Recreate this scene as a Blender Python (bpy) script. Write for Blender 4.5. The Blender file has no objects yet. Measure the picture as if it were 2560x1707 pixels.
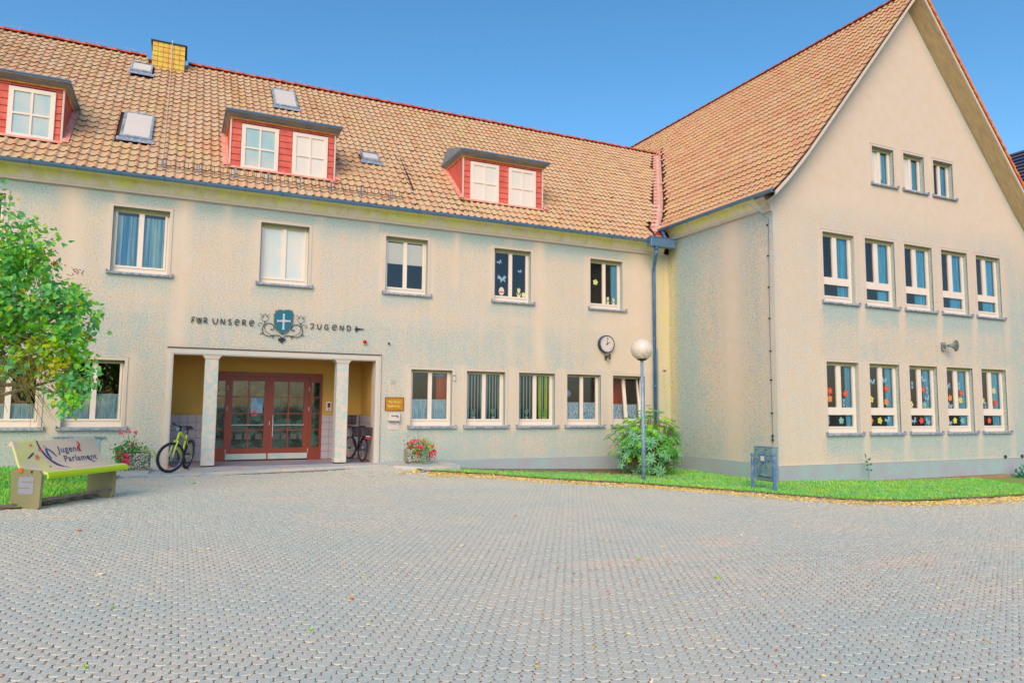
import bpy, math, random
import numpy as np
from mathutils import Matrix, Vector
random.seed(7); RNG = np.random.default_rng(11)
S = bpy.context.scene
COL = S.collection
# ------------------------------------------------------------------ camera, light
yaw, pitch, roll, FPX = 4.37672255e-01, 9.10243950e-02, 8.45015872e-03, 1786.508
def cam_axes():
    f = np.array([math.sin(yaw)*math.cos(pitch), math.cos(yaw)*math.cos(pitch), math.sin(pitch)])
    r = np.array([math.cos(yaw), -math.sin(yaw), 0.0]); u = np.cross(r, f)
    c, s = math.cos(roll), math.sin(roll)
    return c*r+s*u, -s*r+c*u, f
CR, CU, CF = cam_axes()
cd = bpy.data.cameras.new('camera'); cam = bpy.data.objects.new('camera', cd); COL.objects.link(cam)
cd.sensor_width = 36.0; cd.lens = FPX/2560*36.0; cd.clip_start = 0.1; cd.clip_end = 3000
M = Matrix.Identity(4)
for i in range(3):
    M[i][0], M[i][1], M[i][2] = CR[i], CU[i], -CF[i]
cam.matrix_world = M
S.camera = cam
SUN_EL, SUN_AZ = math.radians(34), math.radians(213)   # azimuth clockwise from +Y
world = bpy.data.worlds.new('World'); S.world = world; world.use_nodes = True
wn = world.node_tree.nodes; wl = world.node_tree.links; wn.clear()
wo = wn.new('ShaderNodeOutputWorld'); bg = wn.new('ShaderNodeBackground'); sky = wn.new('ShaderNodeTexSky')
sky.sky_type = 'NISHITA'; sky.sun_disc = False; sky.sun_elevation = SUN_EL; sky.sun_rotation = SUN_AZ
sky.altitude = 200; sky.air_density = 1.0; sky.dust_density = 1.0; sky.ozone_density = 2.2
bg.inputs['Strength'].default_value = 0.15
hs = wn.new('ShaderNodeHueSaturation'); hs.inputs['Hue'].default_value = 0.493; hs.inputs['Saturation'].default_value = 1.26; hs.inputs['Value'].default_value = 1.15
wl.new(sky.outputs[0], hs.inputs['Color']); wl.new(hs.outputs[0], bg.inputs[0]); wl.new(bg.outputs[0], wo.inputs[0])
sd = bpy.data.lights.new('sun', 'SUN'); sd.energy = 1.9; sd.angle = math.radians(40); sd.color = (1.0, 0.74, 0.52)
sun = bpy.data.objects.new('sun', sd); COL.objects.link(sun)
sdir = Vector((math.sin(SUN_AZ)*math.cos(SUN_EL), math.cos(SUN_AZ)*math.cos(SUN_EL), math.sin(SUN_EL)))
sun.rotation_euler = sdir.to_track_quat('Z', 'Y').to_euler()
S.view_settings.view_transform = 'Standard'; S.view_settings.look = 'None'
S.view_settings.exposure = 0.25; S.view_settings.gamma = 1.0
try: S.view_settings.use_curve_mapping = False
except Exception: pass
# ------------------------------------------------------------------ helpers
def lin(c):
    return tuple((x/255/12.92 if x/255 <= .04045 else ((x/255+.055)/1.055)**2.4) for x in c)
class MB:
    def __init__(s): s.v = []; s.f = []
    def add(s, v, f):
        o = len(s.v); s.v += [tuple(map(float, p)) for p in v]; s.f += [tuple(i+o for i in q) for q in f]; return s
    def box(s, x0, y0, z0, x1, y1, z1):
        if x0 > x1: x0, x1 = x1, x0
        if y0 > y1: y0, y1 = y1, y0
        if z0 > z1: z0, z1 = z1, z0
        return s.add([(x0,y0,z0),(x1,y0,z0),(x1,y1,z0),(x0,y1,z0),(x0,y0,z1),(x1,y0,z1),(x1,y1,z1),(x0,y1,z1)],
                     [(0,3,2,1),(4,5,6,7),(0,1,5,4),(1,2,6,5),(2,3,7,6),(3,0,4,7)])
    def bevel_box(s, x0, y0, z0, x1, y1, z1, b):
        # box with chamfered vertical and top edges
        def ring(z, i): return [(x0+b+i, y0+i, z), (x1-b-i, y0+i, z), (x1-i, y0+b+i, z), (x1-i, y1-b-i, z), (x1-b-i, y1-i, z), (x0+b+i, y1-i, z), (x0+i, y1-b-i, z), (x0+i, y0+b+i, z)]
        v = ring(z0, 0)+ring(z1-b, 0)+ring(z1, b*.7)
        f = [tuple(range(7, -1, -1)), tuple(range(16, 24))]
        for k in range(2):
            for i in range(8): f.append((k*8+i, k*8+(i+1) % 8, k*8+8+(i+1) % 8, k*8+8+i))
        return s.add(v, f)
    def tube(s, pts, r, n=6, closed=False, cap=True):
        P = [Vector(p) for p in pts]; m = len(P)
        rr = r if hasattr(r, '__len__') else [r]*m
        V = []; F = []; up = None
        for i in range(m):
            if closed: t = P[(i+1) % m]-P[i-1]
            else: t = P[min(i+1, m-1)]-P[max(i-1, 0)]
            t = t.normalized() if t.length > 1e-9 else Vector((0, 0, 1))
            if up is None:
                up = Vector((0, 0, 1)) if abs(t.z) < .9 else Vector((1, 0, 0))
            a = t.cross(up)
            a = a.normalized() if a.length > 1e-6 else t.orthogonal().normalized()
            b = a.cross(t).normalized(); up = b
            for k in range(n):
                w = 2*math.pi*k/n
                V.append(P[i]+(a*math.cos(w)+b*math.sin(w))*rr[i])
        for i in range(m if closed else m-1):
            j = (i+1) % m
            for k in range(n): F.append((i*n+k, i*n+(k+1) % n, j*n+(k+1) % n, j*n+k))
        if cap and not closed: F.append(tuple(range(n-1, -1, -1))); F.append(tuple((m-1)*n+k for k in range(n)))
        return s.add(V, F)
    def lathe(s, prof, n=24, c=(0, 0, 0), ax='z'):
        V = []; F = []
        for r, h in prof:
            for k in range(n):
                w = 2*math.pi*k/n; a, b = r*math.cos(w), r*math.sin(w)
                p = {'z': (a, b, h), 'y': (a, h, b), 'x': (h, a, b)}[ax]
                V.append((p[0]+c[0], p[1]+c[1], p[2]+c[2]))
        m = len(prof)
        for i in range(m-1):
            for k in range(n):
                q = (i*n+k, i*n+(k+1) % n, (i+1)*n+(k+1) % n, (i+1)*n+k)
                F.append(q if ax != 'y' else q[::-1])
        F.append(tuple(range(n-1, -1, -1))); F.append(tuple((m-1)*n+k for k in range(n)))
        return s.add(V, F)
    def prism(s, out, y0, y1, plane='xz'):
        n = len(out)
        def P(a, b, y): return {'xz': (a, y, b), 'xy': (a, b, y), 'yz': (y, a, b)}[plane]
        V = [P(a, b, y0) for a, b in out]+[P(a, b, y1) for a, b in out]
        F = [tuple(range(n)), tuple(range(2*n-1, n-1, -1))]+[(i, i+n, (i+1) % n+n, (i+1) % n) for i in range(n)]
        return s.add(V, F)
    def build(s, name, mat, parent=None, loc=(0, 0, 0), smooth=False, local=True):
        me = bpy.data.meshes.new(name); me.from_pydata(s.v, [], s.f); me.validate(); me.update()
        return mkobj(name, me, mat, parent, loc, smooth, local)
WL = {}
def wmat(o): return WL.get(o.name, Matrix.Identity(4)) if o else Matrix.Identity(4)
def mkobj(name, me, mat, parent=None, loc=(0, 0, 0), smooth=False, local=True, rot=None):
    if mat is not None and len(me.materials) == 0: me.materials.append(mat)
    if smooth: me.polygons.foreach_set('use_smooth', [True]*len(me.polygons))
    o = bpy.data.objects.new(name, me); COL.objects.link(o); o.location = loc
    if rot is not None: o.rotation_euler = rot
    L = Matrix.LocRotScale(Vector(loc), (o.rotation_euler if rot is not None else None), None)
    if parent is not None:
        o.parent = parent
        if not local:
            o.matrix_parent_inverse = wmat(parent).inverted(); WL[o.name] = L
        else: WL[o.name] = wmat(parent) @ L
    else: WL[o.name] = L
    return o
def thing(name, label, cat, loc=(0, 0, 0), rot=(0, 0, 0), group=None):
    o = bpy.data.objects.new(name, None); COL.objects.link(o); o.empty_display_size = .1
    o.location = loc; o.rotation_euler = rot
    WL[o.name] = Matrix.LocRotScale(Vector(loc), o.rotation_euler, None)
    return tag(o, label, cat, group)
def tag(o, label=None, cat=None, group=None, kind=None):
    if label: o['label'] = label
    if cat: o['category'] = cat
    if group: o['group'] = group
    if kind: o['kind'] = kind
    return o
# ------------------------------------------------------------------ materials
def N(nt, t, **kw):
    n = nt.nodes.new(t)
    for k, v in kw.items():
        if k in n.inputs: n.inputs[k].default_value = v
        else: setattr(n, k, v)
    return n
def mat_base(name):
    m = bpy.data.materials.new(name); m.use_nodes = True; nt = m.node_tree; nt.nodes.clear()
    out = N(nt, 'ShaderNodeOutputMaterial'); b = N(nt, 'ShaderNodeBsdfPrincipled')
    nt.links.new(b.outputs[0], out.inputs[0]); return m, nt, b
def mixc(nt, fac, a, b, blend='MIX'):
    n = nt.nodes.new('ShaderNodeMix'); n.data_type = 'RGBA'; n.blend_type = blend
    for sock, v in ((n.inputs[0], fac), (n.inputs[6], a), (n.inputs[7], b)):
        if hasattr(v, 'is_linked') or isinstance(v, bpy.types.NodeSocket): nt.links.new(v, sock)
        else: sock.default_value = v if not isinstance(v, tuple) else (*v[:3], 1)
    return n.outputs[2]
def math_(nt, op, a, b=None, c=None, clamp=False):
    n = nt.nodes.new('ShaderNodeMath'); n.operation = op; n.use_clamp = clamp
    for i, v in enumerate((a, b, c)):
        if v is None: continue
        if isinstance(v, bpy.types.NodeSocket): nt.links.new(v, n.inputs[i])
        else: n.inputs[i].default_value = v
    return n.outputs[0]
def noise(nt, scale, detail=3, rough=.6, vec=None, sc3=None, dist=0):
    n = nt.nodes.new('ShaderNodeTexNoise'); n.inputs['Scale'].default_value = scale; n.inputs['Detail'].default_value = detail
    n.inputs['Roughness'].default_value = rough; n.inputs['Distortion'].default_value = dist
    if vec is None: vec = nt.nodes.new('ShaderNodeNewGeometry').outputs['Position']
    if sc3:
        mp = nt.nodes.new('ShaderNodeMapping'); mp.inputs['Scale'].default_value = sc3
        nt.links.new(vec, mp.inputs[0]); vec = mp.outputs[0]
    nt.links.new(vec, n.inputs['Vector']); return n.outputs['Fac']
def rng(nt, v, a, b, c=0., d=1.):
    n = nt.nodes.new('ShaderNodeMapRange'); n.inputs[1].default_value = a; n.inputs[2].default_value = b
    n.inputs[3].default_value = c; n.inputs[4].default_value = d; nt.links.new(v, n.inputs[0]); return n.outputs[0]
def attr(nt, name):
    n = nt.nodes.new('ShaderNodeAttribute'); n.attribute_name = name; return n
def bump(nt, b, h, dist=.01, st=.5):
    n = nt.nodes.new('ShaderNodeBump'); n.inputs['Strength'].default_value = st; n.inputs['Distance'].default_value = dist
    nt.links.new(h, n.inputs['Height']); nt.links.new(n.outputs[0], b.inputs['Normal'])
MC = {}
def simple(name, c, c2=None, scale=8, rough=.6, metal=0., lo=.35, hi=.65, bmp=0., detail=4, spec=.4, sc3=None):
    """two tone procedural material, colours given as sRGB 0-255"""
    if name in MC: return MC[name]
    m, nt, b = mat_base(name)
    c2 = c2 or tuple(min(255, x*.86) for x in c)
    f = noise(nt, scale, detail, sc3=sc3); col = mixc(nt, rng(nt, f, lo, hi), lin(c), lin(c2))
    nt.links.new(col, b.inputs['Base Color'])
    b.inputs['Roughness'].default_value = rough; b.inputs['Metallic'].default_value = metal
    b.inputs['Specular IOR Level'].default_value = spec
    if bmp: bump(nt, b, f, bmp, .6)
    MC[name] = m; return m
TAN = (222, 203, 180); TAN2 = (212, 197, 178)
def stucco():
    m, nt, b = mat_base('pebble_dash_render')
    d = attr(nt, 'dirt').outputs['Fac']; cl = attr(nt, 'clean').outputs['Fac']; mo = attr(nt, 'moss').outputs['Fac']
    n1 = noise(nt, .9, 5, .6); n2 = noise(nt, 24, 5, .9); n3 = noise(nt, 34, 3, .85)
    n4 = noise(nt, 3.2, 4, .65); ns = noise(nt, 1.0, 4, .6, sc3=(6, 6, .35))
    inv = math_(nt, 'SUBTRACT', 1.0, cl)
    # bluish weathering
    a = math_(nt, 'MULTIPLY_ADD', n1, .9, -.42); a = math_(nt, 'MULTIPLY_ADD', n4, .9, a); a = math_(nt, 'SUBTRACT', a, .33)
    a = math_(nt, 'MULTIPLY_ADD', ns, .7, a); a = math_(nt, 'SUBTRACT', a, .32)
    a = math_(nt, 'MULTIPLY_ADD', d, 1.35, a); a = math_(nt, 'MULTIPLY', a, 1.5); a = math_(nt, 'MULTIPLY_ADD', n2, 5.5, a); a = math_(nt, 'SUBTRACT', a, 2.80, clamp=True)
    a = math_(nt, 'MULTIPLY', a, inv, clamp=True)
    base = mixc(nt, rng(nt, n4, .35, .7), lin((222, 202, 176)), lin((226, 208, 188)))
    col = mixc(nt, a, base, lin((180, 196, 188)))
    pk = math_(nt, 'MULTIPLY', rng(nt, n3, .56, .66), inv, clamp=True)
    col = mixc(nt, math_(nt, 'MULTIPLY', pk, .35), col, lin((235, 190, 170)))
    g = math_(nt, 'MULTIPLY', mo, rng(nt, n4, .25, .65), clamp=True)
    col = mixc(nt, g, col, lin((214, 208, 130)))
    g2 = math_(nt, 'MULTIPLY', math_(nt, 'MULTIPLY', mo, rng(nt, ns, .5, .68)), .4, clamp=True)
    col = mixc(nt, g2, col, lin((190, 164, 96)))
    sp = rng(nt, n3, .545, .61); sp = math_(nt, 'MULTIPLY', sp, inv, clamp=True)
    sp = math_(nt, 'MULTIPLY', sp, math_(nt, 'MULTIPLY_ADD', d, .3, .75), clamp=True)
    col = mixc(nt, sp, col, lin((128, 132, 118)))
    nt.links.new(col, b.inputs['Base Color']); b.inputs['Roughness'].default_value = .95; b.inputs['Specular IOR Level'].default_value = .1
    bump(nt, b, math_(nt, 'MULTIPLY', n2, inv), .012, .55)
    return m
M_STUCCO = stucco()
def moss_mat():
    m, nt, b = mat_base('mossy_plaster')
    ns = noise(nt, 1.0, 5, .65, sc3=(5, 5, .8)); n4 = noise(nt, 2.3, 5, .65); n5 = noise(nt, 1.0, 4, .6, sc3=(14, 14, 1.2))
    z = nt.nodes.new('ShaderNodeAttribute'); z.attribute_name = 'low'
    a = math_(nt, 'SUBTRACT', n4, math_(nt, 'MULTIPLY', z.outputs['Fac'], .22))
    col = mixc(nt, rng(nt, a, .28, .52), lin((255, 244, 222)), lin((252, 250, 150)))
    col = mixc(nt, math_(nt, 'MULTIPLY', rng(nt, ns, .48, .66), .45), col, lin((232, 212, 130)))
    col = mixc(nt, math_(nt, 'MULTIPLY', rng(nt, n5, .60, .70), .5), col, lin((200, 220, 206)))
    nt.links.new(col, b.inputs['Base Color']); b.inputs['Roughness'].default_value = .9; b.inputs['Specular IOR Level'].default_value = .15
    return m
M_MOSS = moss_mat()
M_TRIM = simple('cream_trim_paint', (222, 203, 182), (212, 200, 186), 3, .8)
M_FRAME = simple('white_window_frame', (244, 226, 206), (236, 222, 206), 2, .5)
M_SILL = simple('grey_stone_sill', (116, 136, 166), (196, 196, 188), 14, .7, lo=.4, hi=.7)
M_SHUT = simple('olive_shutter_slats', (176, 168, 118), (150, 150, 104), 2, .7, sc3=(1, 1, 60))
M_PLINTH = simple('concrete_plinth', (158, 186, 182), (168, 166, 174), 2.2, .85, bmp=.004, lo=.3, hi=.7)
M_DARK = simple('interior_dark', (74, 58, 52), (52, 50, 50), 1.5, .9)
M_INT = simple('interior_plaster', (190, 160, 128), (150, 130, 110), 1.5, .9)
M_ZINC = simple('zinc_gutter', (92, 138, 176), (122, 146, 170), 5, .35, metal=.35, sc3=(.6, .6, 3))
M_ZINCD = simple('zinc_pipe', (96, 140, 178), (70, 110, 158), 5, .35, metal=.4, sc3=(4, 4, .6))
M_IRON = simple('dark_wrought_iron', (34, 62, 66), (52, 50, 62), 20, .5, metal=.4)
M_BLACK = simple('black_rubber', (38, 44, 60), (24, 26, 38), 20, .7)
M_WHITE = simple('white_enamel', (222, 206, 192), (212, 204, 198), 3, .4)
M_GREYP = simple('grey_steel_post', (120, 156, 184), (168, 184, 190), 18, .5, metal=.2, lo=.45, hi=.6, sc3=(2, 2, .6))
def glass_mat():
    m = bpy.data.materials.new('window_glass'); m.use_nodes = True; nt = m.node_tree; nt.nodes.clear()
    out = N(nt, 'ShaderNodeOutputMaterial'); t = N(nt, 'ShaderNodeBsdfTransparent'); g = N(nt, 'ShaderNodeBsdfGlossy')
    t.inputs[0].default_value = (.88, .92, .92, 1); g.inputs['Roughness'].default_value = .03; g.inputs[0].default_value = (.95, .97, 1, 1)
    fr = N(nt, 'ShaderNodeFresnel'); fr.inputs[0].default_value = 1.5
    k = math_(nt, 'MULTIPLY_ADD', fr.outputs[0], 1.0, .03, clamp=True)
    mx = N(nt, 'ShaderNodeMixShader'); nt.links.new(k, mx.inputs[0]); nt.links.new(t.outputs[0], mx.inputs[1]); nt.links.new(g.outputs[0], mx.inputs[2])
    nt.links.new(mx.outputs[0], out.inputs[0]); return m
M_GLASS = glass_mat()
def tile_mat(name, ax, pitch, off, rowax, rowp, rowoff, cols):
    m, nt, b = mat_base(name)
    pos = nt.nodes.new('ShaderNodeNewGeometry').outputs['Position']
    sx = nt.nodes.new('ShaderNodeSeparateXYZ'); nt.links.new(pos, sx.inputs[0])
    a = math_(nt, 'FLOOR', math_(nt, 'DIVIDE', math_(nt, 'SUBTRACT', sx.outputs[ax], off), pitch))
    c = math_(nt, 'FLOOR', math_(nt, 'DIVIDE', math_(nt, 'SUBTRACT', sx.outputs[rowax], rowoff), rowp))
    cx = nt.nodes.new('ShaderNodeCombineXYZ'); nt.links.new(a, cx.inputs[0]); nt.links.new(c, cx.inputs[1])
    w = nt.nodes.new('ShaderNodeTexWhiteNoise'); nt.links.new(cx.outputs[0], w.inputs['Vector'])
    fr = math_(nt, 'FRACT', math_(nt, 'DIVIDE', math_(nt, 'SUBTRACT', sx.outputs[ax], off), pitch))
    wv = w.outputs['Value']; n1 = noise(nt, 26, 3, .7); n2 = noise(nt, 1.1, 4, .6); n3 = noise(nt, 7, 4, .7)
    col = mixc(nt, rng(nt, wv, .2, 1.0), lin(cols[0]), lin(cols[1]))
    # reddish scuffs on the hump, yellow lichen patches, dark moss specks
    hump = math_(nt, 'MULTIPLY', rng(nt, fr, .45, .62), rng(nt, n1, .46, .58), clamp=True)
    col = mixc(nt, math_(nt, 'MULTIPLY', hump, .42), col, lin(cols[2]))
    li = math_(nt, 'MULTIPLY', rng(nt, n2, .48, .62), rng(nt, n3, .42, .6), clamp=True)
    col = mixc(nt, math_(nt, 'MULTIPLY', li, .45), col, lin((222, 200, 118)))
    stk = noise(nt, 1.0, 4, .65, sc3=(3.2, .5, .5)); col = mixc(nt, math_(nt, 'MULTIPLY', rng(nt, stk, .50, .66), .38), col, lin((190, 140, 84)))
    mo = rng(nt, n3, .64, .70); col = mixc(nt, math_(nt, 'MULTIPLY', mo, .75), col, lin((112, 94, 34)))
    gy = math_(nt, 'MULTIPLY', rng(nt, n1, .64, .7), rng(nt, wv, .6, .9)); col = mixc(nt, math_(nt, 'MULTIPLY', gy, .5), col, lin((150, 140, 150)))
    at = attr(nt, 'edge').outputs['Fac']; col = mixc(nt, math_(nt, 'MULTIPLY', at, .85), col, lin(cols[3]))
    nt.links.new(col, b.inputs['Base Color']); b.inputs['Roughness'].default_value = .8; b.inputs['Specular IOR Level'].default_value = .2
    bump(nt, b, n1, .004, .4); return m
# ------------------------------------------------------------------ dimensions (metres, camera at origin)
D = 17.0; XW = 13.07; YG = 12.88; FLOOR = -1.345
def court(x, y): return -1.6-.0276*x+.0132*y+.13*np.exp(-((x-4.9)/1.5)**2-((y-16.3)/1.3)**2)
# ------------------------------------------------------------------ setting: ground
g = MB(); g.add([(-900, -900, -2.9), (900, -900, -2.9), (900, 900, -2.9), (-900, 900, -2.9)], [(0, 1, 2, 3)])
tag(g.build('ground', simple('ground_earth', (150, 146, 128), (120, 130, 96), .3, .9)), 'wide level ground beyond the school yard', kind='structure')
KERB = [(4.98, 15.62), (5.10, 15.36), (6.6, 15.15), (7.8, 14.1), (9.32, 13.11), (10.3, 12.1), (11.09, 11.25), (11.7, 10.5), (12.41, 9.97), (13.4, 9.80), (15.52, 9.88), (17.86, 10.16), (21, 10.5), (30, 11)]
LEDGE = [(-9, 9.3), (-2.35, 11.2), (-1.62, 11.72), (-1.05, 12.55), (-.98, 13.6), (-1.0, 15.2)]
SLABF = [(-1.6, 15.2), (-.6, 15.36), (1.75, 15.95), (3.6, 16.35), (5.2, 16.4)]
# courtyard bed (joint soil), pavers on top
MJOINT = simple('joint_soil', (112, 100, 84), (140, 88, 64), 30, .95, lo=.45, hi=.62)
def sheet(name, x0, x1, y0, y1, st, zf, mat, **kw):
    xs = np.arange(x0, x1+st*.5, st); ys = np.arange(y0, y1+st*.5, st); V = []; F = []
    for y in ys:
        for x in xs: V.append((x, y, zf(x, y)))
    n = len(xs)
    for j in range(len(ys)-1):
        for i in range(n-1): F.append((j*n+i, j*n+i+1, (j+1)*n+i+1, (j+1)*n+i))
    m = MB(); m.add(V, F); o = m.build(name, mat); tag(o, kw.get('label'), kind='structure'); return o
yard = sheet('courtyard', -20, 32, -14, 19, .4, lambda x, y: court(x, y)-.0055, MJOINT, label='paved school courtyard sloping down to the right')
def paver_mat():
    m, nt, b = mat_base('concrete_paver')
    n1 = noise(nt, 55, 3, .85); n2 = noise(nt, 95, 3, .85); n3 = noise(nt, .45, 5, .6); n4 = noise(nt, 3, 3, .6)
    pos = nt.nodes.new('ShaderNodeNewGeometry').outputs['Position']
    a = math_(nt, 'ADD', math_(nt, 'MULTIPLY_ADD', n3, 1.2, -.6), math_(nt, 'MULTIPLY_ADD', n4, .5, -.25))
    f = math_(nt, 'ADD', rng(nt, n1, .38, .62), a, clamp=True)
    col = mixc(nt, f, lin((192, 208, 196)), lin((238, 220, 192)))
    col = mixc(nt, math_(nt, 'MULTIPLY', rng(nt, n2, .55, .64), .75), col, lin((132, 136, 150)))
    v = noise(nt, .9, 3, .5, sc3=(.5, 1.4, 1)); col = mixc(nt, math_(nt, 'MULTIPLY', rng(nt, v, .60, .72), .7), col, lin((236, 212, 186)))
    nt.links.new(col, b.inputs['Base Color']); b.inputs['Roughness'].default_value = .85; b.inputs['Specular IOR Level'].default_value = .25
    bump(nt, b, n1, .003, .5); return m
M_PAV = paver_mat()
def interp(poly, x):
    P = np.array(poly); return np.interp(x, P[:, 0], P[:, 1])
PD = .089
def paver_centres():
    out = []
    row = PD*math.sqrt(3)/2
    ny = int(18.2/row)
    for j in range(ny):
        y = .4+j*row
        x0 = -.75*y-2.2; x1 = 1.9*y+3.2
        xs = np.arange(math.floor(x0/PD)*PD, min(x1, 30), PD)+(PD/2 if j % 2 else 0)
        for x in xs: out.append((x, y))
    P = np.array(out)
    z = court(P[:, 0], P[:, 1])
    Q = np.c_[P, z]; d = Q@CF; px = 1280+FPX*(Q@CR)/d; py = 853.5-FPX*(Q@CU)/d
    k = (d > 1.0) & (px > -330) & (px < 2950) & (py < 2250)
    k &= (P[:, 1] < interp(KERB, P[:, 0])-.06) | (P[:, 0] < 5.0)
    k &= ~((P[:, 0] < 5.0) & (P[:, 1] > np.minimum(interp(SLABF, P[:, 0])-.05, np.where(P[:, 0] > 4.55, 15.95-(P[:, 0]-4.55)*.8, 16.4))))
    le = np.interp(P[:, 0], [p[0] for p in LEDGE], [p[1] for p in LEDGE])
    k &= ~((P[:, 0] < -1.0) & (P[:, 1] > le-.03))
    inview = (px > 0) & (px < 2560) & (py > 0) & (py < 1707)
    return P[k], d[k], inview[k]
PC, PDIST, PIN = paver_centres()
def ring(n, r, z, ph=0): return [(r*math.cos(2*math.pi*(i+ph)/n), r*math.sin(2*math.pi*(i+ph)/n), z) for i in range(n)]
def paver_mesh(n, R):
    v = ring(n, R, -.02)+ring(n, R*.995, -.003)+ring(n, R*.965, 0); f = []
    for k in range(2):
        for i in range(n): f.append((k*n+i, k*n+(i+1) % n, (k+1)*n+(i+1) % n, (k+1)*n+i))
    f.append(tuple(range(2*n, 3*n))); return v, f
tilt = np.array([0, 0])
order = np.argsort(np.where(PIN, PDIST, 1e9)); near = set(order[:300].tolist())
pv, pf = paver_mesh(12, PD*.489)
pme = bpy.data.meshes.new('paver'); pme.from_pydata(pv, [], pf); pme.materials.append(M_PAV)
ax_ = math.atan(.0132); ay_ = math.atan(.0276)
for i in order[:300]:
    x, y = PC[i]
    mkobj('paver', pme, M_PAV, yard, (x, y, court(x, y)+random.uniform(-.002, .003)), rot=(ax_+random.uniform(-.015, .015), ay_+random.uniform(-.015, .015), random.random()*6))
def merged(name, templ, pts, mat, parent=None, kind='stuff', label=None, cat=None, attrs=None):
    """pts: array Nx(x,y,z,rotz,scale); templ (v,f) replicated with numpy"""
    tv, tf = np.array(templ[0], float), templ[1]; pts = np.asarray(pts, float); n = len(pts); nv = len(tv)
    c, s_ = np.cos(pts[:, 3]), np.sin(pts[:, 3]); sc = pts[:, 4]
    X = (tv[None, :, 0]*c[:, None]-tv[None, :, 1]*s_[:, None])*sc[:, None]+pts[:, 0:1]
    Y = (tv[None, :, 0]*s_[:, None]+tv[None, :, 1]*c[:, None])*sc[:, None]+pts[:, 1:2]
    Z = tv[None, :, 2]*sc[:, None]+pts[:, 2:3]
    if pts.shape[1] > 5: Z = Z+(X-pts[:, 0:1])*pts[:, 5:6]+(Y-pts[:, 1:2])*pts[:, 6:7]
    V = np.stack([X, Y, Z], -1).reshape(-1, 3)
    return fastmesh(name, V, tf, n, nv, mat, parent, kind, label, cat, attrs)
def fastmesh(name, V, tf, n, nv, mat, parent=None, kind=None, label=None, cat=None, attrs=None, smooth=False):
    sizes = np.array([len(q) for q in tf]); flat = np.concatenate([np.array(q) for q in tf])
    loops = (flat[None, :]+np.arange(n)[:, None]*nv).ravel()
    tot = np.tile(sizes, n); start = np.concatenate([[0], np.cumsum(tot)[:-1]])
    me = bpy.data.meshes.new(name); me.vertices.add(len(V)); me.vertices.foreach_set('co', V.astype(np.float32).ravel())
    me.loops.add(len(loops)); me.loops.foreach_set('vertex_index', loops.astype(np.int32))
    me.polygons.add(len(tot)); me.polygons.foreach_set('loop_start', start.astype(np.int32)); me.polygons.foreach_set('loop_total', tot.astype(np.int32))
    me.update(calc_edges=True)
    if not smooth: me.polygons.foreach_set('use_smooth', [False]*len(tot))
    for k, a in (attrs or {}).items():
        at = me.attributes.new(k, 'FLOAT', 'POINT'); at.data.foreach_set('value', np.asarray(a, np.float32).ravel())
    o = mkobj(name, me, mat, parent, smooth=smooth)
    tag(o, label, cat, None, kind); return o
rest = np.array([i for i in range(len(PC)) if i not in near])
md = PDIST[rest] < 6.5
for sel, n in ((rest[md], 12), (rest[~md], 8)):
    q = PC[sel]; zz = court(q[:, 0], q[:, 1])+RNG.uniform(-.003, .003, len(q))
    pts = np.c_[q, zz, RNG.uniform(0, 6, len(q)), np.ones(len(q)), -.0276+RNG.normal(0, .012, len(q)), .0132+RNG.normal(0, .012, len(q))]
    merged('paver_field', paver_mesh(n, PD*.489), pts, M_PAV, yard)
# ------------------------------------------------------------------ grass strips
M_SOIL = simple('grass_soil', (120, 170, 60), (150, 150, 84), 9, .95)
def grass_mat(name, cols):
    m, nt, b = mat_base(name)
    w = noise(nt, 18, 3, .7); n2 = noise(nt, 1.2, 4, .6)
    col = mixc(nt, rng(nt, w, .36, .62), lin(cols[0]), lin(cols[1])); col = mixc(nt, rng(nt, n2, .5, .64), col, lin(cols[2]))
    nt.links.new(col, b.inputs['Base Color']); b.inputs['Roughness'].default_value = .7
    return m
M_GRASS = grass_mat('grass_blades', ((146, 226, 44), (120, 206, 116), (186, 226, 80)))
M_CLOV = grass_mat('clover_leaves', ((160, 206, 170), (220, 222, 190), (110, 190, 120)))
def zone_right(x, y):
    yb = np.where(x < XW, D, YG)
    return (x > 5.15) & (x < 26) & (y > interp(KERB, x)+.05) & (y < yb-.02) & ~((x < 6.12) & (y > 15.62)) & ~((x > 15.9) & (y > 12.62))
def zone_left(x, y):
    le = np.interp(x, [p[0] for p in LEDGE], [p[1] for p in LEDGE])
    return (x < -1.02) & (x > -6) & (y > le) & (y < 16.9) & ~((x > -1.75) & (y > 15.2))
def gz_right(x, y):
    yb = np.where(x < XW, D, YG); k = interp(KERB, x); t = np.clip((y-k)/np.maximum(yb-k, .1), 0, 1)
    zw = np.where(x < XW, np.interp(x, [5, 7, 11, 13], [-1.45, -1.62, -1.76, -1.72]), np.interp(x, [13, 16, 22.5, 26], [-1.72, -1.79, -1.87, -1.9]))
    return (court(x, k)+.05)*(1-t)+zw*t
def gz_left(x, y): return court(x, y)+.03
def ground_patch(name, zone, gz, x0, x1, y0, y1, label):
    st = .15; xs = np.arange(x0, x1, st); ys = np.arange(y0, y1, st); idx = {}; V = []; F = []
    def vid(i, j):
        if (i, j) not in idx:
            idx[(i, j)] = len(V); x, y = xs[0]+i*st, ys[0]+j*st
            V.append((x, y, float(gz(np.array(x), np.array(y)))))
        return idx[(i, j)]
    for i in range(len(xs)):
        for j in range(len(ys)):
            if bool(zone(np.array(xs[i]+st/2), np.array(ys[j]+st/2))):
                F.append((vid(i, j), vid(i+1, j), vid(i+1, j+1), vid(i, j+1)))
    m = MB(); m.add(V, F); return tag(m.build(name, M_SOIL, smooth=True), label, kind='structure')
yb_all = 17.0
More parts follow.
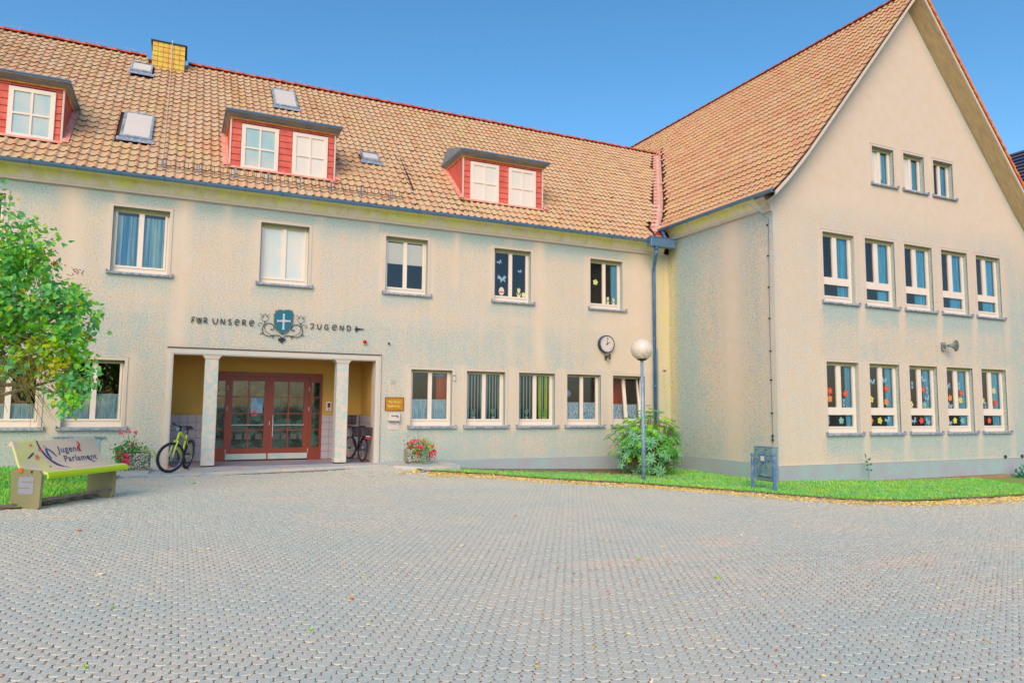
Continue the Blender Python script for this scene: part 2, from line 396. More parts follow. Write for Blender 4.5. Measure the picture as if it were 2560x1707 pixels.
def zr_wide(x, y): return (x > 5.05) & (x < 27) & (y > interp(KERB, x)-.02) & (y < np.where(x < XW, D+.1, YG+.1))
def zl_wide(x, y):
    le = np.interp(x, [p[0] for p in LEDGE], [p[1] for p in LEDGE]); return (x < -.95) & (x > -9) & (y > le-.1) & (y < 17.1)
ground_patch('lawn_soil', zr_wide, gz_right, 5.2, 27, 9.6, 17.1, 'soil of the grass strip along the school walls')
ground_patch('lawn_soil', zl_wide, gz_left, -9, -.8, 9, 17.1, 'soil of the grass patch behind the bench')
def blades(zone, gz, box, n, h):
    x = RNG.uniform(box[0], box[1], n); y = RNG.uniform(box[2], box[3], n); k = zone(x, y); x, y = x[k], y[k]; z = gz(x, y)
    return x, y, z, len(x)
def make_grass(name, zone, gz, box, n, h, label):
    x, y, z, m = blades(zone, gz, box, n, h)
    a = RNG.uniform(0, 6.28, m); hh = RNG.uniform(.5, 1.3, m)*h; w = .006; ln = RNG.uniform(.2, .9, m)*hh
    ca, sa = np.cos(a), np.sin(a)
    V = np.zeros((m, 5, 3))
    V[:, 0] = np.c_[x-w*sa, y+w*ca, z-.01]; V[:, 1] = np.c_[x+w*sa, y-w*ca, z-.01]
    V[:, 2] = np.c_[x+ca*ln*.35-w*.8*sa, y+sa*ln*.35+w*.8*ca, z+hh*.6]; V[:, 3] = np.c_[x+ca*ln*.35+w*.8*sa, y+sa*ln*.35-w*.8*ca, z+hh*.6]
    V[:, 4] = np.c_[x+ca*ln, y+sa*ln, z+hh]
    return fastmesh(name, V.reshape(-1, 3), [(0, 1, 3, 2), (2, 3, 4)], m, 5, M_GRASS, None, 'stuff', label, 'grass')
make_grass('grass', zone_right, gz_right, (5.3, 20, 9.7, 17), 90000, .05, 'bright green lawn strip between the kerb and the school walls')
make_grass('grass', zone_left, gz_left, (-5, -1, 10, 17), 30000, .06, 'lush green grass patch behind the painted bench')
def leaf_templ(l=1., w=.45, fold=.12):
    v = [(0, 0, 0), (l*.3, w*.5, fold*.5), (l*.7, w*.42, fold*.5), (l, 0, .02), (l*.7, -w*.42, fold*.5), (l*.3, -w*.5, fold*.5), (l*.5, 0, -.02)]
    return v, [(0, 6, 1), (1, 6, 2), (2, 6, 3), (3, 6, 4), (4, 6, 5), (5, 6, 0)]
def oriented(name, templ, P, dirs, nrm, scale, mat, **kw):
    """place leaf template at P with axis dirs and normal nrm (vectorised)"""
    tv = np.array(templ[0], float); P = np.asarray(P, float); n = len(P)
    d = dirs/np.linalg.norm(dirs, axis=1, keepdims=True)
    s_ = np.cross(nrm, d); s_ /= (np.linalg.norm(s_, axis=1, keepdims=True)+1e-9); u = np.cross(d, s_)
    sc = np.asarray(scale).reshape(-1, 1, 1)*np.ones((n, 1, 1))
    V = P[:, None, :]+sc*(tv[None, :, 0:1]*d[:, None, :]+tv[None, :, 1:2]*s_[:, None, :]+tv[None, :, 2:3]*u[:, None, :])
    return fastmesh(name, V.reshape(-1, 3), templ[1], n, len(tv), mat, **kw)
n = 20000; x = RNG.uniform(5.5, 19, n); y = RNG.uniform(9.8, 17, n); k = zone_right(x, y); x, y = x[k], y[k]
m_ = len(x); a = RNG.uniform(0, 6.28, m_)
oriented('clover', leaf_templ(1, .8), np.c_[x, y, gz_right(x, y)+RNG.uniform(.02, .05, m_)], np.c_[np.cos(a), np.sin(a), RNG.uniform(-.3, .3, m_)], np.c_[RNG.normal(0, .3, m_), RNG.normal(0, .3, m_), np.ones(m_)], RNG.uniform(.018, .035, m_), M_CLOV, kind='stuff', label='pale clover and weed leaves in the lawn strip', cat='clover')
# kerb stones
def along(poly, step):
    P = [Vector((*p, 0)) for p in poly]; out = []; 
    for a, b in zip(P[:-1], P[1:]):
        L = (b-a).length; k = max(1, round(L/step))
        for i in range(k): out.append((a+(b-a)*(i/k), a+(b-a)*((i+1)/k)))
    return out
M_KERB = simple('kerb_concrete', (150, 128, 118), (104, 84, 78), 9, .9)
kr = thing('kerb', 'thin dark concrete edging along the lawn strip', 'kerb', (5.37, 16.18, court(5.37, 16.18)))
for a, b in along(KERB, .95):
    dd = (b-a); L = dd.length-.012; ang = math.atan2(dd.y, dd.x)
    m = MB(); m.bevel_box(0, -.025, -.12, L, .025, .045, .008)
    z0 = court(a.x, a.y); z1 = court(b.x, b.y)
    mkobj('kerb_stone', (lambda me: (me.from_pydata(m.v, [], m.f), me)[1])(bpy.data.meshes.new('kerb_stone')), M_KERB, kr, (a.x, a.y, z0), local=False, rot=(0, -math.atan2(z1-z0, L), ang))
kl = thing('kerb', 'low crumbling edging under the painted bench', 'kerb', (-1.62, 11.72, -1.4))
for a, b in along(LEDGE[1:], .8):
    dd = (b-a); L = dd.length-.012; ang = math.atan2(dd.y, dd.x); m = MB(); m.bevel_box(0, -.035, -.12, L, .035, .05, .01)
    mkobj('kerb_stone', (lambda me: (me.from_pydata(m.v, [], m.f), me)[1])(bpy.data.meshes.new('kerb_stone')), M_KERB, kl, (a.x, a.y, court(a.x, a.y)), local=False, rot=(0, 0, ang))
# fallen leaves along the kerb
M_LITTER = {}
for nm, c1, c2 in (('yellow', (252, 236, 120), (246, 214, 140)), ('orange', (246, 160, 90), (226, 120, 70)), ('pale', (246, 226, 200), (236, 212, 170)), ('lime', (190, 226, 40), (150, 200, 60))):
    M_LITTER[nm] = simple('leaf_'+nm, c1, c2, 12, .8)
seg = along(KERB[:-1], .25); w = np.array([(b-a).length for a, b in seg]); w /= w.sum()
def litter(mat, n, spread, label, sz):
    ii = RNG.choice(len(seg), n, p=w); t = RNG.random(n)
    A = np.array([[seg[i][0].x, seg[i][0].y] for i in ii]); B = np.array([[seg[i][1].x, seg[i][1].y] for i in ii]); P = A+(B-A)*t[:, None]
    dn = np.c_[-(B-A)[:, 1], (B-A)[:, 0]]; dn /= np.linalg.norm(dn, axis=1, keepdims=True)
    off = -np.abs(RNG.normal(0, spread, n))-.03; P = P+dn*off[:, None]
    z = court(P[:, 0], P[:, 1])+RNG.uniform(.004, .03, n)*np.exp(off/.12)+.004
    a = RNG.uniform(0, 6.28, n)
    oriented('leaf_litter', leaf_templ(1, .55, .2), np.c_[P, z], np.c_[np.cos(a), np.sin(a), RNG.normal(0, .15, n)], np.c_[RNG.normal(0, .35, n), RNG.normal(0, .35, n), np.ones(n)], RNG.uniform(.5, 1.3, n)*sz, mat, kind='stuff', label=label, cat='leaves')
litter(M_LITTER['yellow'], 11000, .27, 'drift of small yellow fallen leaves along the kerb', .045)
litter(M_LITTER['orange'], 1500, .26, 'orange fallen leaves mixed into the drift at the kerb', .035)
litter(M_LITTER['pale'], 6000, .33, 'pale dry fallen leaves along the kerb', .04)
# moss and grit crumbs in the paving joints
def crumbs(mat, n, box, label, sz):
    x = RNG.uniform(box[0], box[1], n); y = RNG.uniform(box[2], box[3], n)
    k = (y < interp(KERB, x)-.1) | (x < 5.2); k &= ~((x < 5.3) & (y > 15.2)); k &= ~((x < -1) & (y > 10.5)); x, y = x[k], y[k]; n = len(x)
    row = PD*math.sqrt(3)/2; j = np.round((y-.4)/row); yy = .4+j*row+row*.66*1.0; off = np.where(j % 2 > 0, PD/2, 0)
    xx = np.round((x-off)/PD)*PD+off; a = RNG.uniform(0, 6.28, n)
    xx = xx+RNG.normal(0, .004, n); yy = yy-row*.0+RNG.normal(0, .004, n)
    oriented('joint_moss', leaf_templ(1, .9, .3), np.c_[xx, yy, court(xx, yy)+.002], np.c_[np.cos(a), np.sin(a), 0*a], np.c_[RNG.normal(0, .3, n), RNG.normal(0, .3, n), np.ones(n)], RNG.uniform(.4, 1.3, n)*sz, mat, kind='stuff', label=label, cat='moss')
M_RED = simple('red_joint_moss', (226, 104, 74), (190, 96, 60), 30, .9)
crumbs(M_RED, 2600, (-3, 14, 2.2, 13), 'reddish grit and moss in the paving joints', .014)
crumbs(M_RED, 1100, (3.5, 9, 2.2, 6.5), 'denser orange red moss in the right hand paving joints', .018)
crumbs(M_LITTER['yellow'], 300, (-3, 12, 2.2, 10), 'tiny yellow leaf crumbs in the paving joints', .03)
# a few single fallen leaves on the paving
single = [(-.55, 7.3, 'pale', .11), (.35, 8.2, 'pale', .09), (-1.55, 5.3, 'pale', .12), (1.35, 5.9, 'orange', .07), (2.6, 3.6, 'pale', .055), (1.0, 3.4, 'lime', .05), (4.6, 6.6, 'lime', .09), (4.9, 5.7, 'lime', .1),
          (-.9, 9.6, 'orange', .1), (-.2, 13.9, 'pale', .16), (.4, 14.2, 'lime', .15), (-.4, 4.9, 'lime', .05), (.9, 5.2, 'lime', .05), (6.9, 7.5, 'pale', .08), (-.35, 6.2, 'lime', .06), (3.0, 7.7, 'pale', .07), (4.6, 9.6, 'orange', .08), (-1.7, 6.9, 'lime', .07)]
desc = {'pale': 'pale curled fallen leaf', 'orange': 'orange brown fallen leaf', 'lime': 'yellow green fallen leaf'}
wh = ['on the paving in front of the bench', 'on the paving left of the middle', 'near the lower left of the courtyard', 'in the middle of the courtyard', 'at the bottom centre of the courtyard', 'lowest green one near the bottom edge', 'right half of the courtyard, further one', 'right half of the courtyard, nearer one',
      'beside the bench foot', 'on the paving before the bicycle', 'on the paving before the left pillar', 'small one in the left foreground', 'small one in the central foreground', 'far right on open paving', 'left of the courtyard centre', 'centre right of the courtyard', 'towards the lawn kerb', 'at the left edge of the paving']
for (x, y, c, s_), ww in zip(single, wh):
    s_ *= .75; v, f = leaf_templ(s_, s_*.5, s_*.22); m = MB(); m.add(v, f)
    o = mkobj('fallen_leaf', (lambda me: (me.from_pydata(m.v, [], m.f), me)[1])(bpy.data.meshes.new('fallen_leaf')), M_LITTER[c], None, (x, y, court(x, y)+.012), rot=(.1, .05, random.random()*6))
    tag(o, desc[c]+' '+ww, 'leaf', 'single fallen leaves on the paving')
# ------------------------------------------------------------------ walls
def wall(name, u0, u1, z0, topf, ops, mp, fields, mat, parent, st=.11, extra=(), rdepth=.14, inward=(0, 1, 0)):
    us = sorted(set([round(v, 4) for v in list(np.arange(u0, u1, st))+[u1]+list(extra)+[o[0] for o in ops]+[o[2] for o in ops]]))
    zt = max(topf(u) for u in us)
    zs = sorted(set([round(v, 4) for v in list(np.arange(z0, zt, st))+[zt]+[o[1] for o in ops]+[o[3] for o in ops]]))
    us = [u for i, u in enumerate(us) if i == 0 or u-us[i-1] > 1e-3]; zs = [z for i, z in enumerate(zs) if i == 0 or z-zs[i-1] > 1e-3]
    V = []; F = []; A = {k: [] for k in fields}; idx = {}
    def vid(i, j):
        if (i, j) not in idx:
            u = us[i]; z = min(zs[j], topf(u)); idx[(i, j)] = len(V); V.append(mp(u, z))
            for k, fn in fields.items(): A[k].append(fn(u, z))
        return idx[(i, j)]
    for i in range(len(us)-1):
        uc = (us[i]+us[i+1])/2
        for j in range(len(zs)-1):
            zc = (zs[j]+zs[j+1])/2
            if zs[j] >= max(topf(us[i]), topf(us[i+1]))-1e-6: continue
            if any(o[0] < uc < o[2] and o[1] < zc < o[3] for o in ops): continue
            F.append((vid(i, j), vid(i+1, j), vid(i+1, j+1), vid(i, j+1)))
    iv = np.array(inward)
    for o in ops:
        dp = o[4] if len(o) > 4 else rdepth
        c = [np.array(mp(o[0], o[1])), np.array(mp(o[2], o[1])), np.array(mp(o[2], o[3])), np.array(mp(o[0], o[3]))]
        b = len(V)
        for p in c: V.append(tuple(p))
        for p in c: V.append(tuple(p+iv*dp))
        for k in fields: A[k] += [.55 if k == 'dirt' else 0.]*8
        for q in range(4): F.append((b+q, b+4+q, b+4+(q+1) % 4, b+(q+1) % 4))
    me = bpy.data.meshes.new(name); me.from_pydata([tuple(map(float, p)) for p in V], [], F); me.update()
    for k, a in A.items():
        at = me.attributes.new(k, 'FLOAT', 'POINT'); at.data.foreach_set('value', np.array(a, np.float32))
    return mkobj(name, me, mat, parent, local=False)
def gs(x, c, w): return math.exp(-((x-c)/w)**2)
def sm(x, a, b):
    t = max(0., min(1., (x-a)/(b-a))); return t*t*(3-2*t)
# main window openings
MU = [-4.35, -1.38, 1.585, 4.505, 7.415, 10.355]        # left edge of each upper opening
MG = [-3.555, -2.085, 5.218, 6.685, 8.16, 9.615, 11.09]
WW, WH = 1.08, 1.39
OPU = [(x, 2.775, x+WW, 2.775+WH) for x in MU]; OPG = [(x, -.49, x+WW, -.49+WH) for x in MG]
GX = [14.735, 16.285, 17.83, 19.375, 20.92]; GW, GH = 1.15, 1.79
OPA = [(x, 2.735, x+GW, 4.525) for x in GX]; OPB = [(x, -.59, x+GW, 1.20) for x in GX]
TX = [16.69, 17.948, 19.205]; OPT = [(x, 6.075, x+.862, 7.10) for x in TX]
STREAK = [(-2.1, .22, 2.0, 1), (-1.25+.0, .1, 4.0, .9), (-.02, .17, -1.3, 1), (.85, .08, 3.2, .7), (6.35, .08, 3.0, .9), (8.78, .17, .9, 1), (11.9, .42, .2, 1), (7.9, .10, 1.2, .5), (4.25, .08, 3.4, .6), (2.9, .1, 3.6, .4)]
def clean_main(x, z):
    c = 0
    for cx, w_, zb, s_ in STREAK: c = max(c, s_*gs(x, cx+.03*math.sin(z*3+cx*7), w_*1.15)*sm(z, zb-.5, zb+.4))
    for o in OPU+OPG:   # clean margins beside windows
        if o[1]-.1 < z < o[3]+.12: c = max(c, .85*(gs(x, o[0]-.1, .09)+gs(x, o[2]+.12, .1)))
    if x > 10.2 and z > 1.0: c = max(c, .8*sm(x, 9.8, 11.0)*(1-sm(z, 3.9, 4.4)))
    if 1.9 < z < 4.2: c = max(c, .25)
    return min(1, c)
def dirt_main(x, z):
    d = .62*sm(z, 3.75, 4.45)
    for o in OPU+OPG:
        if o[0]-.1 < x < o[2]+.1: d = max(d, .5*(1-sm(o[1]-z, .05, .5)) if z < o[1] else d)
    d = max(d, .30*(1-sm(z, -1.3, .1)))
    if z < 2.2: d = max(d, .12)
    return d
def moss_main(x, z): return sm(x, 12.4, 12.85)*.75*(.6+.4*sm(z, -1, 3)) + (.25*sm(x, 10.9, 12)*sm(z, 3.9, 4.4))
PX0, PX1, PZ = -.087, 4.322, 1.072
school = thing('school_building', 'long two storey school wing with red tiled roof, dormers and pillared entrance', 'school building', (2, 17, FLOOR))
wing = thing('gabled_wing', 'taller steep gabled school wing projecting on the right', 'school building', (18.3, 13, -1.8))
wall('wall', -12, XW, -2.2, lambda u: 4.53, OPU+OPG+[(PX0-.03, -2.2, PX1+.03, PZ+.03, .3)], lambda u, z: (u, D, z), {'dirt': dirt_main, 'clean': clean_main, 'moss': moss_main}, M_STUCCO, school)
# ---- gable front
def zroof(x):   # top of tiles over the wing
    a = abs(x-18.35); xs = [0, 3.75, 4.52, 5.15, 5.63]; zs = [11.80, 7.30, 6.38, 5.70, 5.24]
    return float(np.interp(a, xs, zs))
def topg(x): return zroof(x)-.34
def clean_g(x, z):
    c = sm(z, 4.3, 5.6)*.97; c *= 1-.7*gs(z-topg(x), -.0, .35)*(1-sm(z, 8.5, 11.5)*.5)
    for o in OPA+OPB:
        if o[1]-.1 < z < o[3]+.1: c = max(c, .6*(gs(x, o[0]-.12, .1)+gs(x, o[2]+.15, .12)))
        if z < o[1]: c = max(c, .55*gs(x, o[2]+.19, .12)*(1-sm(o[1]-z, .6, 1.3)))
    if x < 14.6: c = max(c, .45)
    return min(1, c)
def dirt_g(x, z):
    d = .30*sm(x, 20.5, 23.3)*(1-sm(z, 2.0, 4.6)) + .28*(1-sm(z, -1.4, .2))*sm(x, 14, 19)
    for o in OPA+OPB+OPT:
        if o[0]-.05 < x < o[2]+.1 and z < o[1]: d = max(d, (.68 if z > -2 else .5)*(1-sm(o[1]-z, .1, .75)))
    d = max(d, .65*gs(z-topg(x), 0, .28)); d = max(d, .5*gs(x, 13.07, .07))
    return d
ex = [18.35-v for v in (3.75, 4.52, 5.15)]+[18.35, 18.35+3.75, 18.35+4.52, 18.35+5.15]
wall('wall', XW, 23.63, -2.4, topg, OPA+OPB+OPT, lambda u, z: (u, YG, z), {'dirt': dirt_g, 'clean': clean_g, 'moss': lambda x, z: 0.}, M_STUCCO, wing, extra=ex, st=.13)
# ---- wing side wall (faces -x)
def clean_s(y, z):
    c = .97*gs(y, 14.35, .42)*(.75+.25*sm(z, -1, 1)) ; c = max(c, .55*(1-sm(y, 13.1, 13.5)) if z < 4 else 0)
    return min(1, c)
def dirt_s(y, z): return .55*sm(y, 15.1, 16.5)*(1-sm(y, 16.6, 16.75)) + .3*sm(z, 4.2, 4.9) + .25*(1-sm(z, -1.4, 0))
def moss_s(y, z): return sm(y, 16.4, 16.75)*.6
wall('wall', YG, D, -2.2, lambda u: 4.95, [], lambda u, z: (XW, D+YG-u, z), {'dirt': lambda u, z: dirt_s(D+YG-u, z), 'clean': lambda u, z: clean_s(D+YG-u, z), 'moss': lambda u, z: moss_s(D+YG-u, z)}, M_STUCCO, wing)
# plinths
def plinth(parent, pts, z1, z0):
    for (xa, ya), (xb, yb), t in pts:
        m = MB(); L = math.hypot(xb-xa, yb-ya); dx, dy = (xb-xa)/L, (yb-ya)/L
        nx, ny = dy*t, -dx*t
        m.add([(xa, ya, z0), (xb, yb, z0), (xb+nx, yb+ny, z0), (xa+nx, ya+ny, z0), (xa, ya, z1+.015), (xb, yb, z1+.015), (xb+nx, yb+ny, z1), (xa+nx, ya+ny, z1)],
              [(0, 3, 2, 1), (4, 5, 6, 7), (0, 1, 5, 4), (1, 2, 6, 5), (2, 3, 7, 6), (3, 0, 4, 7)])
        m.build('plinth', M_PLINTH, parent, local=False)
M_PLO = simple('ochre_plinth', (180, 176, 120), (166, 168, 138), 3, .9)
plinth(school, [((4.60, D), (XW-.03, D), .022)], FLOOR+.01, -2.3)
m = MB(); m.box(-12, D-.022, -2.3, -1.0, D, -1.36); m.build('plinth', M_PLO, school, local=False)
m = MB(); m.box(XW-.022, YG, -2.3, XW, D-.03, -1.33); m.build('plinth', M_PLINTH, wing, local=False)
m = MB(); m.box(XW-.022, YG-.022, -2.4, 23.63, YG, -1.35); m.build('plinth', M_PLINTH, wing, local=False)
m = MB(); m.box(XW-.024, YG-.03, -1.352, 23.65, YG, -1.337); m.build('plinth_ledge', M_TRIM, wing, local=False)
M_STAIN = simple('ochre_stain', (222, 206, 120), (205, 196, 130), 5, .95)
# internal floors, back walls: keep the rooms dark
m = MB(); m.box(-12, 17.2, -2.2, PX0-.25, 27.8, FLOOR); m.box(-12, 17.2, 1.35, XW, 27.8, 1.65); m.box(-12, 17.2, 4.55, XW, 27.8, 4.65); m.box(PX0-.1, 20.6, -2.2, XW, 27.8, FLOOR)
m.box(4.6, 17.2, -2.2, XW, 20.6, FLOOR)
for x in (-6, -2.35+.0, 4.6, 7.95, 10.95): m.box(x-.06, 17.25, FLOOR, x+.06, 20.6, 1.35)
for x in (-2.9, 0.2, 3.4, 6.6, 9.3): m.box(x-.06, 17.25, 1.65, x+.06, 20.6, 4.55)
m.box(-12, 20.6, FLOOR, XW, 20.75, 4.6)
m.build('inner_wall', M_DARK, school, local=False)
m = MB(); m.box(-12.2, 17, -2.2, -12, 28, 4.55); m.box(-12, 27.8, -2.2, XW, 28, 4.6); m.build('outer_wall', M_TRIM, school, local=False)
m = MB(); m.box(XW+.05, 13.1, 1.6, 23.6, 29.8, 1.75); m.box(XW+.05, 13.1, 4.8, 23.6, 29.8, 4.95); m.box(XW+.05, 16.6, -2.2, 23.6, 16.75, 4.9); m.box(15.4, 16.6, 4.9, 21.3, 16.75, 7.7); m.box(XW+.05, 13.1, -2.2, 23.6, 16.6, -1.5)
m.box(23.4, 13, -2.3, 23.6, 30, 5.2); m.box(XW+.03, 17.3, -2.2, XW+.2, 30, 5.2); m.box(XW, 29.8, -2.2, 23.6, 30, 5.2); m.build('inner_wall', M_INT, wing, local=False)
m = MB(); m.prism([(13.2, 5.2), (23.5, 5.2), (18.35, 11.3)], 29.85, 30); m.build('back_gable', M_TRIM, wing, local=False)
# ------------------------------------------------------------------ windows
SH = {}
def shared(key, fn):
    if key not in SH:
        m = fn(); me = bpy.data.meshes.new(key); me.from_pydata(m.v, [], m.f); me.update(); SH[key] = me
    return SH[key]
def piece(name, key, fn, mat, parent, loc=(0, 0, 0), local=True, rot=None, smooth=False):
    me = shared(key, fn)
    if len(me.materials) == 0: me.materials.append(mat)
    return mkobj(name, me, mat, parent, loc, smooth, local, rot)
def frame_bars(m, x0, x1, z0, z1, holes, y0, y1):
    """flat frame with rectangular holes: cells union"""
    xs = sorted(set([x0, x1]+[h[0] for h in holes]+[h[2] for h in holes])); zs = sorted(set([z0, z1]+[h[1] for h in holes]+[h[3] for h in holes]))
    def solid(i, j):
        if i < 0 or j < 0 or i >= len(xs)-1 or j >= len(zs)-1: return False
        xc, zc = (xs[i]+xs[i+1])/2, (zs[j]+zs[j+1])/2
        return not any(h[0] < xc < h[2] and h[1] < zc < h[3] for h in holes)
    for i in range(len(xs)-1):
        for j in range(len(zs)-1):
            if not solid(i, j): continue
            a, b, c, d = xs[i], xs[i+1], zs[j], zs[j+1]
            m.add([(a, y0, c), (b, y0, c), (b, y0, d), (a, y0, d)], [(0, 1, 2, 3)])
            if not solid(i-1, j): m.add([(a, y0, c), (a, y0, d), (a, y1, d), (a, y1, c)], [(0, 1, 2, 3)])
            if not solid(i+1, j): m.add([(b, y0, c), (b, y1, c), (b, y1, d), (b, y0, d)], [(0, 1, 2, 3)])
            if not solid(i, j-1): m.add([(a, y0, c), (a, y1, c), (b, y1, c), (b, y0, c)], [(0, 1, 2, 3)])
            if not solid(i, j+1): m.add([(a, y0, d), (b, y0, d), (b, y1, d), (a, y1, d)], [(0, 1, 2, 3)])
    return m
def surround_mb(w, h, tw=.062):
    m = MB(); frame_bars(m, -tw, w+tw, -.0, h+tw, [(0, 0, w, h)], -.018, .02); m.box(-tw-.01, -.026, h+tw, w+tw+.01, .0, h+tw+.008); return m
def sill_mb(w):
    m = MB(); m.add([(-.075, -.075, -.06), (w+.11, -.075, -.06), (w+.11, .12, -.06), (-.075, .12, -.06), (-.075, -.075, -.02), (w+.11, -.075, -.02), (w+.11, .12, .005), (-.075, .12, .005)],
        [(0, 3, 2, 1), (4, 5, 6, 7), (0, 1, 5, 4), (1, 2, 6, 5), (2, 3, 7, 6), (3, 0, 4, 7)])
    for x in (-.075, w+.095): m.box(x, -.075, -.02, x+.015, .0, .03)
    return m
def make_window(parent, kind, x, y, z, w, h, glass, depth, shutter=.075, label=None, tilt=0, dark_gap=False):
    fr = piece('window', 'wf_'+kind, lambda: frame_bars(MB(), 0, w, 0, h-shutter, [(min(g[0] for g in glass)-.045, min(g[1] for g in glass)-.045, max(g[2] for g in glass)+.045, max(g[3] for g in glass)+.045)], depth-.01, depth+.05), M_FRAME, parent, (x, y, z), local=False)
    if label: fr['label'] = label
    gx0, gz0, gx1, gz1 = min(g[0] for g in glass)-.045, min(g[1] for g in glass)-.045, max(g[2] for g in glass)+.045, max(g[3] for g in glass)+.045
    def sash():
        m = MB(); frame_bars(m, gx0+.001, gx1-.001, gz0+.001-gz0, gz1-.001-gz0, [(g[0], g[1]-gz0, g[2], g[3]-gz0) for g in glass], -.028, .03)
        return m
    rot = (-tilt, 0, 0)
    piece('sash', 'ws_'+kind, sash, M_FRAME, fr, (0, depth, gz0), rot=rot)
    for i, g in enumerate(glass):
        piece('pane', 'wp_%s%d' % (kind, i), lambda: MB().add([(g[0]-.005, .008, g[1]-gz0-.005), (g[2]+.005, .008, g[1]-gz0-.005), (g[2]+.005, .008, g[3]-gz0+.005), (g[0]-.005, .008, g[3]-gz0+.005)], [(0, 1, 2, 3)]), M_GLASS, fr, (0, depth, gz0), rot=rot)
    def shut():
        m = MB(); nsl = 3
        for k in range(nsl): m.box(.004, depth-.045+.0*k, h-shutter+k*shutter/nsl+.003, w-.004, depth+.02, h-shutter+(k+1)*shutter/nsl)
        return m
    piece('shutter_box', 'wb_'+kind, shut, M_SHUT, fr)
    piece('surround', 'wr_'+kind, lambda: surround_mb(w, h), M_TRIM, fr)
    piece('sill', 'wl_'+kind, lambda: sill_mb(w), M_SILL, fr)
    return fr
GM = [(.08, .15, .485, 1.30), (.585, .15, .99, 1.30)]
GMG = [(.08, .17, .485, 1.325), (.585, .17, .99, 1.325)]
GGA = [(.095, .645, .455, 1.70), (.615, .645, 1.035, 1.70), (.095, .165, 1.035, .455)]
GT = [(.08, .08, .37, .95), (.48, .08, .77, .95)]
WIN = {}
lu = ['cut off at the left picture edge', 'above the planter, with blue pleated curtain', 'above the lettering, with painted sky reflection', 'right of the coat of arms, second blind half drawn', 'with butterfly and egg pictures', 'nearest the downpipe, with a yellow flower picture']
lg = ['behind the tree', 'beside the flower trough with short blue curtain', 'right of the entrance with red curtain inside', 'with vertical blinds, left', 'with vertical blinds and yellow drape', 'with round blue lampshade inside', 'tilted open behind the lamp post']
for i, x in enumerate(MU): WIN['U%d' % i] = make_window(school, 'main_upper', x, D, 2.775, WW, WH, GM, .15, .085)
for i, x in enumerate(MG): WIN['G%d' % i] = make_window(school, 'main_lower', x, D, -.49, WW, WH, GMG, .15, .06, tilt=(math.radians(7) if i == 6 else 0), label=('window tilted open at the top' if i == 6 else None))
for i, x in enumerate(GX):
    WIN['A%d' % i] = make_window(wing, 'gable', x, YG, 2.735, GW, GH, GGA, .12, .085)
    WIN['B%d' % i] = make_window(wing, 'gable', x, YG, -.59, GW, GH, GGA, .12, .085)
for i, x in enumerate(TX): WIN['T%d' % i] = make_window(wing, 'attic', x, YG, 6.075, .862, 1.025, GT, .14, .085)
# curtains and blinds: things hanging inside, and pale sheets imitating sky reflections
M_CURT = simple('blue_white_net', (140, 190, 214), (220, 232, 226), 22, .9, lo=.42, hi=.58, sc3=(3, 1, .25))
M_LACE = simple('lace_net', (116, 176, 214), (240, 240, 230), 30, .9, lo=.45, hi=.56, sc3=(2.0, 1, .4))
M_PLEAT = simple('teal_pleated_curtain', (40, 150, 196), (190, 220, 210), 6, .8, lo=.45, hi=.62, sc3=(2.4, 1, .07))
M_BLIND_REFL = simple('cream_blind_or_reflection', (252, 240, 222), (246, 234, 216), 1, .8)
M_GREYB = simple('grey_vertical_blind', (180, 212, 210), (150, 190, 190), 3, .8)
M_YELL = simple('yellow_drape', (196, 226, 0), (150, 190, 20), 5, .8, sc3=(6, 1, .2))
M_REDC = simple('brick_red_curtain', (226, 84, 40), (170, 74, 54), 14, .9, sc3=(5, 1, .2))
M_BLUEC = simple('steel_blue_curtain', (130, 224, 244), (86, 176, 214), 5, .9, sc3=(5, 1, .2))
def drape(name, x0, x1, z0, z1, y, mat, label, cat='curtain', group=None, amp=.02, per=.07, scallop=0):
    n = max(8, int((x1-x0)/per*6)); V = []; F = []
    rows = [z0, z0+(z1-z0)*.15, z1]
    for k, zz in enumerate(rows):
        for i in range(n+1):
            x = x0+(x1-x0)*i/n; V.append((x, y+amp*math.sin(2*math.pi*(x-x0)/per+.6*k), zz+(scallop*abs(math.sin(math.pi*(x-x0)/.06)) if k == 0 else 0)))
    for k in range(2):
        for i in range(n): F.append((k*(n+1)+i, k*(n+1)+i+1, (k+1)*(n+1)+i+1, (k+1)*(n+1)+i))
    m = MB(); m.add(V, F); o = m.build(name, mat, smooth=True); tag(o, label, cat, group); return o
YC = D+.205
drape('pleated_curtain', -1.34, -.34, 2.86, 4.02, YC, M_PLEAT, 'teal blue pleated curtain in the upper window left of the lettering', amp=.022, per=.083)
drape('blind_or_reflection', 1.62, 2.63, 2.85, 4.05, D+.172, M_BLIND_REFL, 'cream sheet imitating sky reflection in the upper window above the coat of arms', 'blind', amp=.001)  # cloud reflection imitated by a pale sheet behind the glass
drape('blind_or_reflection', 4.54, 5.55, 3.52, 4.05, D+.172, M_BLIND_REFL, 'cream roller blind half down in the upper window right of the coat of arms', 'blind', amp=.001)
drape('side_curtain', 10.98+.2, 11.40, 2.85, 4.05, YC, M_BLUEC, 'dark blue curtain in the upper window next to the downpipe')
drape('cafe_curtain', -2.05, -1.05, -.36, .20, YC, M_CURT, 'pale blue half curtain in the window above the left flower trough', amp=.01)
drape('cafe_curtain', -3.5, -2.5, -.36, -.02, YC, M_CURT, 'pale blue half curtain in the window behind the tree', amp=.01)
drape('cafe_curtain', 5.25, 6.27, -.36, .17, YC, M_CURT, 'white gathered half curtain in the window above the right flower trough', amp=.014, per=.05)
drape('cafe_curtain', 9.65, 10.66, -.36, .14, YC, M_LACE, 'lace half curtain in the window with the round blue lampshade', amp=.012, per=.09, scallop=.02)
